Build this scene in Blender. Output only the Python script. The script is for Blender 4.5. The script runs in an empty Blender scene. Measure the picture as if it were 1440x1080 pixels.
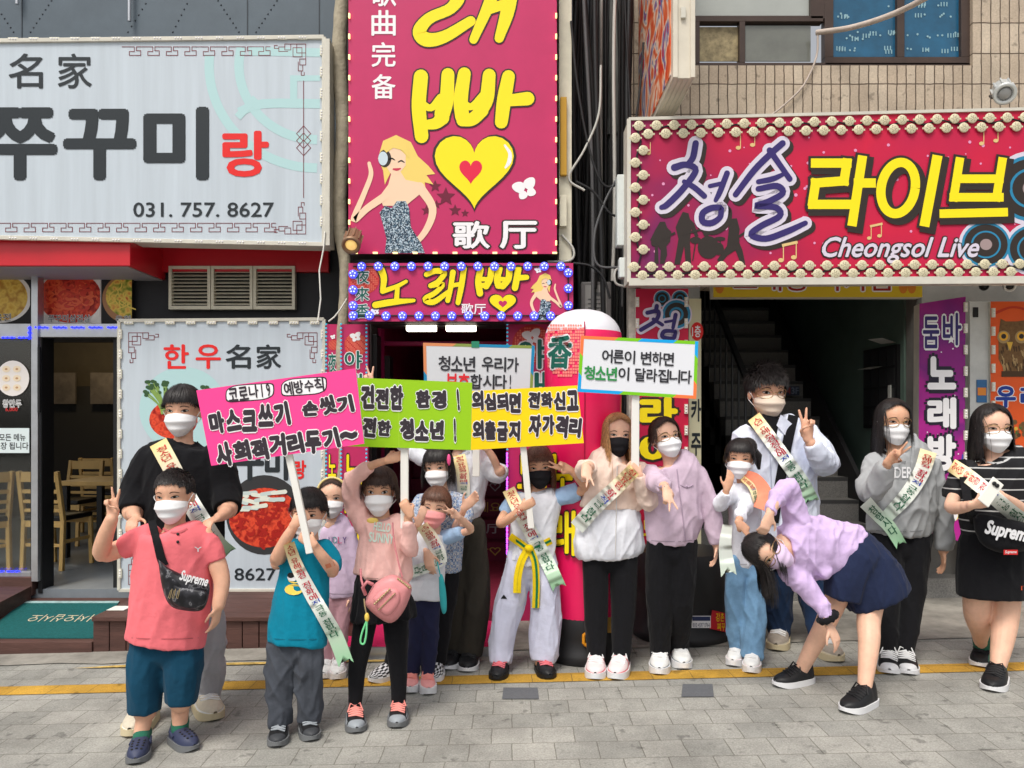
import bpy, bmesh, math, random
import numpy as np
from mathutils import Vector, Matrix
from mathutils.bvhtree import BVHTree
random.seed(7); RNG = np.random.default_rng(7)
SC = bpy.context.scene; COL = SC.collection
R = math.radians

# ------------------------------------------------------------------ camera, sky, sun, exposure
F, HOR, CAMH = 1081.0, 590.0, 1.5          # focal length in photo pixels, horizon row, eye height
cam = bpy.data.cameras.new('camera'); camo = bpy.data.objects.new('camera', cam); COL.objects.link(camo)
cam.sensor_width = 36; cam.lens = F * 36 / 1440; cam.shift_y = (HOR - 540) / 1440
cam.clip_end = 500; cam.clip_start = .05
camo.location = (0, 0, CAMH); camo.rotation_euler = (R(90), 0, 0); SC.camera = camo
SUN_EL, SUN_AZ = 58, 205                    # soft daylight from above and behind the camera
W = bpy.data.worlds.new('World'); SC.world = W; W.use_nodes = True
wn = W.node_tree.nodes; wl = W.node_tree.links; bg = wn['Background']
sky = wn.new('ShaderNodeTexSky'); sky.sky_type = 'NISHITA'; sky.sun_disc = False
sky.sun_elevation = R(SUN_EL); sky.sun_rotation = R(SUN_AZ); sky.dust_density = 4; sky.air_density = 1.0
hs = wn.new('ShaderNodeHueSaturation'); hs.inputs['Saturation'].default_value = .2
wl.new(sky.outputs[0], hs.inputs['Color']); wl.new(hs.outputs[0], bg.inputs[0]); bg.inputs[1].default_value = .135
sl = bpy.data.lights.new('sun', 'SUN'); sl.energy = 1.8; sl.angle = R(20); sl.color = (1, .94, .84)
so = bpy.data.objects.new('sun', sl); COL.objects.link(so)
az = R(SUN_AZ); el = R(SUN_EL)
sd = Vector((math.sin(az) * math.cos(el), math.cos(az) * math.cos(el), math.sin(el)))
so.rotation_euler = sd.to_track_quat('Z', 'Y').to_euler(); so.location = (0, -5, 12)
SC.view_settings.view_transform = 'Standard'; SC.view_settings.look = 'None'
SC.view_settings.exposure = 0.25; SC.view_settings.gamma = 1

# ------------------------------------------------------------------ helpers
SLOPE = .022                                # the street climbs gently to the right
def gz(x): return SLOPE * x
def P(px, py, d): return Vector(((px - 720) / F * d, d, CAMH - (py - HOR) / F * d))
def gd(px, py): return CAMH * F / ((py - HOR) + SLOPE * (px - 720))
def G(px, py): return P(px, py, gd(px, py))
def S(r, g, b, k=1.0):
    f = lambda c: ((c / 255 / 12.92) if c <= 10 else ((c / 255 + .055) / 1.055) ** 2.4) * k
    return (f(r), f(g), f(b), 1)
_m = {}
def mat(name, c, rough=.6, spec=.35, var=0, vs=6, bump=0, bs=60, metal=0, emit=0, sheen=0, stretch=None, trans=0):
    if name in _m: return _m[name]
    m = bpy.data.materials.new(name); m.use_nodes = True; _m[name] = m
    n = m.node_tree.nodes; l = m.node_tree.links; b = n['Principled BSDF']
    b.inputs['Base Color'].default_value = c; b.inputs['Roughness'].default_value = rough
    b.inputs['Specular IOR Level'].default_value = spec; b.inputs['Metallic'].default_value = metal
    if sheen: b.inputs['Sheen Weight'].default_value = sheen
    if trans: b.inputs['Transmission Weight'].default_value = trans
    if emit: b.inputs['Emission Color'].default_value = c; b.inputs['Emission Strength'].default_value = emit
    tc = n.new('ShaderNodeTexCoord'); mp = n.new('ShaderNodeMapping'); l.new(tc.outputs['Object'], mp.inputs[0])
    if stretch: mp.inputs['Scale'].default_value = stretch
    if var:
        t = n.new('ShaderNodeTexNoise'); t.inputs['Scale'].default_value = vs; t.inputs['Detail'].default_value = 6; t.inputs['Roughness'].default_value = .65
        l.new(mp.outputs[0], t.inputs['Vector'])
        r = n.new('ShaderNodeValToRGB'); e = r.color_ramp.elements
        e[0].position = .3; e[1].position = .7
        e[0].color = tuple(x * (1 - var) for x in c[:3]) + (1,); e[1].color = tuple(min(1, x * (1 + var)) for x in c[:3]) + (1,)
        l.new(t.outputs[0], r.inputs[0]); l.new(r.outputs[0], b.inputs['Base Color'])
    if bump:
        t = n.new('ShaderNodeTexNoise'); t.inputs['Scale'].default_value = bs; t.inputs['Detail'].default_value = 4
        l.new(mp.outputs[0], t.inputs['Vector'])
        u = n.new('ShaderNodeBump'); u.inputs['Strength'].default_value = bump; u.inputs['Distance'].default_value = .01
        l.new(t.outputs[0], u.inputs['Height']); l.new(u.outputs[0], b.inputs['Normal'])
    return m
def ramp_mat(name, stops, build, rough=.6, bump=0):
    """material whose colour is a ramp over a value made by build(nodes, links) -> socket"""
    m = bpy.data.materials.new(name); m.use_nodes = True; _m[name] = m
    n = m.node_tree.nodes; l = m.node_tree.links; b = n['Principled BSDF']; b.inputs['Roughness'].default_value = rough
    b.inputs['Specular IOR Level'].default_value = .3
    s = build(n, l); r = n.new('ShaderNodeValToRGB'); e = r.color_ramp.elements
    while len(e) < len(stops): e.new(.5)
    for k, (p, c) in enumerate(stops): e[k].position = p; e[k].color = c
    l.new(s, r.inputs[0]); l.new(r.outputs[0], b.inputs['Base Color'])
    if bump:
        u = n.new('ShaderNodeBump'); u.inputs['Strength'].default_value = bump; u.inputs['Distance'].default_value = .01
        l.new(s, u.inputs['Height']); l.new(u.outputs[0], b.inputs['Normal'])
    return m

class MB:
    def __init__(s): s.v = []; s.f = []; s.m = []; s.s = []
    def add(s, vs, fs, mi=0, sm=False):
        o = len(s.v); s.v += [tuple(x) for x in vs]
        for f in fs: s.f.append(tuple(i + o for i in f)); s.m.append(mi); s.s.append(sm)
    def hexa(s, p, mi=0):        # 8 corners: bottom 4 ccw, top 4 ccw
        s.add(p, [(3, 2, 1, 0), (4, 5, 6, 7), (0, 1, 5, 4), (1, 2, 6, 5), (2, 3, 7, 6), (3, 0, 4, 7)], mi)
    def box(s, x0, x1, y0, y1, z0, z1, mi=0):
        s.hexa([(x0, y0, z0), (x1, y0, z0), (x1, y1, z0), (x0, y1, z0), (x0, y0, z1), (x1, y0, z1), (x1, y1, z1), (x0, y1, z1)], mi)
    def bar(s, a, b, w, h, mi=0, up=(0, 0, 1)):   # rectangular bar from a to b
        a = Vector(a); b = Vector(b); t = (b - a).normalized(); u = Vector(up)
        if abs(t.dot(u)) > .95: u = Vector((0, 1, 0))
        x = t.cross(u).normalized() * w / 2; y = x.cross(t).normalized() * h / 2
        s.hexa([a - x - y, a + x - y, b + x - y, b - x - y, a - x + y, a + x + y, b + x + y, b - x + y], mi)
    def prism(s, pts, vec, mi=0, ms=None):        # front polygon pts, extruded by vec
        n = len(pts); p = [Vector(q) for q in pts]; v = Vector(vec)
        s.add(p, [tuple(range(n))], mi)
        s.add([q + v for q in p], [tuple(range(n - 1, -1, -1))], mi if ms is None else ms)
        s.add(p + [q + v for q in p], [(i, i + n, (i + 1) % n + n, (i + 1) % n) for i in range(n)], mi if ms is None else ms)
    def tube(s, pts, r, n=8, mi=0, cap=True):
        p = [Vector(q) for q in pts]; k = len(p); rr = r if isinstance(r, (list, tuple)) else [r] * k
        vs = []; a = None
        for i in range(k):
            t = (p[min(i + 1, k - 1)] - p[max(i - 1, 0)]).normalized()
            if a is None: a = t.orthogonal().normalized()
            a = (a - t * a.dot(t)); a = a.normalized() if a.length > 1e-6 else t.orthogonal().normalized()
            b = t.cross(a)
            vs += [p[i] + (a * math.cos(2 * math.pi * j / n) + b * math.sin(2 * math.pi * j / n)) * rr[i] for j in range(n)]
        fs = [(i * n + j, i * n + (j + 1) % n, (i + 1) * n + (j + 1) % n, (i + 1) * n + j) for i in range(k - 1) for j in range(n)]
        s.add(vs, fs, mi, True)
        if cap:
            s.add(vs[:n], [tuple(range(n - 1, -1, -1))], mi); s.add(vs[-n:], [tuple(range(n))], mi)
    def lathe(s, c, prof, n=32, mi=0, mf=None, axis=None):   # prof: [(r,z)] bottom to top; axis frame optional (X,Y,Z)
        c = Vector(c); X, Y, Z = axis or (Vector((1, 0, 0)), Vector((0, 1, 0)), Vector((0, 0, 1)))
        vs = []; fs = []; k = len(prof)
        for r, z in prof:
            for j in range(n):
                a = 2 * math.pi * j / n
                vs.append(c + X * (r * math.cos(a)) + Y * (r * math.sin(a)) + Z * z)
        o = len(s.v); s.v += [tuple(x) for x in vs]
        for i in range(k - 1):
            for j in range(n):
                s.f.append((o + i * n + j, o + i * n + (j + 1) % n, o + (i + 1) * n + (j + 1) % n, o + (i + 1) * n + j))
                s.m.append(mi if mf is None else mf(i, j)); s.s.append(True)
        s.add(vs[:n], [tuple(range(n - 1, -1, -1))], mi if mf is None else mf(0, 0)); s.add(vs[-n:], [tuple(range(n))], mi if mf is None else mf(k - 2, 0))
    def ell(s, c, r, n=16, k=10, mi=0, fr=None):
        c = Vector(c); X, Y, Z = fr or (Vector((1, 0, 0)), Vector((0, 1, 0)), Vector((0, 0, 1)))
        vs = []; fs = []
        for i in range(1, k):
            t = math.pi * i / k
            for j in range(n):
                a = 2 * math.pi * j / n
                vs.append(c + X * (r[0] * math.sin(t) * math.cos(a)) + Y * (r[1] * math.sin(t) * math.sin(a)) - Z * (r[2] * math.cos(t)))
        m = len(vs); vs += [c - Z * r[2], c + Z * r[2]]
        for i in range(k - 2):
            for j in range(n): fs.append((i * n + j, i * n + (j + 1) % n, (i + 1) * n + (j + 1) % n, (i + 1) * n + j))
        for j in range(n): fs.append((m, (j + 1) % n, j)); fs.append((m + 1, (k - 2) * n + j, (k - 2) * n + (j + 1) % n))
        s.add(vs, fs, mi, True)
    def grid(s, A, mi=0, sm=True, wrap=False):    # A: rows x cols x 3
        n = len(A); k = len(A[0]); vs = [Vector(q) for row in A for q in row]
        fs = [(i * k + j, i * k + (j + 1) % k, (i + 1) * k + (j + 1) % k, (i + 1) * k + j) for i in range(n - 1) for j in range(k if wrap else k - 1)]
        s.add(vs, fs, mi, sm)
    def mesh(s, name, mats, org=(0, 0, 0)):
        me = bpy.data.meshes.new(name); o = Vector(org)
        me.from_pydata([tuple(Vector(v) - o) for v in s.v], [], s.f)
        for m in (mats if isinstance(mats, (list, tuple)) else [mats]): me.materials.append(m)
        if s.f:
            me.polygons.foreach_set('material_index', s.m); me.polygons.foreach_set('use_smooth', s.s)
        me.update(); return me
    def build(s, name, mats, parent=None, bev=0, org=None):
        o0 = parent.get('org', (0, 0, 0)) if parent else (org or (0, 0, 0))
        ob = bpy.data.objects.new(name, s.mesh(name, mats, o0)); COL.objects.link(ob)
        ob['org'] = tuple(o0)
        if parent: ob.parent = parent
        elif org: ob.location = org
        if bev:
            b = ob.modifiers.new('edge', 'BEVEL'); b.width = bev; b.segments = 2; b.limit_method = 'ANGLE'
            b.harden_normals = False
        return ob
def tag(o, label, cat, group=None):
    o['label'] = label; o['category'] = cat
    if group: o['group'] = group
    return o
def thing(name, label, cat, loc, group=None):
    o = bpy.data.objects.new(name, None); COL.objects.link(o); o.location = loc; o['org'] = tuple(loc)
    o.empty_display_size = .1
    return tag(o, label, cat, group)
def struct(o, kind='structure'): o['kind'] = kind; return o
def copy_part(o, off, parent=None):
    c = o.copy(); COL.objects.link(c); c.parent = parent or o.parent; c.location = Vector(o.location) + Vector(off); return c
def copy_thing(root, loc, label, group=None):
    c = root.copy(); COL.objects.link(c); c.location = loc; c['label'] = label
    if group: c['group'] = group
    for ch in root.children:
        d = ch.copy(); COL.objects.link(d); d.parent = c
        for g in ch.children: e = g.copy(); COL.objects.link(e); e.parent = d
    return c

# flat printed surfaces: a real plane in the world, drawn on by where the photo's sight lines meet it
class SP:
    def __init__(s, px, py, d, yaw=0, tilt=0):
        s.p = P(px, py, d); s.n = Vector((math.sin(R(yaw)), -math.cos(R(yaw)), tilt)).normalized()
    def at(s, px, py, k=0):      # k in millimetres in front of the plane
        c = Vector((0, 0, CAMH)); r = Vector(((px - 720) / F, 1, -(py - HOR) / F)); q = s.p
        h = c + r * ((q - c).dot(s.n) / r.dot(s.n))
        return h + s.n * (k * .001)
    def poly(s, mb, pts, mi, k=2): 
        v = [s.at(x, y, k) for x, y in pts]; a = sum(pts[i][0] * pts[(i + 1) % len(pts)][1] - pts[(i + 1) % len(pts)][0] * pts[i][1] for i in range(len(pts)))
        if a > 0: v.reverse()
        mb.add(v, [tuple(range(len(v)))], mi)
    def rect(s, mb, x0, y0, x1, y1, mi, k=2): s.poly(mb, [(x0, y0), (x0, y1), (x1, y1), (x1, y0)], mi, k)
    def disc(s, mb, x, y, rx, mi, k=2, ry=None, n=20, clip=None):
        ry = ry or rx; c = clip or (-1e4, -1e4, 1e4, 1e4)
        s.poly(mb, [(min(max(x + rx * math.cos(R(360 * i / n)), c[0]), c[2]), min(max(y + ry * math.sin(R(360 * i / n)), c[1]), c[3])) for i in range(n)], mi, k)
    def stroke(s, mb, pts, w, mi, k=2, sub=5, rnd=True):
        pts, ws = spline([(p[0], p[1], (p[2] if len(p) > 2 else w)) for p in pts], sub)
        L = []; Rr = []; n = len(pts)
        def row(x, y, nx, ny, h): L.append((x + nx * h, y + ny * h)); Rr.append((x - nx * h, y - ny * h))
        for i in range(n):
            dx = pts[min(i + 1, n - 1)][0] - pts[max(i - 1, 0)][0]; dy = pts[min(i + 1, n - 1)][1] - pts[max(i - 1, 0)][1]
            q = math.hypot(dx, dy) or 1; dx /= q; dy /= q; h = ws[i] / 2
            if rnd and i == 0:
                for t in (.98, .8, .45): row(pts[0][0] - dx * h * t, pts[0][1] - dy * h * t, -dy, dx, h * math.sqrt(1 - t * t))
            row(pts[i][0], pts[i][1], -dy, dx, h)
            if rnd and i == n - 1:
                for t in (.45, .8, .98): row(pts[i][0] + dx * h * t, pts[i][1] + dy * h * t, -dy, dx, h * math.sqrt(1 - t * t))
        m = len(L); vs = [s.at(x, y, k) for x, y in L] + [s.at(x, y, k) for x, y in Rr]
        mb.add(vs, [(i, i + 1, m + i + 1, m + i) for i in range(m - 1)], mi)
    def txt(s, mb, t, box, mi, k=2, bold=0, shear=0, rot=0, quad=None, flip=False):
        V, Fc, bb, LZ = glyph(t, bold, shear, True); x0, y0, x1, y1 = box; cx = (x0 + x1) / 2; cy = (y0 + y1) / 2; c = math.cos(R(rot)); sn = math.sin(R(rot))
        out = []
        for (x, y), lz in zip(V, LZ):
            u = (x - bb[0]) / (bb[2] - bb[0]); v = (y - bb[1]) / (bb[3] - bb[1])
            if quad:
                (ax, ay), (bx, by), (qx, qy), (ex, ey) = quad     # TL TR BR BL
                X = (ax * (1 - u) + bx * u) * v + (ex * (1 - u) + qx * u) * (1 - v); Y = (ay * (1 - u) + by * u) * v + (ey * (1 - u) + qy * u) * (1 - v)
            else:
                if flip: u = 1 - u; v = 1 - v
                X = x0 + u * (x1 - x0) - cx; Y = y1 - v * (y1 - y0) - cy; X, Y = cx + X * c - Y * sn, cy + X * sn + Y * c
            out.append(s.at(X, Y, k + lz))
        mb.add(out, Fc, mi)
    def chars(s, mb, t, box, mi, k=2, bold=0, halo=0, hm=0, jit=0, gap=.06, slope=0):   # letters one by one, hand-placed
        x0, y0, x1, y1 = box; n = len(t); wts = [.45 if ch in ' ' else (.5 if ch in "!." else .62 if ch in '19' else 1) for ch in t]; tot = sum(wts); x = x0
        for ch, w in zip(t, wts):
            cw = (x1 - x0) * w / tot
            if ch != ' ':
                j = [random.uniform(-jit, jit) for _ in range(3)]; g = cw * gap; dy = slope * (x + cw / 2 - (x0 + x1) / 2)
                b = (x + g, y0 + dy + j[0] * 2, x + cw - g, y1 + dy + j[1] * 2); r = j[2] * 5 + math.degrees(math.atan(slope))
                wb = glyph1(ch, 0)[2]; wb = wb[2] - wb[0]; nw = min(1, wb / .7); mx = (b[0] + b[2]) / 2; b = (mx - (mx - b[0]) * nw, b[1], mx + (b[2] - mx) * nw, b[3])
                if ch == '~': b = (x + g, (y0 + y1) / 2 - 5 + dy, x + cw - g, (y0 + y1) / 2 + 1 + dy)
                if halo: s.txt(mb, ch, b, hm, k, halo, rot=r)
                s.txt(mb, ch, b, mi, k + 1, bold, rot=r)
            x += cw
def spline(p, sub=5):
    if len(p) < 3: return [q[:2] for q in p], [q[2] for q in p]
    a = np.array(p, float); b = catmull(a, sub); return [tuple(q[:2]) for q in b], list(b[:, 2])
def catmull(a, sub):
    a = np.asarray(a, float); n = len(a)
    if n < 2: return a
    e = np.vstack([2 * a[0] - a[1], a, 2 * a[-1] - a[-2]]); out = []
    for i in range(n - 1):
        p0, p1, p2, p3 = e[i:i + 4]
        for t in np.arange(sub) / sub:
            out.append(.5 * (2 * p1 + (p2 - p0) * t + (2 * p0 - 5 * p1 + 4 * p2 - p3) * t * t + (3 * p1 - p0 - 3 * p2 + p3) * t ** 3))
    out.append(a[-1]); return np.array(out)
TMP = bpy.data.scenes.new('workshop')      # a scratch scene for turning lettering and cloth into meshes; removed at the end
def evaluated(o):
    TMP.collection.objects.link(o)
    with bpy.context.temp_override(scene=TMP, view_layer=TMP.view_layers[0]):
        dg = bpy.context.evaluated_depsgraph_get(); m = bpy.data.meshes.new_from_object(o.evaluated_get(dg))
    bpy.data.objects.remove(o); return m
_g = {}
def glyph1(t, shear):
    key = (t, shear)
    if key not in _g:
        c = bpy.data.curves.new('lettering', 'FONT'); c.body = t; c.shear = shear; c.resolution_u = 3
        m = evaluated(bpy.data.objects.new('lettering', c)); v = [(q.co.x, q.co.y) for q in m.vertices]; f = [tuple(q.vertices) for q in m.polygons]; bpy.data.curves.remove(c); bpy.data.meshes.remove(m)
        xs = [q[0] for q in v]; ys = [q[1] for q in v]; bb = [min(xs), min(ys), max(xs), max(ys)]
        if bb[2] - bb[0] < .02: bb[0] -= .05; bb[2] += .05
        if bb[3] - bb[1] < .02: bb[1] -= .05; bb[3] += .05
        _g[key] = (v, f, bb)
    return _g[key]
def glyph(t, bold=0, shear=0, layers=False):       # heavier letters are the letter repeated round a small circle, each a hair in front of the last
    v, f, bb = glyph1(t, shear)
    if not bold: out = [(0, v)]
    else:
        n = 8 if bold > .025 else 4; out = [(i + 1, [(x + bold * math.cos(6.2832 * i / n), y + bold * math.sin(6.2832 * i / n)) for x, y in v]) for i in range(n)] + [(0, v)]
    V = []; Fc = []; L = []
    for k, vv in out: o = len(V); V += vv; Fc += [tuple(i + o for i in q) for q in f]; L += [k * .06] * len(vv)
    return (V, Fc, bb, L) if layers else (V, Fc, bb)
def vnoise(p, seed=0):            # smooth value noise on an (n,3) array, -1..1
    i = np.floor(p).astype(np.int64); f = p - i; f = f * f * (3 - 2 * f); r = 0
    for dx in (0, 1):
        for dy in (0, 1):
            for dz in (0, 1):
                h = ((i[:, 0] + dx) * 374761393 + (i[:, 1] + dy) * 668265263 + (i[:, 2] + dz) * 2147483647 + seed * 974711) & 0xffffffff
                h = ((h ^ (h >> 13)) * 1274126177) & 0xffffffff; h = (h ^ (h >> 16)) & 0xffff
                r = r + (h / 32767.5 - 1) * (f[:, 0] if dx else 1 - f[:, 0]) * (f[:, 1] if dy else 1 - f[:, 1]) * (f[:, 2] if dz else 1 - f[:, 2])
    return r
# ------------------------------------------------------------------ ground
def coords(n, l, scale=(1, 1, 1), rot=0, xz=False):
    tc = n.new('ShaderNodeTexCoord'); src = tc.outputs['Object']
    if xz:
        sx = n.new('ShaderNodeSeparateXYZ'); cx = n.new('ShaderNodeCombineXYZ'); l.new(src, sx.inputs[0])
        l.new(sx.outputs[0], cx.inputs[0]); l.new(sx.outputs[2], cx.inputs[1]); l.new(sx.outputs[1], cx.inputs[2]); src = cx.outputs[0]
    mp = n.new('ShaderNodeMapping'); mp.inputs['Scale'].default_value = scale; mp.inputs['Rotation'].default_value = (0, 0, rot)
    l.new(src, mp.inputs[0]); return mp.outputs[0]
def brick_mat(name, c1, c2, mort, bw, bh, ms, off=.5, xz=False, grain=120, gk=.25, bump=.5, rough=.85, stain=.3):
    m = bpy.data.materials.new(name); m.use_nodes = True; n = m.node_tree.nodes; l = m.node_tree.links; b = n['Principled BSDF']
    b.inputs['Roughness'].default_value = rough; b.inputs['Specular IOR Level'].default_value = .25
    v = coords(n, l, xz=xz)
    t = n.new('ShaderNodeTexBrick'); t.offset = off; t.inputs['Color1'].default_value = c1; t.inputs['Color2'].default_value = c2; t.inputs['Mortar'].default_value = mort
    t.inputs['Scale'].default_value = 1; t.inputs['Mortar Size'].default_value = ms; t.inputs['Mortar Smooth'].default_value = .3
    t.inputs['Brick Width'].default_value = bw; t.inputs['Row Height'].default_value = bh
    dn = n.new('ShaderNodeTexNoise'); dn.inputs['Scale'].default_value = 9; l.new(v, dn.inputs['Vector'])
    dm = n.new('ShaderNodeMixRGB'); dm.blend_type = 'LINEAR_LIGHT'; dm.inputs[0].default_value = .006; l.new(v, dm.inputs[1]); l.new(dn.outputs['Color'], dm.inputs[2])
    l.new(dm.outputs[0], t.inputs['Vector'])
    g = n.new('ShaderNodeTexNoise'); g.inputs['Scale'].default_value = grain; g.inputs['Detail'].default_value = 5; g.inputs['Roughness'].default_value = .8; l.new(v, g.inputs['Vector'])
    st = n.new('ShaderNodeTexNoise'); st.inputs['Scale'].default_value = 2.2; st.inputs['Detail'].default_value = 8; st.inputs['Roughness'].default_value = .7; l.new(v, st.inputs['Vector'])
    def scl(x, lo, hi):
        r = n.new('ShaderNodeMapRange'); r.inputs[1].default_value = .3; r.inputs[2].default_value = .7; r.inputs[3].default_value = lo; r.inputs[4].default_value = hi; l.new(x, r.inputs[0]); return r.outputs[0]
    a = n.new('ShaderNodeMixRGB'); a.blend_type = 'MULTIPLY'; a.inputs[0].default_value = 1; l.new(t.outputs[0], a.inputs[1]); l.new(scl(g.outputs[0], 1 - gk, 1 + gk), a.inputs[2])
    c = n.new('ShaderNodeMixRGB'); c.blend_type = 'MULTIPLY'; c.inputs[0].default_value = 1; l.new(a.outputs[0], c.inputs[1]); l.new(scl(st.outputs[0], 1 - stain, 1 + stain * .4), c.inputs[2])
    sp = n.new('ShaderNodeTexNoise'); sp.inputs['Scale'].default_value = 11; sp.inputs['Detail'].default_value = 3; l.new(v, sp.inputs['Vector'])
    sr = n.new('ShaderNodeMapRange'); sr.inputs[1].default_value = .64; sr.inputs[2].default_value = .7; sr.inputs[3].default_value = 1; sr.inputs[4].default_value = .62; l.new(sp.outputs[0], sr.inputs[0])
    c2 = n.new('ShaderNodeMixRGB'); c2.blend_type = 'MULTIPLY'; c2.inputs[0].default_value = 1; l.new(c.outputs[0], c2.inputs[1]); l.new(sr.outputs[0], c2.inputs[2]); l.new(c2.outputs[0], b.inputs['Base Color'])
    mx = n.new('ShaderNodeMath'); mx.operation = 'MULTIPLY_ADD'; mx.inputs[1].default_value = -1.2; l.new(t.outputs['Fac'], mx.inputs[0]); l.new(g.outputs[0], mx.inputs[2])
    u = n.new('ShaderNodeBump'); u.inputs['Strength'].default_value = bump; u.inputs['Distance'].default_value = .004; l.new(mx.outputs[0], u.inputs['Height']); l.new(u.outputs[0], b.inputs['Normal'])
    return m
M_PAVE = brick_mat('paver', S(168, 166, 159), S(153, 152, 146), S(124, 121, 113), .196, .178, .0028, stain=.36, gk=.36)
M_YEL = brick_mat('yellow_paint', S(204, 160, 66), S(190, 146, 60), S(140, 112, 60), .23, .5, .0025, stain=.5, gk=.32)
M_CONC = mat('old_concrete', S(142, 138, 130), .9, var=.35, vs=5, bump=.6, bs=25)
def sheet(name, poly, m, dz, sub=1):
    mb = MB(); v = [(x, y, gz(x) + dz) for x, y in poly]; mb.add(v, [tuple(range(len(v)))])
    o = mb.build(name, m); struct(o); return o
# pavers lie along the street, the yellow line and the concrete strip on top
sheet('road', [(-40, -30), (40, -30), (40, 40), (-40, 40)], M_PAVE, 0)
yl = lambda x: 4.44 + .006 * x
sheet('yellow_line_marking', [(-9, yl(-9) - .07), (9, yl(9) - .07), (9, yl(9) + .075), (-9, yl(-9) + .075)], M_YEL, .004)
c = []
for i in range(60):
    x = -9 + 18 * i / 59; c.append((x, 4.86 + (.04 if x < -1 else .12 + .05 * max(0, min(1, x - 1)) ) + random.uniform(-.02, .02)))
sheet('pavement', c + [(9, 12), (-9, 12)], M_CONC, .006)
sheet('faded_line_marking', [(-2.75, 4.8), (-.6, 4.8), (-.6, 4.835), (-2.4, 4.85)], mat('faded_yellow', S(190, 160, 90), .9, var=.5, vs=25), .008)
mb = MB()
for (x0, y0, x1, y1) in ((708, 968, 756, 984), (960, 963, 1002, 981)):
    q = [G(x0 - 2, y1), G(x1 + 2, y1), G(x1, y0), G(x0, y0)]; mb.add([p + Vector((0, 0, .005)) for p in q], [(0, 1, 2, 3)])
o = mb.build('pavement_patch', mat('dark_paver', S(98, 100, 104), .8, var=.15, vs=90)); struct(o)

def pb(mb, x0, y0, x1, y1, d, dep, mi=0):       # a box whose front covers a photo rectangle at distance d
    a = P(x0, y1, d); b = P(x1, y0, d); mb.box(a.x, b.x, d, d + dep, a.z, b.z, mi)

# ------------------------------------------------------------------ restaurant building (left)
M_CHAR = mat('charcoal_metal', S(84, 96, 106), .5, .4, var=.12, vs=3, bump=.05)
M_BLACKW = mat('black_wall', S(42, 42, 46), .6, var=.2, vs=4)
M_RED = mat('red_metal', S(196, 26, 40), .35, .5, var=.08, vs=2)
M_STEEL = mat('steel', S(190, 192, 196), .3, .5, metal=.8, var=.1, vs=8)
M_CREAM = mat('cream_metal', S(214, 208, 188), .5, var=.12, vs=8)
M_DARK = mat('dark_frame', S(30, 30, 32), .45)
M_WOODD = mat('dark_deck_wood', S(84, 58, 52), .65, var=.35, vs=7, bump=.3, bs=40, stretch=(.4, 1, 3))
M_GLASS = mat('glass', S(235, 240, 240), .05, .5, trans=1)
rb = thing('restaurant_building', 'charcoal metal clad restaurant with red fascia and open dark doorway', 'building', (-3.6, 6.3, 0))
WL = 6.2
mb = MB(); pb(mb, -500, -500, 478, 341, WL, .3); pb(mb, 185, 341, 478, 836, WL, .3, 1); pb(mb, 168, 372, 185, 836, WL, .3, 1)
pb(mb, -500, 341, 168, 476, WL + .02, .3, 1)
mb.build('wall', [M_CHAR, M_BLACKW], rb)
mb = MB()   # rivets and panel seams of the cladding
for x in (31, 348, 449): a = P(x, 60, WL); mb.box(a.x - .004, a.x + .004, WL - .004, WL, a.z, a.z + 3)
for sx in (31, 348):
    for k in range(9):
        for s in (-1, 1):
            a = P(sx + s * (12 + k * 4.2), 45 - k * 6.3, WL); mb.ell(a, (.008, .006, .008), 6, 4)
for x in (180, 243): 
    for k in range(6): a = P(x + (k * 5 if x < 200 else -k * -4), 45 - k * 8, WL); mb.ell(a, (.008, .006, .008), 6, 4)
mb.build('cladding_seam', mat('seam_dark', S(52, 60, 68), .5), rb)
mb = MB()
for x, y in ((24, 6), (182, 30)): a = P(x, y, WL - .05); mb = MB(); mb.tube([a, a + Vector((0, 0, .5))], .014, 8); mb.build('bolt_rod', M_STEEL, rb)
mb = MB(); pb(mb, 185, 345, 462, 382, WL - .06, .06); mb.build('fascia', M_RED, rb, .004)
mb = MB(); a = P(-500, 374, 5.62); b = P(183, 338, 5.62); mb.box(a.x, b.x, 5.62, WL - .003, a.z, b.z + .05)
mb.build('canopy', M_RED, rb, .006)
mb = MB(); mb.box(a.x + .02, b.x - .02, 5.64, WL - .01, a.z - .006, a.z - .001); mb.build('canopy_soffit', mat('soffit_grey', S(150, 146, 146), .6), rb)
mb = MB(); pb(mb, 58, 373, 100, 379, 5.85, .16); mb.build('canopy_light', mat('lamp_cream', S(240, 235, 220), .4), rb, .004)
mb = MB()   # louvre vent, three bays
pb(mb, 236, 374, 416, 435, WL - .03, .028, 1)
for i in range(3):
    x0 = 237 + i * 59.5; x1 = x0 + 58.5
    for (u0, v0, u1, v1) in ((x0, 374, x0 + 4, 435), (x1 - 4, 374, x1, 435), (x0 + 4, 374, x1 - 4, 378), (x0 + 4, 430, x1 - 4, 435)): pb(mb, u0, v0, u1, v1, WL - .08, .05)
    for k in range(10):
        y = 380 + k * 5; a = P(x0 + 4, y + 3.6, WL - .075); b = P(x1 - 4, y, WL - .075)
        mb.hexa([(a.x, WL - .075, a.z), (b.x, WL - .075, a.z), (b.x, WL - .035, a.z + .018), (a.x, WL - .035, a.z + .018), (a.x, WL - .073, a.z + .004), (b.x, WL - .073, a.z + .004), (b.x, WL - .033, a.z + .022), (a.x, WL - .033, a.z + .022)])
mb.build('louvre_vent', [M_CREAM, M_DARK], rb)
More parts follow.
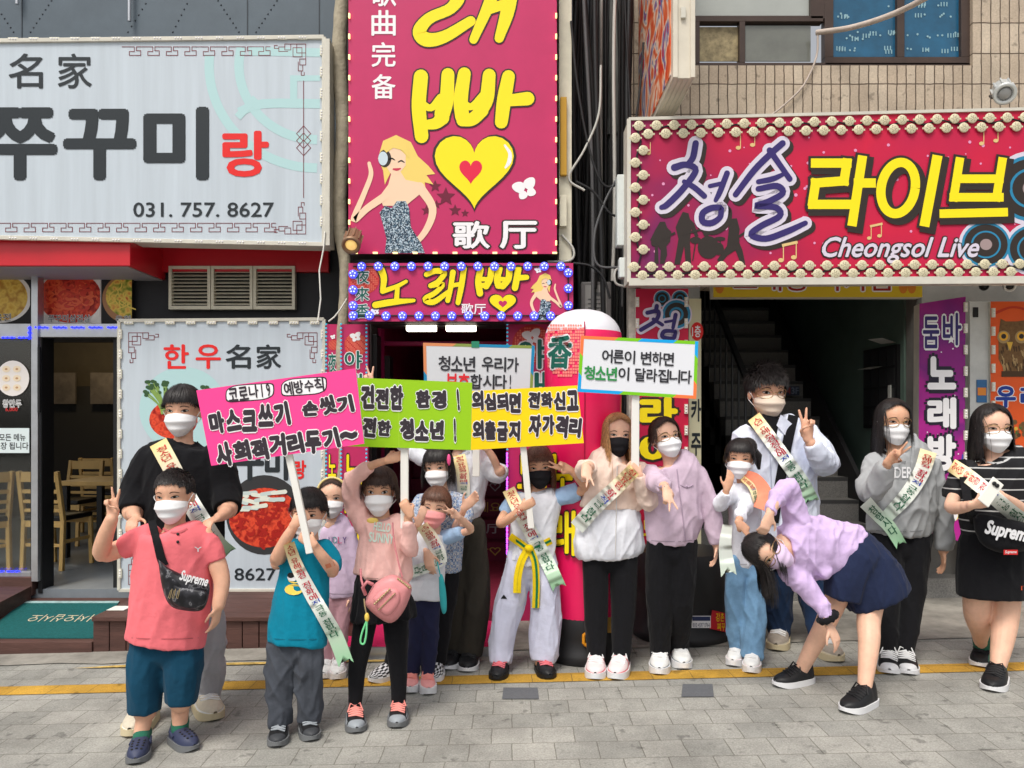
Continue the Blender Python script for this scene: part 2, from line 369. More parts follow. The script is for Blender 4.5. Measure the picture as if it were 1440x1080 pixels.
# door and glazing frames
mb = MB(); pb(mb, 43.5, 380, 53, 818, 6.0, .08); pb(mb, 53, 455, 170, 474, 6.02, .06); pb(mb, -60, 455, 43, 476, 6.02, .06); pb(mb, -60, 804, 43, 811, 6.02, .06)
mb.build('steel_frame', M_STEEL, rb, .003)
mb = MB(); pb(mb, 53.2, 474, 59, 834, 6.04, .16); pb(mb, 159, 474, 172, 834, 6.1, .1); mb.build('door_jamb', M_DARK, rb, .003)
mb = MB(); a = P(56.5, 760, 6.0); mb.tube([P(55, 488, 6.0), P(55, 580, 6.0)], .012, 8); mb.build('door_handle', M_DARK, rb)
mb = MB(); pb(mb, -60, 476, 43, 804, 6.055, .008); mb.build('window_pane', M_GLASS, rb)
mb = MB(); pb(mb, -60, 811.5, 45, 838, 6.0, .2); mb.build('window_base', M_WOODD, rb, .004)
# LED strips over the door
M_BLUE = mat('blue_led', S(30, 40, 255), .4, emit=3); M_WHT = mat('white_plastic', S(236, 234, 226), .4)
def led3(mb, p, dx=1, dz=0, r=.009, gap=.035):
    for k in (-1, 0, 1): mb.ell(p + Vector((dx * gap * k, -.012, dz * gap * k)), (r, r, r), 8, 5)
for x, y, dd, dx, dz in [(x, 460.5, 6.015, 1, 0) for x in (58, 84, 109, 134, 160)] + [(12, 475, 6.015, 1, 0), (35, 475, 6.015, 1, 0), (42, 468, 6, 0, 1), (-3, 803, 6.015, 1, 0), (19, 803, 6.015, 1, 0)]:
    mb = MB(); p = P(x, y, dd); led3(mb, p, dx, dz); mb.bar(p + Vector((-.05 * dx, -.004, -.05 * dz)), p + Vector((.05 * dx, -.004, .05 * dz)), .012, .006); mb.build('led_strip', M_BLUE, rb)
# interior shell
ZF = .165
mb = MB(); mb.box(-8, P(168, 0, 6.2).x + .4, 6.05, 10.5, ZF - .1, ZF); mb.build('interior_floor', mat('grey_floor', S(120, 126, 132), .4, var=.15, vs=4), rb)
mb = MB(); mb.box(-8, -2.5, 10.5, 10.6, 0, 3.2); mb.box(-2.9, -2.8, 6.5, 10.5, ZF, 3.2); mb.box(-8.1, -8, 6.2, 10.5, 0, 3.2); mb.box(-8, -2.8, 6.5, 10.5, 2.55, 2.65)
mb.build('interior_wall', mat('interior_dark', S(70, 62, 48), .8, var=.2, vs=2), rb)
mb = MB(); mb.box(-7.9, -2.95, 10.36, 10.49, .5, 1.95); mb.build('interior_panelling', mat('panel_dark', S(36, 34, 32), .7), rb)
mb = MB(); a = P(110, 476, 8); mb.lathe(a, [(.0, -.02), (.05, -.02), (.055, .02)], 16); mb.build('ceiling_spotlight', mat('warm_lamp', S(255, 225, 170), .4, emit=4), rb)
lp = bpy.data.lights.new('restaurant_lamp', 'POINT'); lp.energy = 24; lp.color = (1, .8, .5); lp.shadow_soft_size = .1
lo = bpy.data.objects.new('restaurant_lamp', lp); COL.objects.link(lo); lo.location = P(110, 485, 9.2); lo.parent = None
mb = MB()
for x0 in (64, 127):
    pb(mb, x0, 524, x0 + 42, 568, 10.2, .03, 0); 
mb.build('wall_picture', mat('picture_grey', S(86, 78, 70), .6, var=.4, vs=5), rb)

# timber deck, threshold step and mat
rbd = MB()
def planks(mb, x0, x1, y0, y1, z0, z1, n, gap=.006, mi=0):
    w = (y1 - y0) / n
    for i in range(n): mb.box(x0, x1, y0 + i * w, y0 + (i + 1) * w - gap, z1 - .03, z1, mi)
XD0 = P(131, 0, 5.15).x; XD1 = P(505, 0, 5.15).x; dk = thing('timber_deck', 'dark brown timber deck under the white wall sign', 'deck', (-2, 5.5, 0))
mb = MB(); planks(mb, XD0, XD1, 5.13, 6.2, 0, .182, 8); mb.build('deck_top', M_WOODD, dk, .003)
mb = MB(); n = 16
for i in range(n):
    w = (XD1 - XD0) / n; mb.box(XD0 + i * w, XD0 + (i + 1) * w - .006, 5.15, 5.175, -.12, .148)
mb.box(XD0, XD0 + .025, 5.18, 6.2, -.12, .148); mb.build('deck_skirt', M_WOODD, dk, .003)
st = thing('door_ramp', 'low dark wood ramp leading up to the restaurant doorway', 'ramp', (-3.7, 5.5, 0))
XR0 = -6; XR1 = XD0 - .004
mb = MB(); mb.hexa([(XR0, 5.17, -.15), (XR1, 5.17, -.15), (XR1, 6.04, -.15), (XR0, 6.04, -.15), (XR0, 5.17, .005), (XR1, 5.17, .005), (XR1, 6.04, .1), (XR0, 6.04, .1)])
mb.box(XR0, XR1, 5.14, 5.168, -.15, .012); mb.build('ramp_board', M_WOODD, st, .003)
mb = MB(); mb.hexa([(-6, 5.4, -.1), (P(-22, 0, 5.4).x, 5.4, -.1), (P(44, 0, 6.0).x, 6.0, -.1), (-6, 6.0, -.1), (-6, 5.4, .16), (P(-22, 0, 5.4).x, 5.4, .16), (P(44, 0, 6.0).x, 6.0, .2), (-6, 6.0, .2)]); mb.build('side_step', M_WOODD, st, .003)
mt = thing('door_mat', 'green welcome mat lying on the dark ramp before the restaurant door', 'mat', (-3.6, 5.5, .05))
mz = lambda y: .005 + (y - 5.17) * .095 / .87
def mp(u, v, k=0):   # u across, v depth
    y = 5.22 + v * .72; xl = P(-30, 0, 5.22).x * (1 - v) + P(33, 0, 5.94).x * v; xr = P(133, 0, 5.22).x * (1 - v) + P(168, 0, 5.94).x * v
    return Vector((xl + (xr - xl) * u, y, mz(y) + .008 + k * .001))
mb = MB(); mb.prism([mp(0, 0), mp(1, 0), mp(1, 1), mp(0, 1)], (0, 0, -.006)); mb.build('mat_pile', mat('green_mat', S(20, 92, 92), .95, var=.25, vs=60, bump=.6, bs=300), mt)
mb = MB(); mb.prism([mp(0, .94, 1.5), mp(1, .94, 1.5), mp(1, 1, 1.5), mp(0, 1, 1.5)], (0, 0, -.002))
V, Fc, bb = glyph('어서오십시오', 0, .2)
mb.add([mp(.26 + .66 * (1 - (x - bb[0]) / (bb[2] - bb[0])), .40 + .2 * (1 - (y - bb[1]) / (bb[3] - bb[1])), 2) for x, y in V], Fc, 1)
mb.build('mat_lettering', [mat('mat_strip', S(150, 180, 180), .8, var=.3, vs=20), mat('mat_letter', S(200, 190, 160), .9)], mt)
fl = MB(); a = P(172, 855, 5.4); fl.box(a.x - .06, a.x + .06, 5.3, 5.42, .184, .186); tag(fl.build('flyer', M_WHT), 'white paper flyer lying on the dark timber deck', 'flyer')

# restaurant chairs and tables
M_PINE = mat('pale_wood', S(205, 168, 104), .5, var=.15, vs=5, stretch=(1, 1, .2)); M_SEAT = mat('black_vinyl', S(28, 27, 28), .35)
def chair(name, loc, rz, label):
    c, s = math.cos(rz), math.sin(rz); o = Vector(loc); tr = lambda x, y, z: o + Vector((x * c - y * s, x * s + y * c, z))
    t = thing('dining_chair', label, 'chair', loc, 'restaurant chairs')
    for x in (-.19, .19):
        mb = MB(); mb.bar(tr(x, .19, 0), tr(x, .17, .44), .035, .035); mb.build('leg', M_PINE, t, .004)
        mb = MB(); mb.bar(tr(x, -.2, 0), tr(x, -.18, .44), .035, .04); mb.bar(tr(x, -.18, .44), tr(x * .97, -.25, .88), .035, .04); mb.build('back_leg', M_PINE, t, .004)
    mb = MB(); mb.bar(tr(0, -.2, .46), tr(0, .2, .46), .4, .05); mb.build('seat', M_SEAT, t, .015)
    mb = MB()
    for z, h in ((.83, .09), (.7, .035), (.61, .03), (.53, .03)): 
        y = -.18 - (z - .44) * .07 / .44; mb.bar(tr(-.175, y, z), tr(.175, y, z), .02, h)
    mb.build('backrest', M_PINE, t, .004)
    mb = MB(); mb.bar(tr(-.18, -.18, .41), tr(.18, -.18, .41), .025, .06); mb.bar(tr(-.18, .17, .41), tr(.18, .17, .41), .025, .06); mb.bar(tr(-.185, -.18, .25), tr(-.185, .17, .25), .02, .03); mb.bar(tr(.185, -.18, .25), tr(.185, .17, .25), .02, .03); mb.bar(tr(-.18, -.18, .22), tr(.18, -.18, .22), .02, .03)
    mb.build('seat_rail', M_PINE, t, .004); return t
def table(loc, sx, sy, label):
    t = thing('dining_table', label, 'table', loc, 'restaurant tables'); x, y, z = loc
    mb = MB(); mb.box(x - sx / 2, x + sx / 2, y - sy / 2, y + sy / 2, z + .7, z + .74); mb.build('tabletop', M_PINE, t, .004)
    for i in (-1, 1):
        for j in (-1, 1):
            mb = MB(); a = x + i * (sx / 2 - .06); b = y + j * (sy / 2 - .06); mb.box(a - .03, a + .03, b - .03, b + .03, z, z + .7); mb.build('leg', M_DARK, t, .004)
chair('dining_chair', (-4.13, 7.0, ZF), R(-8), 'pale ladder back chair nearest the open doorway, its back to the street')
chair('dining_chair', (-4.75, 8.3, ZF), R(175), 'pale wooden chair beyond the table inside the doorway, facing out')
chair('dining_chair', (-3.98, 8.5, ZF), R(180), 'pale wooden chair half hidden at the doorway beside the white sign')
chair('dining_chair', (-4.72, 6.75, ZF), R(60), 'pale wooden chair seen through the shop window glass')
chair('dining_chair', (-4.9, 9.3, ZF), R(0), 'pale wooden chair in the dim rear of the restaurant')
table((-3.85, 7.75, ZF), 1.05, .75, 'pale topped dining table on black legs just inside the doorway')
table((-5.9, 7.6, ZF), 1.1, .7, 'pale topped dining table behind the shop window glass')

# food posters over the door, stickers on the window
M_PLATE = mat('plate_white', S(232, 226, 222), .4); M_BLACKP = mat('poster_black', S(30, 28, 30), .6); M_TXT = mat('text_dark', S(38, 40, 46), .6); M_TWH = mat('text_white', S(240, 240, 240), .6)
def food(name, cols, scale):
    def b(n, l):
        v = coords(n, l, (scale,) * 3); t = n.new('ShaderNodeTexVoronoi'); t.inputs['Scale'].default_value = 1; w = n.new('ShaderNodeTexNoise'); w.inputs['Scale'].default_value = .7; w.inputs['Detail'].default_value = 5
        l.new(v, t.inputs['Vector']); l.new(v, w.inputs['Vector']); mm = n.new('ShaderNodeMath'); mm.operation = 'MULTIPLY_ADD'; mm.inputs[1].default_value = .45; l.new(t.outputs[0], mm.inputs[0])
        m2 = n.new('ShaderNodeMath'); m2.operation = 'MULTIPLY'; m2.inputs[1].default_value = .95; l.new(w.outputs[0], m2.inputs[0]); l.new(m2.outputs[0], mm.inputs[2]); return mm.outputs[0]
    return ramp_mat(name, [(i / (len(cols) - 1) * .7 + .2, c) for i, c in enumerate(cols)], b, .4)
M_F1 = food('fried_pancake', [S(120, 80, 20), S(200, 150, 50), S(225, 190, 90), S(180, 130, 50)], 22)
M_F2 = food('red_stew', [S(110, 12, 8), S(190, 40, 20), S(226, 80, 50), S(150, 20, 14)], 26)
M_F3 = food('mixed_bowl', [S(150, 30, 20), S(210, 90, 40), S(235, 200, 90), S(120, 140, 40)], 24)
pl = SP(100, 420, 6.14)
def panel(mb, pl, x0, y0, x1, y1, dep, mi=0, mside=None):
    q = [pl.at(x0, y1), pl.at(x1, y1), pl.at(x1, y0), pl.at(x0, y0)]; mb.prism(q, -pl.n * dep, mi, mside)
fp = MB(); panel(fp, pl, -40, 388, 43, 455, .03, 1); pl.disc(fp, 2, 418, 43, 2, 2, 36, 40, (-39, 389, 42.5, 454)); pl.disc(fp, 1, 418, 38, 0, 3, 33, 40, (-39, 389, 42.5, 454)); pl.txt(fp, '육전', (-8, 441, 16, 452), 3, 6, .03); pl.txt(fp, '육전', (-8, 441, 16, 452), 4, 7)
tag(fp.build('food_poster', [M_F1, M_BLACKP, M_PLATE, M_TWH, M_TXT]), 'poster of golden pancake on a plate above the shop window', 'poster', 'food posters over the doorway')
fp = MB(); panel(fp, pl, 56, 388, 142, 455, .03, 1); pl.disc(fp, 99, 420, 50, 2, 2, 42, 40, (57, 389, 141, 454)); pl.disc(fp, 99, 418, 44, 0, 3, 36, 40, (57, 390, 141, 454))
for k in range(46):
    a = random.uniform(0, 6.3); r = math.sqrt(random.random()); x = 99 + 35 * r * math.cos(a); y = 416 + 22 * r * math.sin(a); b = random.uniform(0, 6.3); w = random.uniform(4, 9)
    pl.stroke(fp, [(x + w * math.cos(b + t * .9) , y + .6 * w * math.sin(b + t * .9), 4.2 - t * .7) for t in range(5)], 4, 5 + k % 2, 4 + k * .12, 2)
pl.txt(fp, '쭈꾸미삼겹살', (69, 443, 128, 453), 3, 12, .04); pl.txt(fp, '쭈꾸미삼겹살', (69, 443, 128, 453), 4, 13)
tag(fp.build('food_poster', [M_F2, M_PLATE, M_PLATE, M_TWH, M_TXT, mat('octopus_red', S(205, 50, 30), .35), mat('octopus_orange', S(226, 92, 50), .35)]), 'poster of spicy red octopus above the restaurant doorway', 'poster', 'food posters over the doorway')
fp = MB(); panel(fp, pl, 143, 388, 186, 455, .03, 1); pl.disc(fp, 184, 420, 40, 2, 2, 36, 40, (144, 389, 185.5, 454)); pl.disc(fp, 185, 417, 36, 0, 3, 30, 40, (144, 389, 185.5, 454))
for k in range(16): x = random.uniform(156, 186); y = random.uniform(398, 426); pl.stroke(fp, [(x, y), (x + random.uniform(-6, 6), y + 5), (x + random.uniform(-9, 9), y + 10)], 1.8, 5, 4 + k * .1, 3)
pl.txt(fp, '육회', (163, 444, 184, 453), 3, 8, .04); pl.txt(fp, '육회', (163, 444, 184, 453), 4, 9)
tag(fp.build('food_poster', [M_F3, M_BLACKP, mat('bronze_bowl', S(170, 120, 80), .4), M_TWH, M_TXT, mat('egg_strip', S(235, 205, 95), .5)]), 'poster of a mixed beef bowl above the doorway, nearest the white signs', 'poster', 'food posters over the doorway')
pl = SP(20, 600, 6.045)
w = MB(); pl.disc(w, 18, 532, 23, 0, 0, 25, 28)
for i in range(2):
    for j in range(3): pl.disc(w, 9 + i * 15, 519 + j * 13, 5.6, 1, 2, 4.6); pl.disc(w, 9 + i * 15, 519 + j * 13, 2, 2, 3, 1.5)
pl.txt(w, '왕만두', (4, 562, 30, 573), 3, 1, .05); pl.txt(w, '왕만두', (4, 562, 30, 573), 4, 2); pl.txt(w, '6,000', (8, 573, 25, 579), 5, 2, .01)
tag(w.build('window_sticker', [M_PLATE, mat('dumpling', S(236, 218, 190), .6), mat('dumpling_fold', S(190, 150, 110), .6), M_TWH, mat('grey_text', S(110, 108, 112), .6), mat('price_red', S(200, 50, 50), .6)]), 'round dumpling sticker with a price on the shop window', 'sticker')
w = MB(); panel(w, pl, -30, 602, 41, 637, .002); pl.txt(w, '모든 메뉴', (-1, 610, 36, 620), 1, 1, .015); pl.txt(w, '포장 됩니다', (-8, 622, 40, 632), 1, 1, .015)
tag(w.build('window_notice', [mat('pale_notice', S(214, 226, 228), .6), M_TXT]), 'pale takeaway notice stuck across the shop window glass', 'notice')

# ------------------------------------------------------------------ middle: karaoke entrance
M_MAG = mat('magenta_panel', S(192, 44, 98), .45, var=.06, vs=3); M_MAGD = mat('dark_magenta', S(150, 20, 84), .5, var=.1, vs=3); M_MAR = mat('maroon', S(110, 20, 52), .55, var=.15, vs=5)
kb = thing('karaoke_building', 'narrow karaoke entrance building with magenta walls and a stairway', 'building', (-.5, 6, 0))
mb = MB(); pb(mb, 476, -500, 800, 456, 5.95, .3); pb(mb, 476, 456, 522, 885, 5.95, .3); pb(mb, 716, 456, 790, 885, 5.95, .3); mb.build('wall', mat('dim_wall', S(60, 56, 58), .8, var=.2, vs=3), kb)
mb = MB(); a = P(520, 0, 5.95).x; b = P(714, 0, 5.95).x
mb.box(a - .3, a, 6.25, 9.5, 0, 4); mb.box(b, b + .1, 6.25, 9.5, 0, 4); mb.box(a, b, 9.5, 9.6, 0, 4); mb.box(a, b, 6.0, 9.5, 2.42, 2.5)
mb.build('stairwell_wall', mat('stair_wine', S(140, 34, 80), .5, var=.15, vs=3), kb)
mb = MB(); pb(mb, 521, 470, 530, 885, 5.98, .2, 0); pb(mb, 531, 455, 535, 885, 6.2, .2, 1); pb(mb, 536, 500, 548, 885, 6.4, .2, 0); pb(mb, 536, 480, 712, 486, 6.45, .1, 1); mb.build('door_frame', [M_DARK, M_MAGD], kb, .003)
mb = MB(); mb.box(a, b, 5.6, 7.62, -.1, .095); mb.build('landing', mat('maroon_carpet', S(120, 24, 50), .9, var=.2, vs=40, bump=.3, bs=200), kb)
mb = MB()
for i in range(9): mb.box(a, b, 7.62 + i * .25, 9.5, .095 + i * .19, .095 + (i + 1) * .19 - .002)
mb.build('stair', M_MAR, kb)
for i, tx in enumerate(('노래빵♡', '안녕歌厅', '어서오세요', '노래빵♡', '歌厅')):
    pl = SP(640, 700, 7.62 + i * .25 - .002); z = .095 + i * .19; y = HOR - (z + .1 - CAMH) * F / (7.62 + i * .25)
    mb = MB(); pl.txt(mb, tx, (622, y - 7, 704, y + 7), i % 2, 1, .012); mb.build('stair_lettering', [mat('gold_letter', S(186, 150, 70), .4), mat('silver_letter', S(176, 170, 176), .4)], kb)
for x in (592, 648):
    mb = MB(); pb(mb, x - 21, 457, x + 21, 465, 5.75, .07); mb.build('tube_lamp', mat('tube_light', S(255, 244, 220), .4, emit=6), kb, .006)
mb = MB(); pb(mb, 548, 452, 690, 457, 5.72, .12); mb.build('lamp_bracket', M_DARK, kb)
mb = MB()
for k in range(18): 
    for (x, y0, dd) in ((713, 640, 5.65),): led3(mb, P(x, y0 + k * 8, dd), 0, 1, .007, .012)
mb.build('led_strip', mat('purple_led', S(190, 70, 255), .4, emit=2.5), kb)
pm = thing('entrance_mat', 'bright pink mat on the ground before the karaoke doorway', 'mat', (-.4, 5.1, .03))
mb = MB(); x0 = P(478, 0, 5.2).x; x1 = P(696, 0, 5.2).x; mb.box(x0, x1, 4.9, 5.55, -.02, .05); mb.build('mat_pile', mat('pink_mat', S(206, 30, 92), .95, var=.12, vs=60, bump=.5, bs=250), pm, .01)
mb = MB(); mb.box(x0 - .012, x1 + .012, 4.885, 4.9, -.02, .052); mb.box(x1, x1 + .015, 4.9, 5.55, -.02, .052); mb.build('mat_edge', M_STEEL, pm)

# side panels 夜來香 / 야래향
def disco(mb, pl, cx, cy, r, m1, m2, k):
    pl.disc(mb, cx, cy, r, m1, k)
    for i in range(-8, 9):
        for j in range(-8, 9):
            x = i / 8.5; y = j / 8.5
            if x * x + y * y < .86 and (i * 7 + j * 13) % 5 < 4:
                w = r * .05 * math.sqrt(1 - x * x * .8); h = r * .05 * math.sqrt(1 - y * y * .8); pl.rect(mb, cx + r * x - w, cy + r * y - h, cx + r * x + w, cy + r * y + h, m2, k + 1)
def butterfly(mb, pl, x, y, s, mi, k, rot=-15):
    for sgn in (-1, 1):
        for (u, v, w, h, a) in ((.5, -.35, .55, .38, 30), (.38, .4, .38, .3, -35)):
            pts = []
            for i in range(14):
                t = 6.283 * i / 14; ex = w * math.cos(t); ey = h * math.sin(t) * (1.2 - .3 * math.cos(t)); c, q = math.cos(R(a)), -math.sin(R(a)); ax = u + ex * c - ey * q; ay = v + ex * q + ey * c
                ax *= sgn; c2, q2 = math.cos(R(rot)), math.sin(R(rot)); pts.append((x + s * (ax * c2 - ay * q2), y + s * (ax * q2 + ay * c2)))
            pl.poly(mb, pts, mi, k + (.1 if v > 0 else 0) + (.2 if sgn > 0 else 0))
M_GRN = mat('sign_green', S(20, 98, 84), .5); M_SWH = mat('sign_white', S(240, 238, 240), .5); M_YELS = mat('sign_yellow', S(250, 226, 20), .45); M_SBLK = mat('sign_outline', S(48, 40, 36), .5)
M_DISC = mat('disco_red', S(200, 50, 50), .5); M_DISC2 = mat('disco_light', S(232, 110, 90), .45)
SIGNM = [M_MAG, M_SWH, M_YELS, M_SBLK, M_GRN, M_DISC, M_DISC2, mat('cyan_led', S(60, 170, 200), .4, emit=.5), M_MAR]
def side_panel(label, x0, x1, d, yaw, chs, cx, ledx):
    t = thing('panel_sign', label, 'sign', P((x0 + x1) / 2, 885, d)); pl = SP((x0 + x1) / 2, 600, d, yaw); mb = MB(); panel(mb, pl, x0, 456, x1, 884, .06, 0, 8)
    w = x1 - x0; disco(mb, pl, x0 + w * .55, 485, w * .43, 5, 6, 1); butterfly(mb, pl, x0 + w * .55, 474, w * .2, 1, 4)
    for ch, y, hgt, m, hm in chs:
        pl.txt(mb, ch, (cx - w * .3, y, cx + w * .3, y + hgt), hm, 5, .06); pl.txt(mb, ch, (cx - w * .3, y, cx + w * .3, y + hgt), m, 7, .02)
    mb.build('printed_panel', SIGNM, t)
    l = MB()
    for x in ledx:
        for k in range(24): led3(l, pl.at(x, 462 + k * 17, 8), 0, 1, .008, .03)
    l.build('led_strip', SIGNM[7], t)
side_panel('narrow magenta panel turned aside at the white sign, 夜來香 in green', 459, 477, 5.82, -40, [('夜', 497, 26, 4, 1), ('來', 533, 26, 4, 1), ('香', 570, 26, 4, 1), ('노', 640, 30, 2, 3), ('래', 680, 30, 2, 3), ('빵', 720, 30, 2, 3)], 468, (460.5,))
side_panel('magenta panel facing the street beside the karaoke doorway, 야래향 in green', 479, 518, 5.7, 0, [('야', 494, 24, 4, 1), ('래', 526, 30, 4, 1), ('향', 565, 30, 4, 1), ('노', 640, 40, 2, 3), ('래', 690, 40, 2, 3), ('빵', 740, 40, 2, 3)], 497, (480.5, 516))
side_panel('magenta panel between the karaoke stairs and the pink inflatable column', 712, 778, 5.7, 0, [('야', 478, 40, 4, 1), ('래', 524, 40, 4, 1), ('향', 570, 40, 4, 1), ('노', 640, 46, 2, 3), ('래', 700, 46, 2, 3), ('빵', 760, 46, 2, 3)], 748, (713.5,))

# small sign over the entrance with blue lamps
ks = thing('lit_shop_sign', 'small magenta karaoke sign ringed with blue lamps above the doorway', 'sign', P(648, 452, 5.45)); pl = SP(648, 410, 5.45)
mb = MB(); panel(mb, pl, 490, 370, 806, 452, .16, 0, 3)
disco(mb, pl, 512, 392, 22, 5, 6, 1)
for i, ch in enumerate('夜來香'): pl.txt(mb, ch, (500, 380 + i * 24, 519, 399 + i * 24), 1, 5, .06); pl.txt(mb, ch, (500, 380 + i * 24, 519, 399 + i * 24), 4, 7, .015)
def brush(mb, pl, strokes, w, mf, mo, k, o=3.5, shadow=None):
    for i, s in enumerate(strokes):
        ww = lambda e: [(p[0], p[1], (p[2] if len(p) > 2 else w) + e) for p in s]
        pl.stroke(mb, ww(o), w + o, mo, k + i * .05); pl.stroke(mb, ww(0), w, mf, k + 1 + i * .05)
def fit(st, x0, y0, x1, y1):    # strokes in a unit box to pixels
    return [[(x0 + q[0] * (x1 - x0), y0 + q[1] * (y1 - y0)) + tuple(q[2:]) for q in s] for s in st]
NO = [[(.30, .05, 9), (.27, .35, 8), (.22, .62, 6)], [(.27, .42, 5), (.5, .36, 6), (.72, .40, 4)], [(.5, .42, 5), (.47, .68, 6)], [(.02, .82, 8), (.4, .74, 7), (.95, .72, 4)]]
RAE = [[(.12, .16, 6), (.36, .10, 8), (.48, .18, 8), (.34, .34, 6), (.16, .46, 7)], [(.16, .46, 7), (.40, .40, 7), (.34, .62, 6), (.08, .78, 8), (.2, .92, 8), (.62, .62, 5)], [(.66, .1, 8), (.62, .5, 7), (.52, .86, 6)], [(.64, .5, 6), (.8, .42, 6)], [(.90, .02, 9), (.86, .5, 8), (.78, .95, 6)]]
BBA = [[(.1, .06, 1), (.06, .5, 1), (.09, .92, 1)], [(.3, .04, 1), (.27, .4, 1), (.2, .66, 1)], [(.1, .4, .7), (.26, .42, .7)], [(.1, .64, .8), (.22, .62, .8)], [(.44, .03, 1), (.40, .4, 1), (.42, .64, 1)], [(.62, .05, 1), (.6, .4, 1), (.5, .66, 1)], [(.42, .4, .7), (.58, .42, .7)], [(.42, .66, .8), (.5, .67, .8)], [(.78, .04, 1), (.75, .4, 1), (.72, .72, 1)], [(.76, .36, .9), (.93, .34, .8)]]
def sc(st, w): return [[(q[0], q[1], q[2] * w) for q in s] for s in st]
brush(mb, pl, fit([[(.12, .05, 10), (.2, .3, 9), (.17, .62, 7)], [(.17, .62, 7), (.5, .5, 6), (.72, .38, 5)], [(.52, .5, 6), (.5, .8, 7)], [(0, .95, 9), (.4, .88, 9), (.9, .84, 5)]], 528, 374, 588, 432), 8, 2, 3, 6)
brush(mb, pl, fit([[(.08, .2, 7), (.3, .1, 8), (.5, .16, 8), (.36, .38, 7), (.18, .5, 7)], [(.18, .5, 7), (.46, .46, 7), (.3, .68, 7), (.05, .86, 8), (.25, .94, 8), (.6, .66, 6)], [(.70, .14, 8), (.64, .6, 7), (.58, .9, 7)], [(.66, .5, 6), (.86, .46, 6)], [(.96, .02, 8), (.90, .5, 8), (.82, .96, 7)]], 595, 376, 655, 428), 8, 2, 3, 7)
brush(mb, pl, fit(sc(BBA, 9), 668, 377, 746, 416), 8, 2, 3, 8)
def heart(cx, cy, w, h, n=40):
    out = []
    for i in range(n):
        t = 2 * math.pi * i / n; x = 16 * math.sin(t) ** 3; y = 13 * math.cos(t) - 5 * math.cos(2 * t) - 2 * math.cos(3 * t) - math.cos(4 * t)
        out.append((cx + x / 16 * w / 2, cy - (y + 2.5) / 14.5 * h / 2))
    return out
pl.poly(mb, heart(707, 429, 42, 32), 3, 5); pl.poly(mb, heart(707, 428, 37, 27), 2, 6); pl.poly(mb, heart(707, 428, 12, 10), 0, 7)
pl.txt(mb, '歌厅', (649, 427, 683, 442), 1, 6, .015); butterfly(mb, pl, 528, 438, 6, 1, 3); butterfly(mb, pl, 757, 380, 5, 1, 3)
# pin-up singer drawn on the panel
M_SKINP = mat('print_skin', S(244, 208, 176), .5); M_BLND = mat('print_blonde', S(238, 208, 110), .5); M_SEQ = ramp_mat('print_sequin', [(.3, S(30, 44, 62)), (.5, S(70, 100, 120)), (.72, S(190, 205, 215))], lambda n, l: (lambda v, t: (l.new(v, t.inputs['Vector']), t.outputs['Color'])[1])(coords(n, l, (28, 28, 28)), n.new('ShaderNodeTexVoronoi')), .3)
def singer(mb, pl, f, m0, k):   # f maps unit coords to pixels; materials m0: skin, hair, dress, dark, pale, lip
    q = lambda pts: [f(*p) for p in pts]
    wd = abs(f(1, 0)[0] - f(0, 0)[0])
    pl.poly(mb, q([(.40, .05), (.55, .0), (.72, .06), (.80, .18), (.92, .26), (1.0, .33), (.90, .34), (.98, .42), (.88, .40), (.90, .52), (.80, .46), (.70, .56), (.66, .40), (.50, .30), (.42, .42), (.40, .30), (.34, .2)]), m0 + 1, k)
    pl.poly(mb, q([(.42, .12), (.56, .10), (.66, .17), (.66, .26), (.58, .33), (.50, .34), (.43, .26)]), m0, k + 1)                       # face
    pl.poly(mb, q([(.50, .31), (.60, .31), (.66, .38), (.80, .40), (.86, .48), (.66, .60), (.40, .60), (.36, .52), (.46, .42)]), m0, k + .6)   # neck, chest
    pl.stroke(mb, [f(*p) + (wd * w,) for p, w in (((.82, .44), .11), ((.97, .62), .09), ((.90, .80), .075), ((.74, .93), .06), ((.6, .94), .05))], 5, m0, k + 1.2)
    pl.stroke(mb, [f(*p) + (wd * w,) for p, w in (((.42, .52), .09), ((.22, .62), .08), ((.06, .72), .07), ((.18, .50), .06), ((.26, .34), .055), ((.24, .24), .04))], 5, m0, k + 1.4)
    pl.poly(mb, q([(.36, .66), (.42, .60), (.50, .62), (.56, .56), (.66, .56), (.70, .62), (.72, .78), (.84, .92), (.88, 1.0), (.42, 1.0), (.44, .88), (.40, .76)]), m0 + 2, k + 1.8)
    x, y = f(.42, .2); pl.disc(mb, x, y, wd * .075, m0 + 3, k + 2, wd * .1); pl.disc(mb, x - wd * .02, y, wd * .055, m0 + 4, k + 2.2, wd * .08)
    for (a, b) in ((.50, .205), (.61, .225)): pl.stroke(mb, [f(a - .035, b + .005) + (wd * .012,), f(a, b - .006) + (wd * .018,), f(a + .035, b + .008) + (wd * .01,)], 2, m0 + 3, k + 2)
    pl.stroke(mb, [f(.52, .29) + (wd * .02,), f(.56, .293) + (wd * .03,), f(.6, .285) + (wd * .015,)], 2, m0 + 5, k + 2)
    pl.poly(mb, q([(.40, .12), (.52, .04), (.68, .08), (.70, .2), (.62, .13), (.52, .11), (.44, .15)]), m0 + 1, k + 2.6)
FIGM = [M_SKINP, M_BLND, M_SEQ, M_SBLK, mat('print_pale', S(200, 215, 225), .5), mat('print_lip', S(200, 50, 80), .5)]
singer(mb, pl, lambda u, v: (792 - u * 46, 384 + v * 66), 9, 3)
mb.build('printed_panel', SIGNM + FIGM, ks)
M_LAMPB = mat('blue_lamp', S(84, 92, 250), .35, emit=.7); M_LAMPC = mat('blue_lamp_core', S(190, 200, 255), .35, emit=1.6)
mb = MB(); p0 = pl.at(498, 377, 0); ax = (Vector((1, 0, 0)), Vector((0, 0, 1)), Vector((0, -1, 0)))
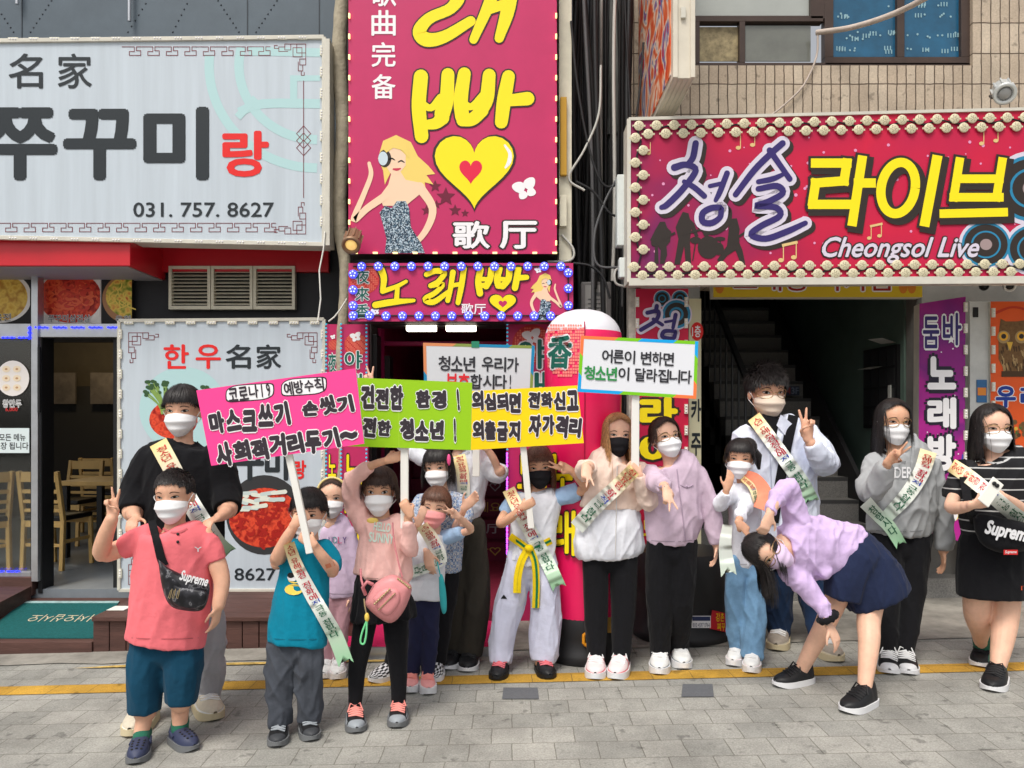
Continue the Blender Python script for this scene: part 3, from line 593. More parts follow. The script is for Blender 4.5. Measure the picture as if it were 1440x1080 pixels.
mb.lathe(p0, [(.029, .002), (.032, .012), (.027, .024), (.0, .03)], 18, 0, axis=ax)
for k in range(5): a = k * 1.2566; mb.ell(p0 + Vector((.017 * math.sin(a), -.028, .017 * math.cos(a))), (.0055,) * 3, 8, 5, 1)
lamp0 = None
spots = [(509 + i * 23.3, 375) for i in range(13)] + [(497 + i * 23.1, 444 + (i > 1) * .5) for i in range(13)] + [(497, 386), (497, 408), (497, 430), (799, 384), (799, 406), (799, 430)]
for i, (x, y) in enumerate(spots):
    if lamp0 is None: lamp0 = mb.build('lamp', [M_LAMPB, M_LAMPC], ks); base = p0; lamp0.location = pl.at(x, y, 0) - base
    else: o = lamp0.copy(); COL.objects.link(o); o.parent = ks; o.location = pl.at(x, y, 0) - base
mb = MB(); mb.tube([pl.at(x, 375, 8) for x in (497, 650, 800)], .005, 6); mb.tube([pl.at(x, 444, 8) for x in (497, 650, 800)], .005, 6); mb.tube([pl.at(799, y, 8) for y in (375, 410, 444)], .005, 6); mb.build('lamp_cord', M_DARK, ks)
# ------------------------------------------------------------------ big white restaurant sign
M_WSIGN = mat('white_sign_sheet', S(190, 200, 209), .45, .4, var=.07, vs=2, stretch=(6, 1, .3)); M_SFRM = mat('sign_frame', S(206, 202, 190), .5, var=.1, vs=6)
M_INK = mat('sign_ink', S(36, 43, 48), .5); M_SRED = mat('sign_red', S(226, 36, 34), .5); M_MRN = mat('sign_maroon', S(120, 44, 52), .5); M_TEAL = mat('sign_teal', S(176, 210, 212), .5)
LEDC = mat('led_clip', S(226, 222, 204), .4)
def clips(parent, pl, pts, hz, col=LEDC, s=1):
    base = None
    for x, y in pts:
        if base is None:
            mb = MB(); p = pl.at(x, y); w, h = (.035 * s, .012 * s) if hz else (.012 * s, .035 * s)
            mb.box(p.x - w, p.x + w, p.y - .016, p.y - .001, p.z - h, p.z + h)
            for k in (-1, 0, 1): mb.ell(p + Vector((k * .02 * s * hz, -.016, k * .02 * s * (1 - hz))), (.007 * s,) * 3, 8, 5, 1)
            base = p; o0 = mb.build('led_module', [col, M_SWH], parent)
        else: o = o0.copy(); COL.objects.link(o); o.parent = parent; o.location = pl.at(x, y) - base
def line(mb, pl, pts, w, mi, k=2):
    for i in range(len(pts) - 1):
        (a, b), (c, d) = pts[i], pts[i + 1]; q = math.hypot(c - a, d - b) or 1; nx, ny = -(d - b) / q * w / 2, (c - a) / q * w / 2; ex, ey = (c - a) / q * w / 2, (d - b) / q * w / 2
        pl.poly(mb, [(a + nx - ex, b + ny - ey), (a - nx - ex, b - ny - ey), (c - nx + ex, d - ny + ey), (c + nx + ex, d + ny + ey)], mi, k + (i % 2) * .12)
def meander(mb, pl, x0, x1, y, h, mi, up=1, step=26):
    x = x0
    while x < x1 - 8:
        u = step / 26
        line(mb, pl, [(x, y), (x + 17 * u, y), (x + 17 * u, y + h * .55), (x + 10 * u, y + h * .55), (x + 10 * u, y + h)], .9, mi)
        line(mb, pl, [(x + 10 * u, y + h), (x + 26 * u, y + h)], .9, mi, 2.5); line(mb, pl, [(x + 26 * u, y + h), (x + 26 * u, y + h * .45), (x + 20 * u, y + h * .45), (x + 20 * u, y), (x + 26 * u, y)], .9, mi, 2.8); x += step
def corner(mb, pl, x, y, sx, sy, s, mi):    # fret corner ornament
    f = lambda p: [(x + sx * a * s, y + sy * b * s) for a, b in p]
    for p in ([(0, 0), (0, 12), (-12, 12), (-12, 0), (0, 0)], [(-5, 5), (-5, 17), (-17, 17), (-17, 5), (-5, 5)], [(0, 12), (0, 28), (-8, 28), (-8, 20), (0, 20)], [(-4, 28), (-4, 36), (-10, 36), (-10, 24)], [(-6, 36), (-6, 42), (-2, 42), (-2, 38)], [(-12, 0), (-28, 0), (-28, 8), (-20, 8), (-20, 0)], [(-28, 4), (-36, 4), (-36, 10), (-24, 10)], [(-36, 6), (-42, 6), (-42, 2), (-38, 2)]): line(mb, pl, f(p), .9, mi)
ws = thing('shop_sign', 'large white restaurant signboard with black lettering and phone number above the doorway', 'sign', P(220, 340, 5.6)); pl = SP(220, 195, 5.6, 1.2)
mb = MB(); q = [pl.at(-160, 331), pl.at(455, 344), pl.at(455, 53), pl.at(-160, 60)]; mb.prism(q, (0, .22, 0), 0, 1)
# teal roundel behind the lettering
for r, w in ((110, 13), (60 + 92, 13)):
    pl.stroke(mb, [(446 + r * math.cos(R(a)), 92 + r * math.sin(R(a)) * .95) for a in range(90, 196, 8) if 446 + r * math.cos(R(a)) < 450 and 92 + r * math.sin(R(a)) * .95 > 58], w, 5, .8 + r * .002, 2, False)
pl.stroke(mb, [(336, 158), (370, 146), (450, 146)], 13, 5, 1.3, 3, False); pl.stroke(mb, [(350, 72), (450, 74)], 12, 5, 1.5, 2, False); pl.stroke(mb, [(360, 138), (334, 165)], 11, 5, 1.7, 3, False)
pl.rect(mb, 408, 106, 418, 150, 5, 1.1); pl.rect(mb, 418, 106, 450, 114, 5, 1.2)
for ch, x in (('名', 13), ('家', 82)): pl.txt(mb, ch, (x, 76, x + 47, 124), 2, 3, .012)
pl.txt(mb, '쭈', (-20, 155, 77, 250), 2, 3, .035); pl.txt(mb, '꾸', (93, 157, 188, 250), 2, 3, .035); pl.txt(mb, '미', (206, 154, 290, 250), 2, 3, .035); pl.txt(mb, '랑', (315, 186, 376, 247), 3, 3, .03)
pl.txt(mb, '031. 757. 8627', (188, 285, 385, 305), 2, 3, .012)
meander(mb, pl, 172, 384, 66, 12, 4); meander(mb, pl, -28, 384, 314, 12, 4); corner(mb, pl, 430, 62, 1, 1, 1.05, 4); corner(mb, pl, 430, 329, 1, -1, 1.05, 4)
line(mb, pl, [(427, 114), (427, 278)], .9, 4, 3.5)
for cy in (188, 198, 208): line(mb, pl, [(427, cy - 11), (437, cy), (427, cy + 11), (417, cy), (427, cy - 11)], .9, 4)
mb.build('printed_sheet', [M_WSIGN, M_SFRM, M_INK, M_SRED, M_MRN, M_TEAL], ws)
mb = MB()
for a, b in (((-160, 60), (456, 53)), ((-160, 331), (456, 344))): mb.bar(pl.at(*a, 2), pl.at(*b, 2), .03, .03)
mb.bar(pl.at(456, 53, 2), pl.at(456, 344, 2), .03, .03); mb.bar(pl.at(461, 56, -60), pl.at(461, 346, -60), .04, .16); mb.build('sign_frame', M_SFRM, ws, .003)
clips(ws, pl, [(-9 + i * 29, 56.5 - i * .15) for i in range(16)] + [(-9 + i * 29, 335 + i * .5) for i in range(16)], 1)
clips(ws, pl, [(453, 72 + i * 30) for i in range(9)], 0)

# lower white sign
ws = thing('shop_sign', 'tall white wall sign with dish photos standing on the timber deck', 'sign', P(310, 830, 5.9)); pl = SP(310, 640, 5.9)
mb = MB(); panel(mb, pl, 168, 452, 456, 830, .14, 0, 1)
for ch, x, m in (('한', 231, 3), ('우', 276, 3), ('名', 318, 2), ('家', 361, 2)): pl.txt(mb, ch, (x, 485, x + 34, 518), m, 3, .02)
corner(mb, pl, 446, 468, 1, 1, 1.0, 4); corner(mb, pl, 181, 468, -1, 1, 1.0, 4); corner(mb, pl, 181, 822, -1, -1, 1.0, 4); corner(mb, pl, 446, 822, 1, -1, 1.0, 4)
pl.disc(mb, 258, 576, 62, 5, 1.5, 60, 40)
pl.disc(mb, 244, 590, 34, 6, 2, 27, 30)
for k in range(26):
    x = random.uniform(204, 236); y = random.uniform(536, 556); pl.stroke(mb, [(x, y, 1.6), ((x + 226) / 2 + 3, (y + 575) / 2, 1.6), (232 + random.uniform(-5, 5), 582, 1.2)], 1.6, 7, 2.6 + k * .07, 3)
    pl.disc(mb, x, y, 3.4, 8, 3 + k * .07, 2.6, 8)
for k in range(10): x = random.uniform(284, 310); y = random.uniform(542, 560); pl.disc(mb, x, y, 4, 8, 3 + k * .1, 3, 8)
pl.txt(mb, '쭈', (272, 630, 326, 676), 2, 3, .035); pl.txt(mb, '꾸', (333, 630, 370, 674), 2, 3, .035); pl.txt(mb, '미', (374, 628, 404, 674), 2, 3, .035); pl.txt(mb, '랑', (412, 648, 430, 673), 3, 3, .03)
pl.disc(mb, 372, 724, 54, 9, 2, 56, 36); pl.disc(mb, 372, 728, 50, 6, 3, 42, 36)
for k in range(60):
    a = random.uniform(0, 6.3); r = math.sqrt(random.random()); x = 372 + 44 * r * math.cos(a); y = 734 + 34 * r * math.sin(a); b = random.uniform(0, 6.3); pl.stroke(mb, [(x + 5 * math.cos(b + t), y + 4 * math.sin(b + t), 4 - t * .5) for t in range(4)], 4, 10, 4 + k * .05, 2)
for k in range(13):
    x = 340 + (k % 5) * 13 + random.uniform(-3, 3); y = 694 + (k // 5) * 10; pl.stroke(mb, [(x - 9, y + random.uniform(-3, 3), 5), (x + 9, y + random.uniform(-4, 4), 6)], 5, 11 + k % 2, 8 + k * .1, 2)
pl.txt(mb, '031. 757. 8627', (212, 799, 388, 816), 2, 3, .012)
mb.build('printed_sheet', [M_WSIGN, M_SFRM, M_INK, M_SRED, M_MRN, M_TEAL, M_F2, mat('leek_green', S(130, 160, 80), .5), mat('herb_green', S(52, 84, 50), .6), mat('iron_pan', S(52, 52, 54), .4), mat('octopus_dark', S(170, 30, 22), .35), mat('squid_pale', S(225, 228, 214), .4), mat('squid_blue', S(198, 212, 208), .4)], ws)
mb = MB()
for a, b in (((168, 451), (456, 449)), ((168, 830), (456, 830)), ((168, 451), (168, 830)), ((456, 449), (456, 830))): mb.bar(pl.at(*a, 2), pl.at(*b, 2), .025, .025)
mb.build('sign_frame', M_SFRM, ws, .003)
clips(ws, pl, [(182 + i * 29, 454) for i in range(10)], 1); clips(ws, pl, [(170, 470 + i * 28) for i in range(13)] + [(454, 470 + i * 28) for i in range(13)], 0)
# wrapped pipe with loose wires between the two shops
wp = thing('wrapped_pipe', 'vertical pipe wrapped in pale tape beside the tall magenta sign', 'pipe', P(481, 700, 5.75)); mb = MB()
pp = []; rr = []
for i in range(60): y = -300 + i * 17; pp.append(P(480 + 2.5 * math.sin(i * .5) + (0 if y < 350 else 3), y, 5.75)); rr.append((.052 if y < 330 else .04) + (.004 if i % 2 else 0))
mb.tube(pp, rr, 14); mb.build('wrapping', mat('pale_tape', S(168, 158, 138), .8, var=.25, vs=14, bump=.6, bs=50), wp)
mb = MB(); mb.tube([P(x, y, 5.6) for x, y in ((457, 326), (455, 350), (449, 380), (451, 420), (447, 452))], .006, 6); mb.tube([P(x, y, 5.65) for x, y in ((488, 420), (478, 436), (470, 446), (462, 452))], .006, 6); mb.build('loose_wire', M_WHT, wp)

# ------------------------------------------------------------------ tall magenta karaoke sign
ts = thing('vertical_sign', 'tall magenta karaoke sign with yellow lettering, heart and blonde singer', 'sign', P(637, 358, 5.5)); pl = SP(637, 180, 5.5); mb = MB()
panel(mb, pl, 490, -260, 783, 357, .2, 0, 3)
pl.txt(mb, '歌', (523, -34, 557, 9), 1, 3, .012)
for i, ch in enumerate('曲完备'): pl.txt(mb, ch, (523, 15 + i * 45, 556, 50 + i * 45 - (1 if i else 0)), 1, 3, .014)
brush(mb, pl, [[(588, -22, 16), (620, -26, 20), (644, -8, 20), (634, 12, 16), (604, 26, 16), (590, 44, 19), (600, 56, 20), (625, 52, 17), (662, 30, 14)], [(700, -40, 18), (690, 0, 17), (666, 56, 12)], [(686, 14, 14), (710, 6, 14)], [(722, -50, 20), (715, 10, 20), (702, 54, 13)]], 18, 2, 3, 3, 4)
brush(mb, pl, [[(592, 108, 20), (589, 150, 20), (593, 192, 19)], [(630, 105, 18), (628, 140, 20), (622, 160, 22)], [(594, 176, 12), (612, 174, 16), (622, 166, 20)], [(592, 145, 10), (606, 152, 10), (620, 138, 12)], [(653, 104, 18), (648, 140, 20), (650, 164, 20)], [(688, 106, 18), (684, 140, 20), (672, 162, 18)], [(650, 170, 16), (664, 168, 18), (678, 156, 18)], [(652, 146, 10), (664, 150, 10), (682, 132, 12)], [(715, 108, 18), (709, 140, 20), (705, 172, 18)], [(712, 142, 16), (742, 139, 19)]], 18, 2, 3, 3, 4.5)
pl.poly(mb, heart(667, 244, 118, 110), 3, 5); pl.poly(mb, heart(667, 243, 111, 103), 2, 6); pl.poly(mb, heart(662, 243, 32, 34), 9, 7)
pl.stroke(mb, [(710, 205, 3), (717, 216, 5), (716, 228, 6), (711, 236, 3)], 5, 1, 7, 4)
butterfly(mb, pl, 739, 266, 17, 1, 3, -20)
for ch, x in (('歌', 638), ('厅', 704)): pl.txt(mb, ch, (x, 312, x + 50, 349), 3, 3, .07); pl.txt(mb, ch, (x, 312, x + 50, 349), 1, 5, .025)
def star(mb, pl, x, y, r, mi, k): pl.poly(mb, [(x + (r if i % 2 == 0 else r * .45) * math.sin(i * .628), y - (r if i % 2 == 0 else r * .45) * math.cos(i * .628)) for i in range(10)], mi, k)
for x, y, r in ((627, 277, 14), (612, 262, 9), (640, 296, 9), (614, 288, 7), (600, 296, 8), (654, 300, 6)): star(mb, pl, x, y, r, 8, 1.5 + r * .02)
singer(mb, pl, lambda u, v: (490 + u * 122, 190 + v * 166), 10, 3)
mb.build('printed_panel', SIGNM + [mat('heart_red', S(224, 30, 70), .5)] + FIGM, ts)
M_WARM = mat('warm_led', S(255, 226, 150), .4, emit=1.6)
clips(ts, pl, [(491.5, -6 + i * 29) for i in range(13)] + [(782, -6 + i * 29) for i in range(13)], 0, M_WARM, .45); clips(ts, pl, [(500 + i * 28, 356) for i in range(11)], 1, M_WARM, .45)
mb = MB(); pb(mb, 786, -260, 804, 366, 5.62, .2, 0); pb(mb, 788, 136, 797, 246, 5.58, .04, 1); pb(mb, 787, 274, 797, 318, 5.57, .05, 0); mb.build('sign_post', [M_CREAM, mat('ochre_tape', S(196, 150, 50), .6)], ts, .003)
# spotlight with a copper lens at the foot of the sign
def floodlight(name, label, px, py, d, dirv, s, m1, m2):
    t = thing(name, label, 'spotlight', P(px, py, d)); z = Vector(dirv).normalized(); x = z.orthogonal().normalized(); y = z.cross(x); c = P(px, py, d); mb = MB()
    mb.lathe(c, [(.045 * s, -.1 * s), (.06 * s, -.09 * s), (.06 * s, .05 * s), (.072 * s, .06 * s), (.072 * s, .09 * s), (.055 * s, .092 * s), (.045 * s, .075 * s)], 20, axis=(x, y, z))
    for k in range(9): a = k * .7; u = (x * math.cos(a) + y * math.sin(a)); mb.bar(c + u * .062 * s - z * .09 * s, c + u * .062 * s + z * .04 * s, .008 * s, .02 * s, 0, u)
    mb.build('housing', m1, t); mb = MB(); mb.lathe(c + z * .078 * s, [(.0, 0), (.044 * s, 0), (.03 * s, .012 * s), (0, .016 * s)], 18, axis=(x, y, z)); mb.build('lens', m2, t)
    mb = MB(); mb.bar(c - z * .03 * s + x * .07 * s, c - z * .03 * s + Vector((0, .14 * s, .02)), .02 * s, .012 * s); mb.build('bracket', M_DARK, t)
floodlight('spotlight', 'copper toned spotlight at the foot of the tall magenta sign', 496, 338, 5.35, (.0, -.75, -.65), .9, mat('copper', S(150, 120, 96), .4, metal=.5), mat('warm_lens', S(240, 200, 120), .2, emit=.6))

# ------------------------------------------------------------------ dark gap with cables, pipe and meter
gp = thing('gap_wall', 'dark rear wall of the narrow gap full of cables', 'wall', P(845, 800, 7.4)); mb = MB()
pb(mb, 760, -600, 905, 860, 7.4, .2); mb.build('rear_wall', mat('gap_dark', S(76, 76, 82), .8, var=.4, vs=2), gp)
mb = MB(); a = P(800, 0, 6.1).x; mb.box(a - .1, a, 6.26, 7.4, -.1, 5.5); mb.build('side_wall', mat('gap_grey', S(112, 112, 112), .8, var=.3, vs=2), gp)
dp = MB(); dp.tube([P(866, y, 6.6) for y in (-200, 100, 175)], .075, 14); dp.tube([P(866, y, 6.6) for y in (170, 192)], .09, 14); dp.tube([P(867, y, 6.6) for y in (188, 400, 860)], .075, 14)
tag(dp.build('drain_pipe', mat('grey_pvc', S(120, 122, 120), .55, var=.15, vs=5)), 'grey plastic drainpipe running down behind the cables', 'pipe')
cb = thing('cable_bundle', 'tangle of black overhead cables hanging in the gap beside the magenta sign', 'cables', P(840, 600, 6.2)); MC = [mat('black_cable', S(36, 36, 38), .5), mat('grey_cable', S(90, 90, 92), .6), mat('white_cable', S(190, 188, 182), .6)]
for k in range(44):
    x = random.uniform(806, 884); d = random.uniform(5.75, 6.9); x2 = x + random.uniform(-16, 16); yb = random.uniform(380, 620); n = 9; pts = []
    ph = random.uniform(0, 6); am = random.uniform(1, 7)
    for i in range(n): t = i / (n - 1); pts.append(P(x + (x2 - x) * t + am * math.sin(ph + t * 5), -60 + (yb + 60) * t, d))
    mb = MB(); mb.tube([Vector(q) for q in catmull([tuple(p) for p in pts], 4)], random.choice([.008, .01, .014, .02]), 6); mb.build('cable', MC[0 if k % 7 else 1 + (k // 7) % 2], cb)
for pts, m in (([(803, 30), (812, 120), (830, 215), (852, 262), (880, 240), (897, 150), (905, 60)], 0), ([(810, 255), (835, 270), (858, 300), (880, 305)], 0), ([(790, 330), (806, 350), (802, 366), (770, 368)], 2), ([(845, 92), (842, 160), (822, 210), (800, 250), (822, 268)], 2), ([(806, 370), (830, 374), (848, 390), (858, 420)], 0), ([(882, 372), (866, 380), (866, 398), (880, 402), (890, 396)], 2), ([(868, 250), (850, 285), (836, 330), (840, 372), (876, 376)], 1)):
    mb = MB(); mb.tube([Vector(q) for q in catmull([tuple(P(x, y, 5.6)) for x, y in pts], 6)], .009, 6); mb.build('cable', MC[m], cb)
em = thing('electric_meter', 'grey electricity meter box behind the pink inflatable column', 'meter', P(838, 445, 5.95)); mb = MB(); pb(mb, 817, 396, 860, 470, 5.95, .1); mb.build('case', mat('meter_grey', S(128, 124, 124), .5, var=.1, vs=6), em, .012)
mb = MB(); pb(mb, 823, 401, 853, 466, 5.942, .006, 0); pb(mb, 833, 411, 850, 416, 5.938, .003, 1)
for k in range(6): pb(mb, 827, 420 + k * 6, 844 + k % 3 * 3, 421.5 + k * 6, 5.938, .003, 1)
mb.build('face_plate', [mat('meter_face', S(168, 166, 164), .4), mat('meter_print', S(104, 104, 106), .5)], em)
tb = MB(); pb(tb, 868, 245, 886, 345, 5.45, .1); pb(tb, 871, 362, 882, 390, 5.42, .08); tag(tb.build('junction_box', mat('white_box', S(214, 220, 218), .5, var=.08, vs=6), bev=.006), 'white wiring box fixed at the left end of the live music sign', 'box')

# ------------------------------------------------------------------ right building
M_TILE = brick_mat('wall_tile', S(204, 188, 168), S(186, 168, 148), S(92, 78, 66), .077, .25, .005, 0, True, 60, .2, .8, .45, .25)
bb2 = thing('tiled_building', 'beige tiled building with brown windows above a dark open stairwell', 'building', (3, 6.4, 0)); RW = 6.3
mb = MB(); pb(mb, 888, 92, 2000, 402, RW, .25); pb(mb, 1368, -600, 2000, 92, RW, .25); pb(mb, 888, -600, 977, 92, RW, .25); pb(mb, 977, -600, 1368, -190, RW, .25); pb(mb, 1296, 402, 2000, 850, RW, .25, 1); pb(mb, 888, 402, 984, 850, RW, .25, 1)
mb.build('wall', [M_TILE, mat('grey_render', S(120, 118, 114), .8, var=.2, vs=3)], bb2)
M_BRN = mat('brown_frame', S(70, 56, 50), .4, var=.15, vs=6); FD = RW + .04
wf = MB()
for (x0, y0, x1, y1) in ((977, 88, 1368, 93), (977, 22, 1158, 30), (1040, 30, 1048, 88), (1140, 26, 1160, -190), (1160, 80, 1366, 91), (1160, -190, 1172, 80), (1262, -190, 1272, 80), (1352, -190, 1366, 80), (978, 30, 984, 90)):
    y0, y1 = min(y0, y1), max(y0, y1); pb(wf, x0, y0, x1, y1, FD, .08)
wf = wf.build('window_frame', M_BRN, bb2, .003)
mb = MB(); pb(mb, 1048, 36, 1140, 86, FD + .03, .01, 0); pb(mb, 984, 38, 1040, 86, FD + .05, .01, 1); pb(mb, 977, -190, 1140, 22, FD + .04, .01, 2); mb.build('window_pane', [mat('dusty_pane', S(112, 114, 108), .12, .6, var=.15, vs=3), mat('flaked_pane', S(150, 136, 104), .5, var=.5, vs=16), mat('frosted_pane', S(168, 172, 168), .25, .6, var=.08, vs=3)], wf)
mb = MB(); pb(mb, 1172, -190, 1262, 80, FD + .04, .01); pb(mb, 1272, -190, 1352, 80, FD + .04, .01)
pl = SP(1260, 40, FD + .038)
for k in range(60):
    x = random.choice([random.uniform(1176, 1258), random.uniform(1276, 1348)]); y = random.choice([22, 48, 52, 70, 8]) + random.uniform(-3, 3)
    if k % 3: pl.disc(mb, x, y, 1.5, 1, 1 + k * .01, 1.5, 8)
    else:
        for j in range(3): pl.rect(mb, min(x + j * 4, 1348), y - 3, min(x + j * 4 + 1.6, 1350), y + 3, 1, 1 + k * .01)
mb.build('window_film', [mat('blue_film', S(26, 84, 116), .25, .6, var=.3, vs=4), mat('film_print', S(140, 176, 186), .5)], wf)
mb = MB(); mb.tube([Vector(q) for q in catmull([tuple(P(x, y, d)) for x, y, d in ((1148, 46, 6.28), (1200, 38, 6.1), (1260, 18, 5.9), (1320, -14, 5.6), (1380, -60, 5.3))], 5)], .022, 8); mb.tube([Vector(q) for q in catmull([tuple(P(x, y, 6.27)) for x, y in ((1150, 48), (1148, 80), (1130, 120), (1100, 150), (1080, 165))], 4)], .008, 6)
tag(mb.build('cable', mat('pale_cable', S(190, 176, 166), .7, var=.15, vs=20)), 'thick pale cable rising out of the tiled building window', 'cable')
# stairwell: floor, stairs, side walls
XG = 3.345; XL = P(985, 0, RW).x
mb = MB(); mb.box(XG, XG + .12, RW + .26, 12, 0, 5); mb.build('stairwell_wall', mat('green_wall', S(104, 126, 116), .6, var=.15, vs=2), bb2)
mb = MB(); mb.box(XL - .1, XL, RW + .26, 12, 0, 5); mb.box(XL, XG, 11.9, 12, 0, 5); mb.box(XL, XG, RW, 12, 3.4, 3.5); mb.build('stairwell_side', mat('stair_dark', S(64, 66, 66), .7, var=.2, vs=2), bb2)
mb = MB(); M_GRAN = mat('granite', S(130, 128, 124), .6, .4, var=.4, vs=120); SX0 = 2.12; SX1 = 3.05
for i in range(15):
    x0, x1 = (XL, 4.3) if i < 2 else ((XL, XG - .01) if i < 4 else (SX0, SX1)); y0 = 6.12 + i * .215; z0 = .05 + i * .185
    x1 = min(x1, XG - .01) if i >= 2 else x1; y1 = (6.3 if False else y0 + .4)
    mb.box(x0, x1, y0, y1, z0 - .3, z0 + .185); 
mb.build('stair', [M_GRAN], bb2, .004)
mb = MB()
for i in range(2, 15): mb.box(SX0 if i > 3 else XL, SX1, 6.1165 + i * .215, 6.122 + i * .215, .05 + (i + 1) * .185 - .03, .05 + (i + 1) * .185 + .002)
mb.build('stair_nosing', mat('nosing', S(70, 70, 70), .5), bb2)
mb = MB(); mb.box(SX1, SX1 + .03, 6.9, 9.6, .4, .5); mb.hexa([(SX1, 6.5, .3), (SX1 + .04, 6.5, .3), (SX1 + .04, 9.3, 2.6), (SX1, 9.3, 2.6), (SX1, 6.5, .75), (SX1 + .04, 6.5, .75), (SX1 + .04, 9.3, 3.15), (SX1, 9.3, 3.15)]); mb.build('stair_stringer', mat('stringer_dark', S(34, 34, 36), .6), bb2)
mb = MB()
for i in range(3, 14): y = 6.25 + i * .215; z = .05 + (i + 1) * .185; mb.tube([(SX0 + .04, y, z), (SX0 + .04, y, z + .85)], .011, 6)
mb.bar((SX0 + .04, 6.8, .05 + 4 * .185 + .85), (SX0 + .04, 9.2, .05 + 14.6 * .185 + .85), .05, .04); mb.build('handrail', mat('steel_dark', S(96, 98, 100), .4, metal=.6), bb2)
mb = MB(); mb.box(XG - .03, XG - .002, 6.62, 7.25, 1.42, 2.15, 0)
for i in range(4):
    for j in range(4): mb.box(XG - .036, XG - .031, 6.65 + i * .15, 6.78 + i * .15, 1.45 + j * .175, 1.6 + j * .175, 1)
mb.box(XG - .05, XG - .037, 6.7, 6.74, 1.55, 1.8, 2); mb.bar((XG - .04, 6.75, 2.17), (XG - .2, 6.66, 2.2), .14, .002, 2); mb.bar((XG - .04, 6.95, 1.98), (XG - .2, 6.86, 1.95), .14, .002, 2)
mb.build('mailbox', [M_DARK, mat('mailbox_door', S(58, 60, 62), .4, metal=.4), mat('paper', S(190, 192, 186), .8)], bb2)
pl = SP(1115, 548, 6.12 + 8 * .215 - .004); mb = MB(); pl.rect(mb, 1100, 543, 1124, 556, 0, 1); pl.txt(mb, '3F', (1113, 545, 1123, 554), 1, 2, .02); pl.txt(mb, '댁', (1101, 545, 1111, 554), 2, 2, .02); mb.build('floor_plate', [mat('plate_navy', S(30, 44, 70), .5), mat('plate_grey', S(120, 130, 150), .5), mat('plate_red', S(150, 50, 50), .5)], bb2)
# projecting sign box
bs = thing('blade_sign', 'cream projecting sign box with an orange printed side on the tiled wall', 'sign', P(955, 100, 5.0)); zb = P(0, 110, 4.95).z; xa = P(946, 0, 4.95).x; xb = P(977, 0, 4.95).x
mb = MB(); mb.box(xa, xb, 4.95, 6.28, zb, zb + 2.4, 0); 
for k in range(5): mb.bar((xa + .012 + k * .03, 4.96, zb - .004), (xa + .012 + k * .03, 6.27, zb - .004), .004, .008, 1)
for k in (0, 1): mb.box(xa + (.0 if k == 0 else xb - xa - .03), xa + (.03 if k == 0 else xb - xa), 4.935, 4.9495, zb, zb + 2.4, 0)
for z in (.38, 1.1): mb.box(xa + .05, xa + .08, 4.93, 4.949, zb + z, zb + z + .07, 1)
mb.build('sign_case', [mat('cream_panel', S(214, 206, 190), .5, var=.1, vs=4), M_SFRM], bs, .004)
def swirl(n, l):
    v = coords(n, l, (2.2, 2.2, 2.2)); t = n.new('ShaderNodeTexNoise'); t.inputs['Scale'].default_value = 1.2; t.inputs['Distortion'].default_value = 2.5; l.new(v, t.inputs['Vector']); return t.outputs[0]
mb = MB(); mb.box(xa - .008, xa - .001, 5.0, 6.24, zb + .04, zb + 2.38); mb.build('printed_side', ramp_mat('orange_print', [(.32, S(214, 52, 34)), (.45, S(226, 110, 60)), (.54, S(240, 214, 190)), (.62, S(86, 110, 170)), (.7, S(206, 40, 40))], swirl, .5), bs)
# big live-music sign
lv = thing('marquee_sign', 'wide crimson live music marquee ringed with round lamps over the stairwell', 'sign', P(1180, 394, 5.25)); pl = SP(1160, 280, 5.25, 1.0); mb = MB()
q = [pl.at(884, 396), pl.at(1600, 392), pl.at(1600, 152), pl.at(884, 168)]; mb.prism(q, (0, .24, 0), 0, 1)
for i in range(90):
    x = random.uniform(915, 1440); y = random.uniform(190, 362); pl.disc(mb, x, y, random.uniform(.8, 2.6), 9, 1 + i * .008, None, 8)
CH = [[(978, 202, 9), (974, 222, 9), (966, 232, 7)], [(948, 236, 10), (964, 232, 9), (978, 240, 9), (960, 266, 9), (938, 288, 9), (930, 292, 7)], [(962, 256, 7), (976, 264, 8), (990, 276, 8)], [(1022, 244, 8), (1012, 270, 8), (1006, 282, 6)], [(998, 262, 6), (1016, 258, 6)], [(1012, 292, 8), (1000, 293, 9), (988, 300, 9), (988, 312, 9), (1000, 314, 9), (1012, 306, 8), (1014, 294, 8)]]
SOL = [[(1100, 202, 9), (1084, 216, 9), (1060, 240, 9), (1034, 274, 8)], [(1082, 212, 9), (1096, 232, 8), (1110, 252, 8)], [(1104, 244, 5), (1086, 252, 8), (1066, 256, 7)], [(1066, 266, 8), (1092, 262, 9), (1100, 272, 9), (1080, 284, 9), (1062, 290, 8), (1090, 292, 9), (1096, 304, 9), (1070, 318, 9), (1056, 330, 9), (1076, 336, 9), (1106, 326, 9), (1132, 314, 7)]]
for st in (CH, SOL):
    for i, s in enumerate(st):
        pl.stroke(mb, [(x + 5, y + 5, w + 13) for x, y, w in s], 9, 3, 3 + i * .05); pl.stroke(mb, [(x, y, w + 12) for x, y, w in s], 9, 8, 5 + i * .05); pl.stroke(mb, s, 9, 7, 7 + i * .05)
BX = {'라': (1136, 224, 1226, 316), '이': (1234, 224, 1326, 316), '브': (1326, 224, 1412, 305)}
def blk(t, quad, strokes, w):      # block letters from heavy straight bars
    for mi, e, k, dx, dy in ((3, 9, 8, 5, 5), (3, 7, 8.6, 0, 0), (2, 0, 10, 0, 0)):
        for i, s in enumerate(strokes): line(mb, pl, [(x + dx, y + dy) for x, y in s], w + e, mi, k + i * .15)
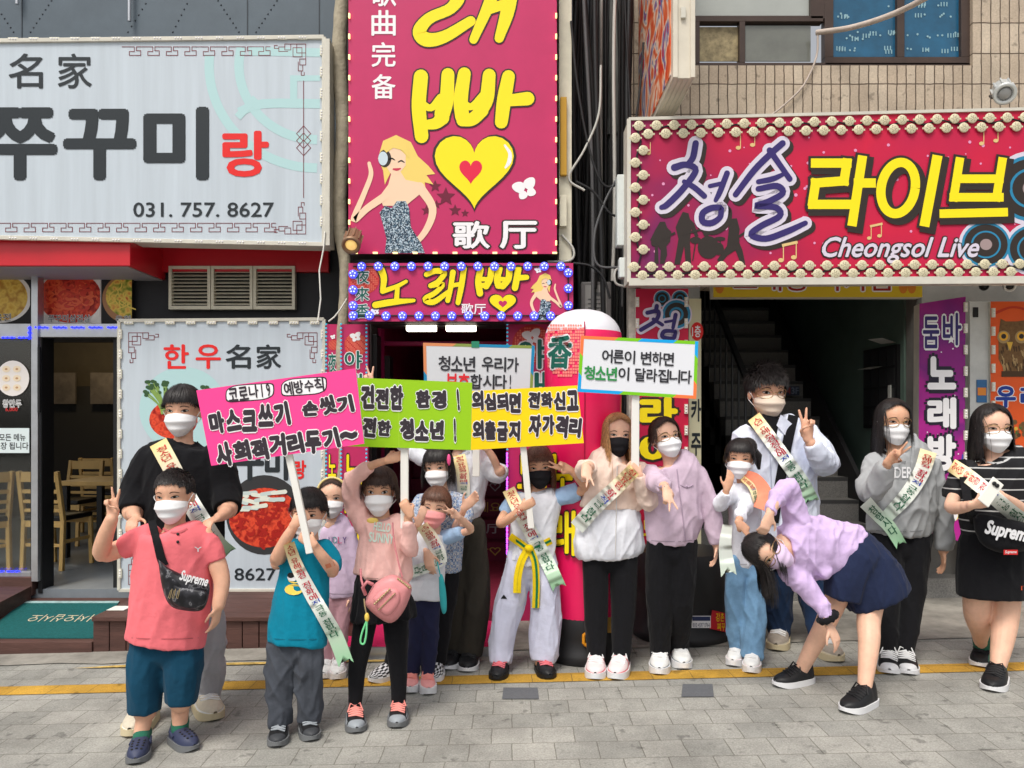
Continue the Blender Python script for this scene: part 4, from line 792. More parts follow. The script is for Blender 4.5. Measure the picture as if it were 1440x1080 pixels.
blk('라', None, [[(1146, 230), (1190, 230)], [(1190, 230), (1186, 255)], [(1186, 255), (1146, 258)], [(1146, 258), (1142, 284)], [(1142, 288), (1196, 288)], [(1211, 226), (1198, 312)], [(1206, 258), (1224, 258)]], 13)
blk('브', None, [[(1348, 228), (1340, 278)], [(1408, 228), (1400, 278)], [(1346, 252), (1404, 252)], [(1340, 278), (1404, 278)], [(1326, 301), (1410, 299)]], 12)
blk('이', None, [[(1316, 226), (1300, 312)]], 14)
for mi, e, k, dd in ((3, 9, 8, 5), (3, 7, 8.7, 0), (2, 0, 10, 0)): pl.stroke(mb, [(1262 + dd + 24 * math.cos(a * .2618) + 4 * math.sin(-a * .2618), 265 + dd + 36 * math.sin(a * .2618), 13 + e) for a in range(25)], 13, mi, k, 2, False)
pl.txt(mb, 'Cheongsol Live', (1156, 334, 1376, 370), 3, 4, .07, .35); pl.txt(mb, 'Cheongsol Live', (1156, 334, 1376, 370), 8, 6, .02, .35)
def note(x, y, s, dbl=True):
    pl.disc(mb, x, y, 4 * s, 10, 3, 3 * s, 12); line(mb, pl, [(x + 3.4 * s, y), (x + 3.4 * s, y - 22 * s)], 1.4 * s, 10, 3.3)
    if dbl: pl.disc(mb, x + 18 * s, y - 4 * s, 4 * s, 10, 3, 3 * s, 12); line(mb, pl, [(x + 21.4 * s, y - 4 * s), (x + 21.4 * s, y - 26 * s)], 1.4 * s, 10, 3.3); line(mb, pl, [(x + 3.4 * s, y - 21 * s), (x + 21.4 * s, y - 25 * s)], 4 * s, 10, 3.6)
note(1038, 208, .9, False); note(1058, 204, .9, False); note(1222, 335, .8); note(1380, 202, .9, False); note(1400, 198, .9, False); note(912, 216, .7, False); note(1098, 366, 1.0)
# speaker cones
def cone(x, y, r, k):
    pl.disc(mb, x, y, r * 1.13, 8, k, r * 1.05, 32); pl.disc(mb, x, y, r, 11, k + .6, r * .93, 32); pl.disc(mb, x, y, r * .9, 3, k + 1.2, r * .83, 32); pl.disc(mb, x, y, r * .62, 11, k + 1.8, r * .57, 32); pl.disc(mb, x, y, r * .54, 3, k + 2.4, r * .5, 32); pl.disc(mb, x, y, r * .25, 12, k + 3, r * .23, 24)
cone(1450, 265, 50, 2); cone(1386, 344, 34, 2.2); cone(1452, 350, 36, 2.4)
# band silhouettes
def sil(pts, k=3): pl.poly(mb, pts, 3, k)
sil([(928, 312), (935, 312), (938, 320), (944, 326), (942, 340), (937, 346), (938, 358), (934, 371), (928, 371), (929, 352), (925, 346), (926, 371), (920, 371), (921, 342), (914, 338), (920, 326)]); line(mb, pl, [(918, 344), (948, 328)], 3, 3, 4); pl.disc(mb, 922, 342, 7, 3, 3.5, 5, 12)
sil([(960, 298), (968, 300), (970, 308), (976, 314), (982, 332), (978, 334), (972, 322), (970, 338), (972, 372), (964, 372), (962, 346), (956, 372), (948, 372), (954, 336), (950, 320), (954, 310)]); line(mb, pl, [(958, 330), (990, 322)], 3, 3, 4)
pl.disc(mb, 996, 348, 15, 3, 3.2, 16, 20); pl.disc(mb, 978, 338, 8, 3, 3.4, 5, 12); pl.disc(mb, 1012, 336, 8, 3, 3.4, 3, 12); pl.disc(mb, 1010, 350, 8, 3, 3.6, 9, 12); pl.disc(mb, 993, 326, 5, 3, 3.8, 7, 12); line(mb, pl, [(1012, 336), (1016, 366)], 1.5, 3, 4); line(mb, pl, [(978, 340), (974, 366)], 1.5, 3, 4)
sil([(1026, 308), (1036, 307), (1040, 322), (1038, 338), (1044, 352), (1048, 372), (1042, 372), (1034, 352), (1022, 360), (1014, 370), (1008, 366), (1022, 346), (1024, 330)]); line(mb, pl, [(1028, 340), (1058, 320)], 3, 3, 4); pl.disc(mb, 1032, 338, 8, 3, 3.6, 6, 12)
def crim(n, l):
    v = coords(n, l); sx = n.new('ShaderNodeSeparateXYZ'); l.new(v, sx.inputs[0]); t = n.new('ShaderNodeTexNoise'); t.inputs['Scale'].default_value = 1.3; l.new(v, t.inputs['Vector']); m = n.new('ShaderNodeMath'); m.operation = 'MULTIPLY_ADD'; m.inputs[1].default_value = .22; l.new(sx.outputs[0], m.inputs[0]); a = n.new('ShaderNodeMath'); a.inputs[1].default_value = .25; l.new(t.outputs[0], a.inputs[0]); l.new(a.outputs[0], m.inputs[2]); return m.outputs[0]
M_CRIM = ramp_mat('crimson_print', [(.35, S(104, 34, 92)), (.55, S(176, 26, 70)), (.8, S(206, 30, 66)), (1, S(190, 30, 74))], crim, .5)
mb.build('printed_panel', [M_CRIM, M_SFRM, M_YELS, M_SBLK, M_GRN, M_DISC, M_DISC2, mat('navy_letter', S(52, 40, 106), .5), mat('letter_pale', S(214, 206, 222), .5), mat('sparkle', S(226, 150, 190), .5), mat('note_gold', S(222, 190, 130), .5), mat('speaker_blue', S(40, 130, 170), .5), mat('speaker_cone', S(160, 140, 140), .4)], lv)
mb = MB(); mb.bar(pl.at(884, 168, 4), pl.at(1600, 150, 4), .02, .02); mb.bar(pl.at(884, 397, 4), pl.at(1600, 393, 4), .03, .05); mb.bar(pl.at(884, 168, 4), pl.at(884, 397, 4), .025, .02); mb.build('sign_frame', M_SFRM, lv)
mb = MB(); p0 = pl.at(900, 178, 0); ax = (Vector((1, 0, 0)), Vector((0, 0, 1)), Vector((0, -1, 0)))
mb.lathe(p0, [(.02, .001), (.026, .006), (.034, .008), (.034, .015), (.03, .018), (.0, .019)], 18, 0, axis=ax)
for k in range(12): a = k * 1.1; r = .006 + .0016 * k; mb.ell(p0 + Vector((r * math.sin(a), -.019, r * math.cos(a))), (.0028,) * 3, 6, 4, 1)
mb.box(p0.x - .044, p0.x + .044, p0.y - .013, p0.y - .008, p0.z - .006, p0.z + .006)
sp2 = [(898 + i * 24.6, 178 - i * .55) for i in range(23)] + [(911 + i * 24.6, 189.5 - i * .5) for i in range(22)] + [(891 + i * 24.6, 376 - i * .2) for i in range(23)] + [(903 + i * 24.6, 388 - i * .25) for i in range(22)] + [(892, 190 + i * 24) for i in range(0, 5)] + [(904, 202 + i * 24) for i in range(0, 5)]
sp2 = sp2[:90] + [(893 + (i % 2) * 11, 195 + i * 17.4) for i in range(10)]
l0 = None
for i, (x, y) in enumerate(sp2):
    if l0 is None: l0 = mb.build('lamp', [mat('unlit_lamp', S(212, 203, 172), .4, var=.1, vs=30), mat('lamp_bead', S(150, 140, 116), .4)], lv); l0.location = pl.at(x, y, 2) - p0
    else: o = l0.copy(); COL.objects.link(o); o.parent = lv; o.location = pl.at(x, y, 2) - p0
mb = MB(); 
for y0, y1 in ((182, 170), (383, 377)): mb.tube([pl.at(x, y0 + (y1 - y0) * (x - 890) / 550 + (3 if j % 2 else -3), 10) for j, x in enumerate(range(890, 1600, 24))], .006, 6)
mb.tube([pl.at(898 + (3 if j % 2 else -3), y, 10) for j, y in enumerate(range(180, 390, 20))], .006, 6); mb.build('lamp_cord', M_DARK, lv)
# yellow strip sign below
ys = thing('strip_sign', 'yellow strip sign with red lettering tucked under the crimson marquee', 'sign', P(1150, 418, 5.75)); pl = SP(1150, 406, 5.75); mb = MB(); panel(mb, pl, 1003, 392, 1297, 418, .1, 0, 1)
pl.txt(mb, '노래궁 락카룸', (1032, 376, 1256, 409), 2, 2, .06); pl.txt(mb, '노래궁 락카룸', (1032, 376, 1256, 409), 3, 4, .01)
for x in (1270, 1282, 1012): pl.disc(mb, x, 404, 6, 4, 2, 9, 12)
mb.build('printed_sheet', [mat('strip_yellow', S(222, 190, 40), .5), M_CREAM, M_SWH, mat('strip_red', S(160, 34, 30), .5), mat('strip_orange', S(216, 130, 40), .5)], ys)
# vertical 청솔라이브 sign
vs_ = thing('vertical_sign', 'upright crimson sign with speakers and pale lettering beside the stairwell', 'sign', P(930, 850, 5.6)); pl = SP(930, 600, 5.6, 3); mb = MB(); panel(mb, pl, 894, 406, 968, 852, .12, 0, 1)
k0 = 2
for x, y, r in ((931, 420, 11), (956, 420, 11), (951, 442, 20)):
    pl.disc(mb, x, y, r * 1.1, 8, k0, None, 24); pl.disc(mb, x, y, r, 11, k0 + .3, None, 24); pl.disc(mb, x, y, r * .82, 3, k0 + .6, None, 24); pl.disc(mb, x, y, r * .5, 11, k0 + .9, None, 24); pl.disc(mb, x, y, r * .35, 3, k0 + 1.2, None, 20); k0 += 1.5
note(915, 440, .01)
for i, s in enumerate(fit([[(.42, .05, 6), (.40, .2, 6)], [(.2, .24, 6), (.45, .2, 6), (.4, .45, 6), (.05, .72, 6)], [(.34, .42, 5), (.55, .58, 5)], [(.86, .3, 6), (.8, .66, 5)], [(.62, .5, 4), (.82, .46, 4)], [(.85, .76, 5), (.6, .76, 6), (.56, .92, 6), (.8, .96, 6), (.86, .8, 5)]], 898, 428, 958, 478)): pl.stroke(mb, [(x, y, w + 7) for x, y, w in s], 6, 8, 7 + i * .05); pl.stroke(mb, s, 6, 7, 9 + i * .05)
pl.txt(mb, '솔', (906, 500, 954, 546), 8, 3, .07); pl.txt(mb, '솔', (906, 500, 954, 546), 7, 5, .03)
for ch, y in (('라', 560), ('이', 612), ('브', 664)): pl.txt(mb, ch, (902, y, 950, y + 42), 3, 3, .12); pl.txt(mb, ch, (902, y, 950, y + 42), 2, 5, .05)
pl.txt(mb, '노래방', (904, 730, 956, 756), 2, 3, .03)
mb.build('printed_panel', [M_CRIM, M_SFRM, M_YELS, M_SBLK, M_GRN, M_DISC, M_DISC2, _m['navy_letter'], _m['letter_pale'], _m['sparkle'], _m['note_gold'], _m['speaker_blue'], _m['speaker_cone']], vs_)
clips(vs_, pl, [(964.5, 425 + i * 30) for i in range(14)], 0); clips(vs_, pl, [(896, 425 + i * 30) for i in range(14)], 0)
mb = MB(); pb(mb, 884, 400, 893, 852, 5.62, .1); mb.build('sign_post', mat('worn_white', S(170, 164, 154), .7, var=.4, vs=10), vs_)
ns = thing('panel_sign', 'narrow cream panel with black lettering at the left jamb of the dark stairwell', 'sign', P(976, 850, 5.75)); pl = SP(976, 600, 5.75, 20); mb = MB(); panel(mb, pl, 969, 420, 986, 850, .06, 0, 1); pl.disc(mb, 980, 466, 9, 2, 2, 13, 16); pl.txt(mb, '1층', (973, 458, 985, 474), 3, 3, .02)
for ch, y in (('카', 562), ('주', 610), ('류', 656)): pl.txt(mb, ch, (972, y, 985, y + 30), 4, 3, .03)
mb.build('printed_panel', [mat('cream_print', S(220, 214, 180), .5), M_SFRM, M_SRED, M_SWH, M_INK], ns)
# 둠바 노래방 purple sign, post and orange owl sign
def purp(n, l):
    v = coords(n, l); sx = n.new('ShaderNodeSeparateXYZ'); l.new(v, sx.inputs[0]); w = n.new('ShaderNodeTexNoise'); w.inputs['Scale'].default_value = 1.6; w.inputs['Distortion'].default_value = 1.5; l.new(v, w.inputs['Vector']); m = n.new('ShaderNodeMath'); m.operation = 'MULTIPLY_ADD'; m.inputs[1].default_value = .25; l.new(sx.outputs[2], m.inputs[0]); l.new(w.outputs[0], m.inputs[2]); return m.outputs[0]
ds = thing('vertical_sign', 'tall purple karaoke sign with outlined lettering, turned toward the stairwell', 'sign', P(1325, 760, 5.75)); pl = SP(1325, 590, 5.75, -12); mb = MB()
q = [pl.at(1291, 745), pl.at(1356, 763), pl.at(1358, 417), pl.at(1293, 427)]; mb.prism(q, -pl.n * .14, 0, 1)
for ch, (x0, y0, x1, y1) in (('둠', (1298, 446, 1320, 489)), ('바', (1326, 441, 1351, 485))): pl.txt(mb, ch, (x0, y0, x1, y1), 2, 4, .075); pl.txt(mb, ch, (x0, y0, x1, y1), 3, 6, .02)
for ch, y0, y1 in (('노', 504, 545), ('래', 561, 601), ('방', 613, 660)): pl.txt(mb, ch, (1306, y0, 1342, y1), 4, 3, .14); pl.txt(mb, ch, (1306, y0, 1342, y1), 2, 6, .05)
for i in range(24): x = random.uniform(1296, 1352); y = random.uniform(480, 740); pl.disc(mb, x, y, random.uniform(.6, 1.4), 2, 2 + i * .01, None, 8)
star(mb, pl, 1337, 478, 6, 2, 7.4); pl.stroke(mb, [(1300, 690, 5), (1325, 700, 10), (1350, 672, 6), (1354, 640, 3)], 6, 5, 2.4); pl.stroke(mb, [(1298, 702, 3), (1325, 716, 8), (1350, 700, 5)], 6, 2, 2.6); pl.disc(mb, 1338, 720, 12, 6, 2.2, 14, 20); pl.disc(mb, 1338, 724, 9, 2, 2.9, 10, 20)
mb.build('printed_panel', [ramp_mat('purple_print', [(.3, S(190, 40, 150)), (.6, S(176, 34, 140)), (.8, S(120, 30, 120)), (.98, S(156, 34, 130))], purp, .5), M_SFRM, M_SWH, _m['navy_letter'], mat('letter_black', S(30, 24, 44), .5), mat('swirl_blue', S(70, 70, 170), .5), M_YELS], ds)
clips(ds, pl, [(1357, 432 + i * 30) for i in range(11)], 0)
os_ = MB(); pb(os_, 1364, 424, 1394, 800, 5.95, .12, 0); pb(os_, 1369, 432, 1376, 446, 5.94, .01, 1); pb(os_, 1374, 534, 1388, 566, 5.94, .01, 2); pb(os_, 1375, 545, 1387, 556, 5.937, .003, 3)
tag(os_.build('sign_post', [mat('pale_post', S(206, 208, 206), .5, var=.12, vs=6), M_DARK, mat('bill_blue', S(60, 110, 160), .6), mat('bill_orange', S(226, 140, 60), .6)], bev=.004), 'white steel post with a small flyer between the purple and owl signs', 'post')
ow = thing('vertical_sign', 'orange sign with a brown owl perched above blue lettering', 'sign', P(1430, 780, 5.9)); pl = SP(1430, 600, 5.9, -6); mb = MB(); panel(mb, pl, 1393, 424, 1530, 800, .12, 0, 1)
pl.stroke(mb, [(1400, 440, 4), (1424, 432, 3), (1448, 440, 4), (1460, 470, 6)], 4, 2, 1.6)
pl.poly(mb, [(1404, 470), (1407, 448), (1414, 452), (1430, 452), (1444, 450), (1456, 446), (1460, 470), (1462, 500), (1452, 522), (1432, 528), (1414, 524), (1404, 505)], 3, 2)
for i in range(70): x = random.uniform(1408, 1458); y = random.uniform(488, 522); pl.stroke(mb, [(x, y - 3, 2.4), (x + 1, y + 3, 1.2)], 2, 4 + i % 2, 3 + i * .012, 2)
for x in (1411, 1436): pl.disc(mb, x, 474, 9, 5, 3.4, 9, 20); pl.disc(mb, x, 473, 6.4, 6, 4, 6.4, 18); pl.disc(mb, x, 473, 3.6, 7, 4.6, 3.6, 14)
pl.poly(mb, [(1415, 481), (1424, 481), (1420, 494)], 8, 5); pl.rect(mb, 1408, 522, 1460, 530, 4, 4.2)
for ch, x in (('우', 1401), ('리', 1436), ('집', 1470)): pl.txt(mb, ch, (x, 544, x + 26, 572), 9, 3, .08); pl.txt(mb, ch, (x, 544, x + 26, 572), 10, 5, .04)
for i in range(40): pl.disc(mb, random.uniform(1420, 1500), random.uniform(592, 625), random.uniform(2, 5), (8, 11, 3, 4)[i % 4], 2 + i * .03, None, 9)
mb.build('printed_panel', [mat('orange_panel', S(232, 92, 34), .5, var=.08, vs=2), M_SFRM, mat('hot_red', S(206, 60, 30), .5), mat('owl_brown', S(120, 88, 52), .6, var=.3, vs=40), mat('owl_dark', S(78, 56, 34), .6), mat('owl_pale', S(176, 146, 100), .6), mat('owl_amber', S(236, 176, 50), .4), M_SBLK, mat('beak_gold', S(226, 180, 70), .5), M_SWH, mat('cobalt', S(30, 60, 150), .5), mat('leaf_green', S(60, 110, 50), .5)], ow)
clips(ow, pl, [(1396, 440 + i * 26) for i in range(13)], 0)
floodlight('spotlight', 'silver spotlight mounted above the crimson marquee on the tiled wall', 1411, 128, 5.6, (-.35, -.75, -.55), 1.05, mat('silver_paint', S(205, 208, 208), .4, metal=.3), mat('clear_lens', S(150, 150, 150), .15))
for lab, x, y, s in (('small camera under the marquee beside the orange owl sign', 1420, 402, .55), ('small camera under the marquee above the purple sign', 1384, 402, .45)): floodlight('security_camera', lab, x, y, 5.6, (-.5, -.8, -.2), s, M_WHT if s > .5 else M_DARK, M_DARK)

# ------------------------------------------------------------------ inflatable column and weighted bases
M_PINKV = mat('pink_vinyl', S(240, 24, 96), .35, .5, var=.05, vs=3, bump=.15, bs=7); M_RUB = mat('black_rubber', S(34, 34, 36), .5, .4, var=.15, vs=6)
ic = thing('inflatable_column', 'pink inflatable advertising column with a white top on a black base', 'inflatable', G(820, 938)); c0 = Vector((P(820, 0, 4.85).x, 4.85, 0)); zt = P(0, 436, 4.85).z; zb_ = P(0, 866, 4.85).z; r0 = 54 * 4.85 / F
mb = MB(); prof = [(r0 * .88, zb_), (r0 * .93, zb_ + .05), (r0 * .95, zb_ + .8), (r0, zt - .45), (r0 * 1.01, zt - .2)]
for k in range(7): a = R(15 + k * 12.5); prof.append((r0 * 1.01 * math.cos(a) ** .8, zt - .2 + .2 * math.sin(a)))
n = 48
mb.lathe(c0, prof, n, mf=lambda i, j: 1 if i >= 5 else 0); mb.build('inflated_body', [M_PINKV, mat('white_vinyl', S(226, 226, 232), .35, .5)], ic)
def cyl(px, py, k=.004):      # photo pixel onto the column's skin
    x = (px - 820) / 54 * r0; x = max(-.99 * r0, min(.99 * r0, x)); rr_ = r0 * 1.005 + k; y = -math.sqrt(max(rr_ ** 2 - x * x, 1e-6)); z = CAMH - (py - HOR) / F * (4.85 + y); return Vector((c0.x + x, 4.85 + y, z))
mb = MB()
def cgrid(x0, y0, x1, y1, mi, k): mb.grid([[cyl(x0 + (x1 - x0) * i / 4, y0 + (y1 - y0) * j / 2, k) for i in range(5)] for j in (2, 1, 0)], mi)
for i in range(16):
    for j in range(18):
        x = 769 + i * 3.2; y = 456 + j * 4.4
        if ((x - 790) / 30) ** 2 + ((y - 478) / 52) ** 2 < 1 and x < 817 and (i * 5 + j * 3) % 7: cgrid(x, y, x + 2.6, y + 3.4, 0, .003)
for ch, x0, x1 in (('香', 770, 799),):
    for b, mi, k in ((.09, 1, .005), (.035, 2, .008)):
        V, Fc, bb = glyph(ch, 0, .1); 
        for q in range(8): mb.add([cyl(x0 + ((x - bb[0]) / (bb[2] - bb[0]) + b * math.cos(q * .785)) * (x1 - x0), 517 - ((y - bb[1]) / (bb[3] - bb[1]) + b * math.sin(q * .785)) * 44, k + q * .0001) for x, y in V], Fc, mi)
mb.tube([cyl(817, y, .002) for y in range(452, 862, 20)], .004, 6, 3)
for b, mi, k in ((.12, 4, .005), (.05, 5, .008)):
    for ch, y0 in (('노', 640), ('래', 720)):
        V, Fc, bb = glyph(ch, 0); 
        for q in range(8): mb.add([cyl(772 + ((x - bb[0]) / (bb[2] - bb[0]) + b * .6 * math.cos(q * .785)) * 32, y0 + 60 - ((y - bb[1]) / (bb[3] - bb[1]) + b * .6 * math.sin(q * .785)) * 60, k + q * .0001) for x, y in V], Fc, mi)
mb.build('printed_graphic', [mat('disco_pink', S(246, 140, 130), .4), M_SWH, M_GRN, mat('seam_pink', S(190, 16, 74), .4), M_SBLK, M_YELS], ic)
def drum(t, c, r, h, name='base', ribs=True):
    mb = MB(); g = gz(c.x); pr = [(r * 1.0, g), (r * 1.06, g + .02), (r * 1.06, g + .06), (r, g + .08), (r * .98, g + h * .5), (r * 1.01, g + h * .55), (r * .97, g + h * .9), (r * .9, g + h)]
    mb.lathe(Vector((c.x, c.y, 0)), pr, 40); mb.build(name, M_RUB, t)
drum(ic, c0, .225, .33)
mb = MB()
pts = [(816, 905, .232), (816, 893, .232), (824, 887, .23), (838, 887, .23), (845, 893, .232), (845, 905, .232), (838, 911, .232), (824, 911, .232), (816, 905, .232)]
def onb(px, py, r): x = (px - 820) * 4.65 / F; y = -math.sqrt(max(r * r - x * x, .001)); return Vector((c0.x + x, 4.85 + y, CAMH - (py - HOR) / F * (4.85 + y)))
mb.tube([onb(*p) for p in pts], .011, 8); mb.build('handle', mat('orange_handle', S(216, 140, 30), .4), ic)
mb = MB(); mb.grid([[onb(820 + i * 5, y, .229) for i in range(5)] for y in (907, 891)], 0); mb.grid([[onb(850 + i * 3, y, .236) for i in range(3)] for y in (890, 868)], 1); V, Fc, bb = glyph('감전주의', 0); mb.build('base_badge', [mat('recess', S(12, 12, 12), .6), mat('ochre_label', S(170, 130, 60), .6)], ic)
bd = thing('rubber_drum', 'wide black rubber sign base with red and white stickers on the pavement', 'drum', G(960, 905)); c1 = Vector((P(958, 0, 5.3).x, 5.3, 0)); drum(bd, c1, .33, .58, 'drum_body')
def ond(px, py, k=.345): x = (px - 958) * 5.0 / F; y = -math.sqrt(max(k * k - x * x, .001)); return Vector((c1.x + x, 5.3 + y, CAMH - (py - HOR) / F * (5.3 + y)))
mb = MB(); mb.grid([[ond(986 + i * 8 + j * -4, 858 + j * 26 + i * 1.5) for i in range(5)] for j in (1, 0)], 0)
for tx, b, mi in (('강촌', (992, 862, 1006, 874), 1), ('찌꾸', (994, 876, 1008, 887), 1)):
    V, Fc, bb = glyph(tx); mb.add([ond(b[0] + (x - bb[0]) / (bb[2] - bb[0]) * (b[2] - b[0]), b[3] - (y - bb[1]) / (bb[3] - bb[1]) * (b[3] - b[1]), .348) for x, y in V], Fc, mi)
mb.grid([[ond(956 + i * 7, 866 + j * 17) for i in range(5)] for j in (1, 0)], 2); mb.grid([[ond(957 + i * 6.5, 867 + j * 6, .347) for i in range(5)] for j in (1, 0)], 3)
V, Fc, bb = glyph('010 4597 0764'); mb.add([ond(958 + (x - bb[0]) / (bb[2] - bb[0]) * 24, 882 - (y - bb[1]) / (bb[3] - bb[1]) * 6, .348) for x, y in V], Fc, 3)
mb.build('sticker', [mat('sticker_red', S(190, 30, 44), .5), M_YELS, M_SWH, mat('sticker_navy', S(40, 50, 90), .5)], bd)
mb = MB(); mb.tube([ond(908, y, .35) for y in (834, 826, 822)] + [ond(916, 818, .35), ond(918, 830, .35), ond(918, 850, .35)], .012, 8); mb.build('handle', _m['orange_handle'], bd)
# ------------------------------------------------------------------ how a person is built
def mir(a, b): return a
def loft(mb, pts, ra, rb, axis=None, n=14, caps=(1, 1), cup=None):
    """closed tube through pts (k x 3) with elliptic rings: ra across the picture (or along axis), rb in depth"""
    p = [Vector(q) for q in pts]; k = len(p); R_ = []; prev = None
    for i in range(k):
        t = (p[min(i + 1, k - 1)] - p[max(i - 1, 0)]).normalized()
        a = Vector(axis) if axis is not None else t.cross(Vector((0, 1, 0)))
        a = a - t * a.dot(t)
        if a.length < .25: a = (prev if prev is not None else Vector((1, 0, 0))); a = a - t * a.dot(t)
        a.normalize()
        if prev is not None and a.dot(prev) < 0: a.negate()
        prev = a; R_.append((p[i], a, t.cross(a), ra[i], rb[i], t))
    rows = []
    def ring(c, a, b, x, y): rows.append([c + a * (x * math.cos(6.28318 * j / n)) + b * (y * math.sin(6.28318 * j / n)) for j in range(n)])
    c, a, b, x, y, t = R_[0]
    if caps[0]:
        for s, q in ((.95, .25), (.75, .62), (.4, .9)): ring(c - t * min(x, y) * s, a, b, x * q, y * q)
    for c, a, b, x, y, t in R_: ring(c, a, b, x, y)
    if caps[1]:
        for s, q in ((.4, .9), (.75, .62), (.95, .25)): ring(c + t * min(x, y) * s, a, b, x * q, y * q)
    o = len(mb.v); mb.grid(rows, wrap=True); m = len(rows)
    mb.add(rows[0], [tuple(range(n - 1, -1, -1))]); mb.add(rows[-1], [tuple(range(n))])
def limb(mb, d, L, k=1.0, caps=(1, 1), sub=4, add=0):
    rows = [(q[0], q[1], q[2], q[3] if len(q) > 3 else 0, q[4] if len(q) > 4 else 1) for q in L]
    A = catmull(rows, sub) if len(rows) > 2 else np.array([np.array(rows[0]) * (1 - t) + np.array(rows[-1]) * t for t in np.linspace(0, 1, 4)])
    pts = [P(q[0], q[1], d + q[3]) for q in A]; ra = [q[2] * k * (d + q[3]) / F + add for q in A]; rb = [r * q[4] for r, q in zip(ra, A)]
    loft(mb, pts, ra, rb, None, 16, caps)
def remesh(mb, vox, sm, name):
    me = bpy.data.meshes.new(name); me.from_pydata([tuple(v) for v in mb.v], [], mb.f); bm = bmesh.new(); bm.from_mesh(me); bmesh.ops.remove_doubles(bm, verts=bm.verts, dist=1e-6); bmesh.ops.recalc_face_normals(bm, faces=bm.faces); bm.to_mesh(me); bm.free()
    o = bpy.data.objects.new(name, me); r = o.modifiers.new('r', 'REMESH'); r.mode = 'VOXEL'; r.voxel_size = vox; r.use_smooth_shade = True
    s = o.modifiers.new('s', 'SMOOTH'); s.factor = .5; s.iterations = sm
    m = evaluated(o); bpy.data.meshes.remove(me); return m
def mesh_np(m): v = np.empty(len(m.vertices) * 3); m.vertices.foreach_get('co', v); return v.reshape(-1, 3)
def folds(m, amp, fr, seed):
    amp *= 1.55; v = mesh_np(m); nn = np.empty(len(v) * 3); m.vertices.foreach_get('normal', nn); nn = nn.reshape(-1, 3)
    a = v * np.array(fr); x, y, z = a.T; w = vnoise(a * .5, seed + 5)[:, None] * .7; big = vnoise(a * .8 + w, seed)
    def cr(p, sd, q): return (1 - np.abs(vnoise(p + w, sd))) ** q
    c1 = cr(np.stack([x * 1.5 + z * 1.1, y, (z - x) * .3], 1), seed + 3, 5); c2 = cr(np.stack([x * 2.1 - z * 1.6, y * 1.3, (z + x) * .4], 1), seed + 8, 6); c3 = cr(np.stack([x * 3.2, y * 3.2, z * .5], 1), seed + 11, 6)
    v = v + nn * (amp * (.12 + big * .35 + c1 * .75 + c2 * .5 + c3 * .35 - .5))[:, None]
    e = np.empty(len(m.edges) * 2, dtype=np.int64); m.edges.foreach_get('vertices', e); e = e.reshape(-1, 2); cnt = np.bincount(e.ravel(), minlength=len(v))[:, None]
    for _ in range(3):
        acc = np.zeros_like(v)
        for q in range(3): acc[:, q] = np.bincount(e[:, 0], v[e[:, 1], q], len(v)) + np.bincount(e[:, 1], v[e[:, 0], q], len(v))
        v = v * .5 + .5 * acc / np.maximum(cnt, 1)
    m.vertices.foreach_set('co', v.ravel()); m.update()
def put(m, name, mats, root, parent=None):
    o = Vector(root['org']); v = mesh_np(m) - np.array(o); m.vertices.foreach_set('co', v.ravel())
    for q in (mats if isinstance(mats, (list, tuple)) else [mats]): m.materials.append(q)
    m.polygons.foreach_set('use_smooth', [True] * len(m.polygons)); m.update()
    ob = bpy.data.objects.new(name, m); COL.objects.link(ob); ob.parent = parent or root; ob['org'] = root['org']; return ob
def bvh_of(m): v = mesh_np(m); return BVHTree.FromPolygons([tuple(q) for q in v], [tuple(p.vertices) for p in m.polygons])
EYE0 = Vector((0, 0, CAMH))
def cast(bv, px, py):
    r = Vector(((px - 720) / F, 1, -(py - HOR) / F)).normalized(); best = None
    for b in bv:
        h = b.ray_cast(EYE0, r)
        if h[0] is not None and (best is None or h[0].y < best): best = h[0].y
    return best
ELL = [((0, -.04, .13), (.345, .42, .37)), ((0, .04, -.12), (.292, .33, .36)), ((0, .12, -.34), (.19, .21, .16))]
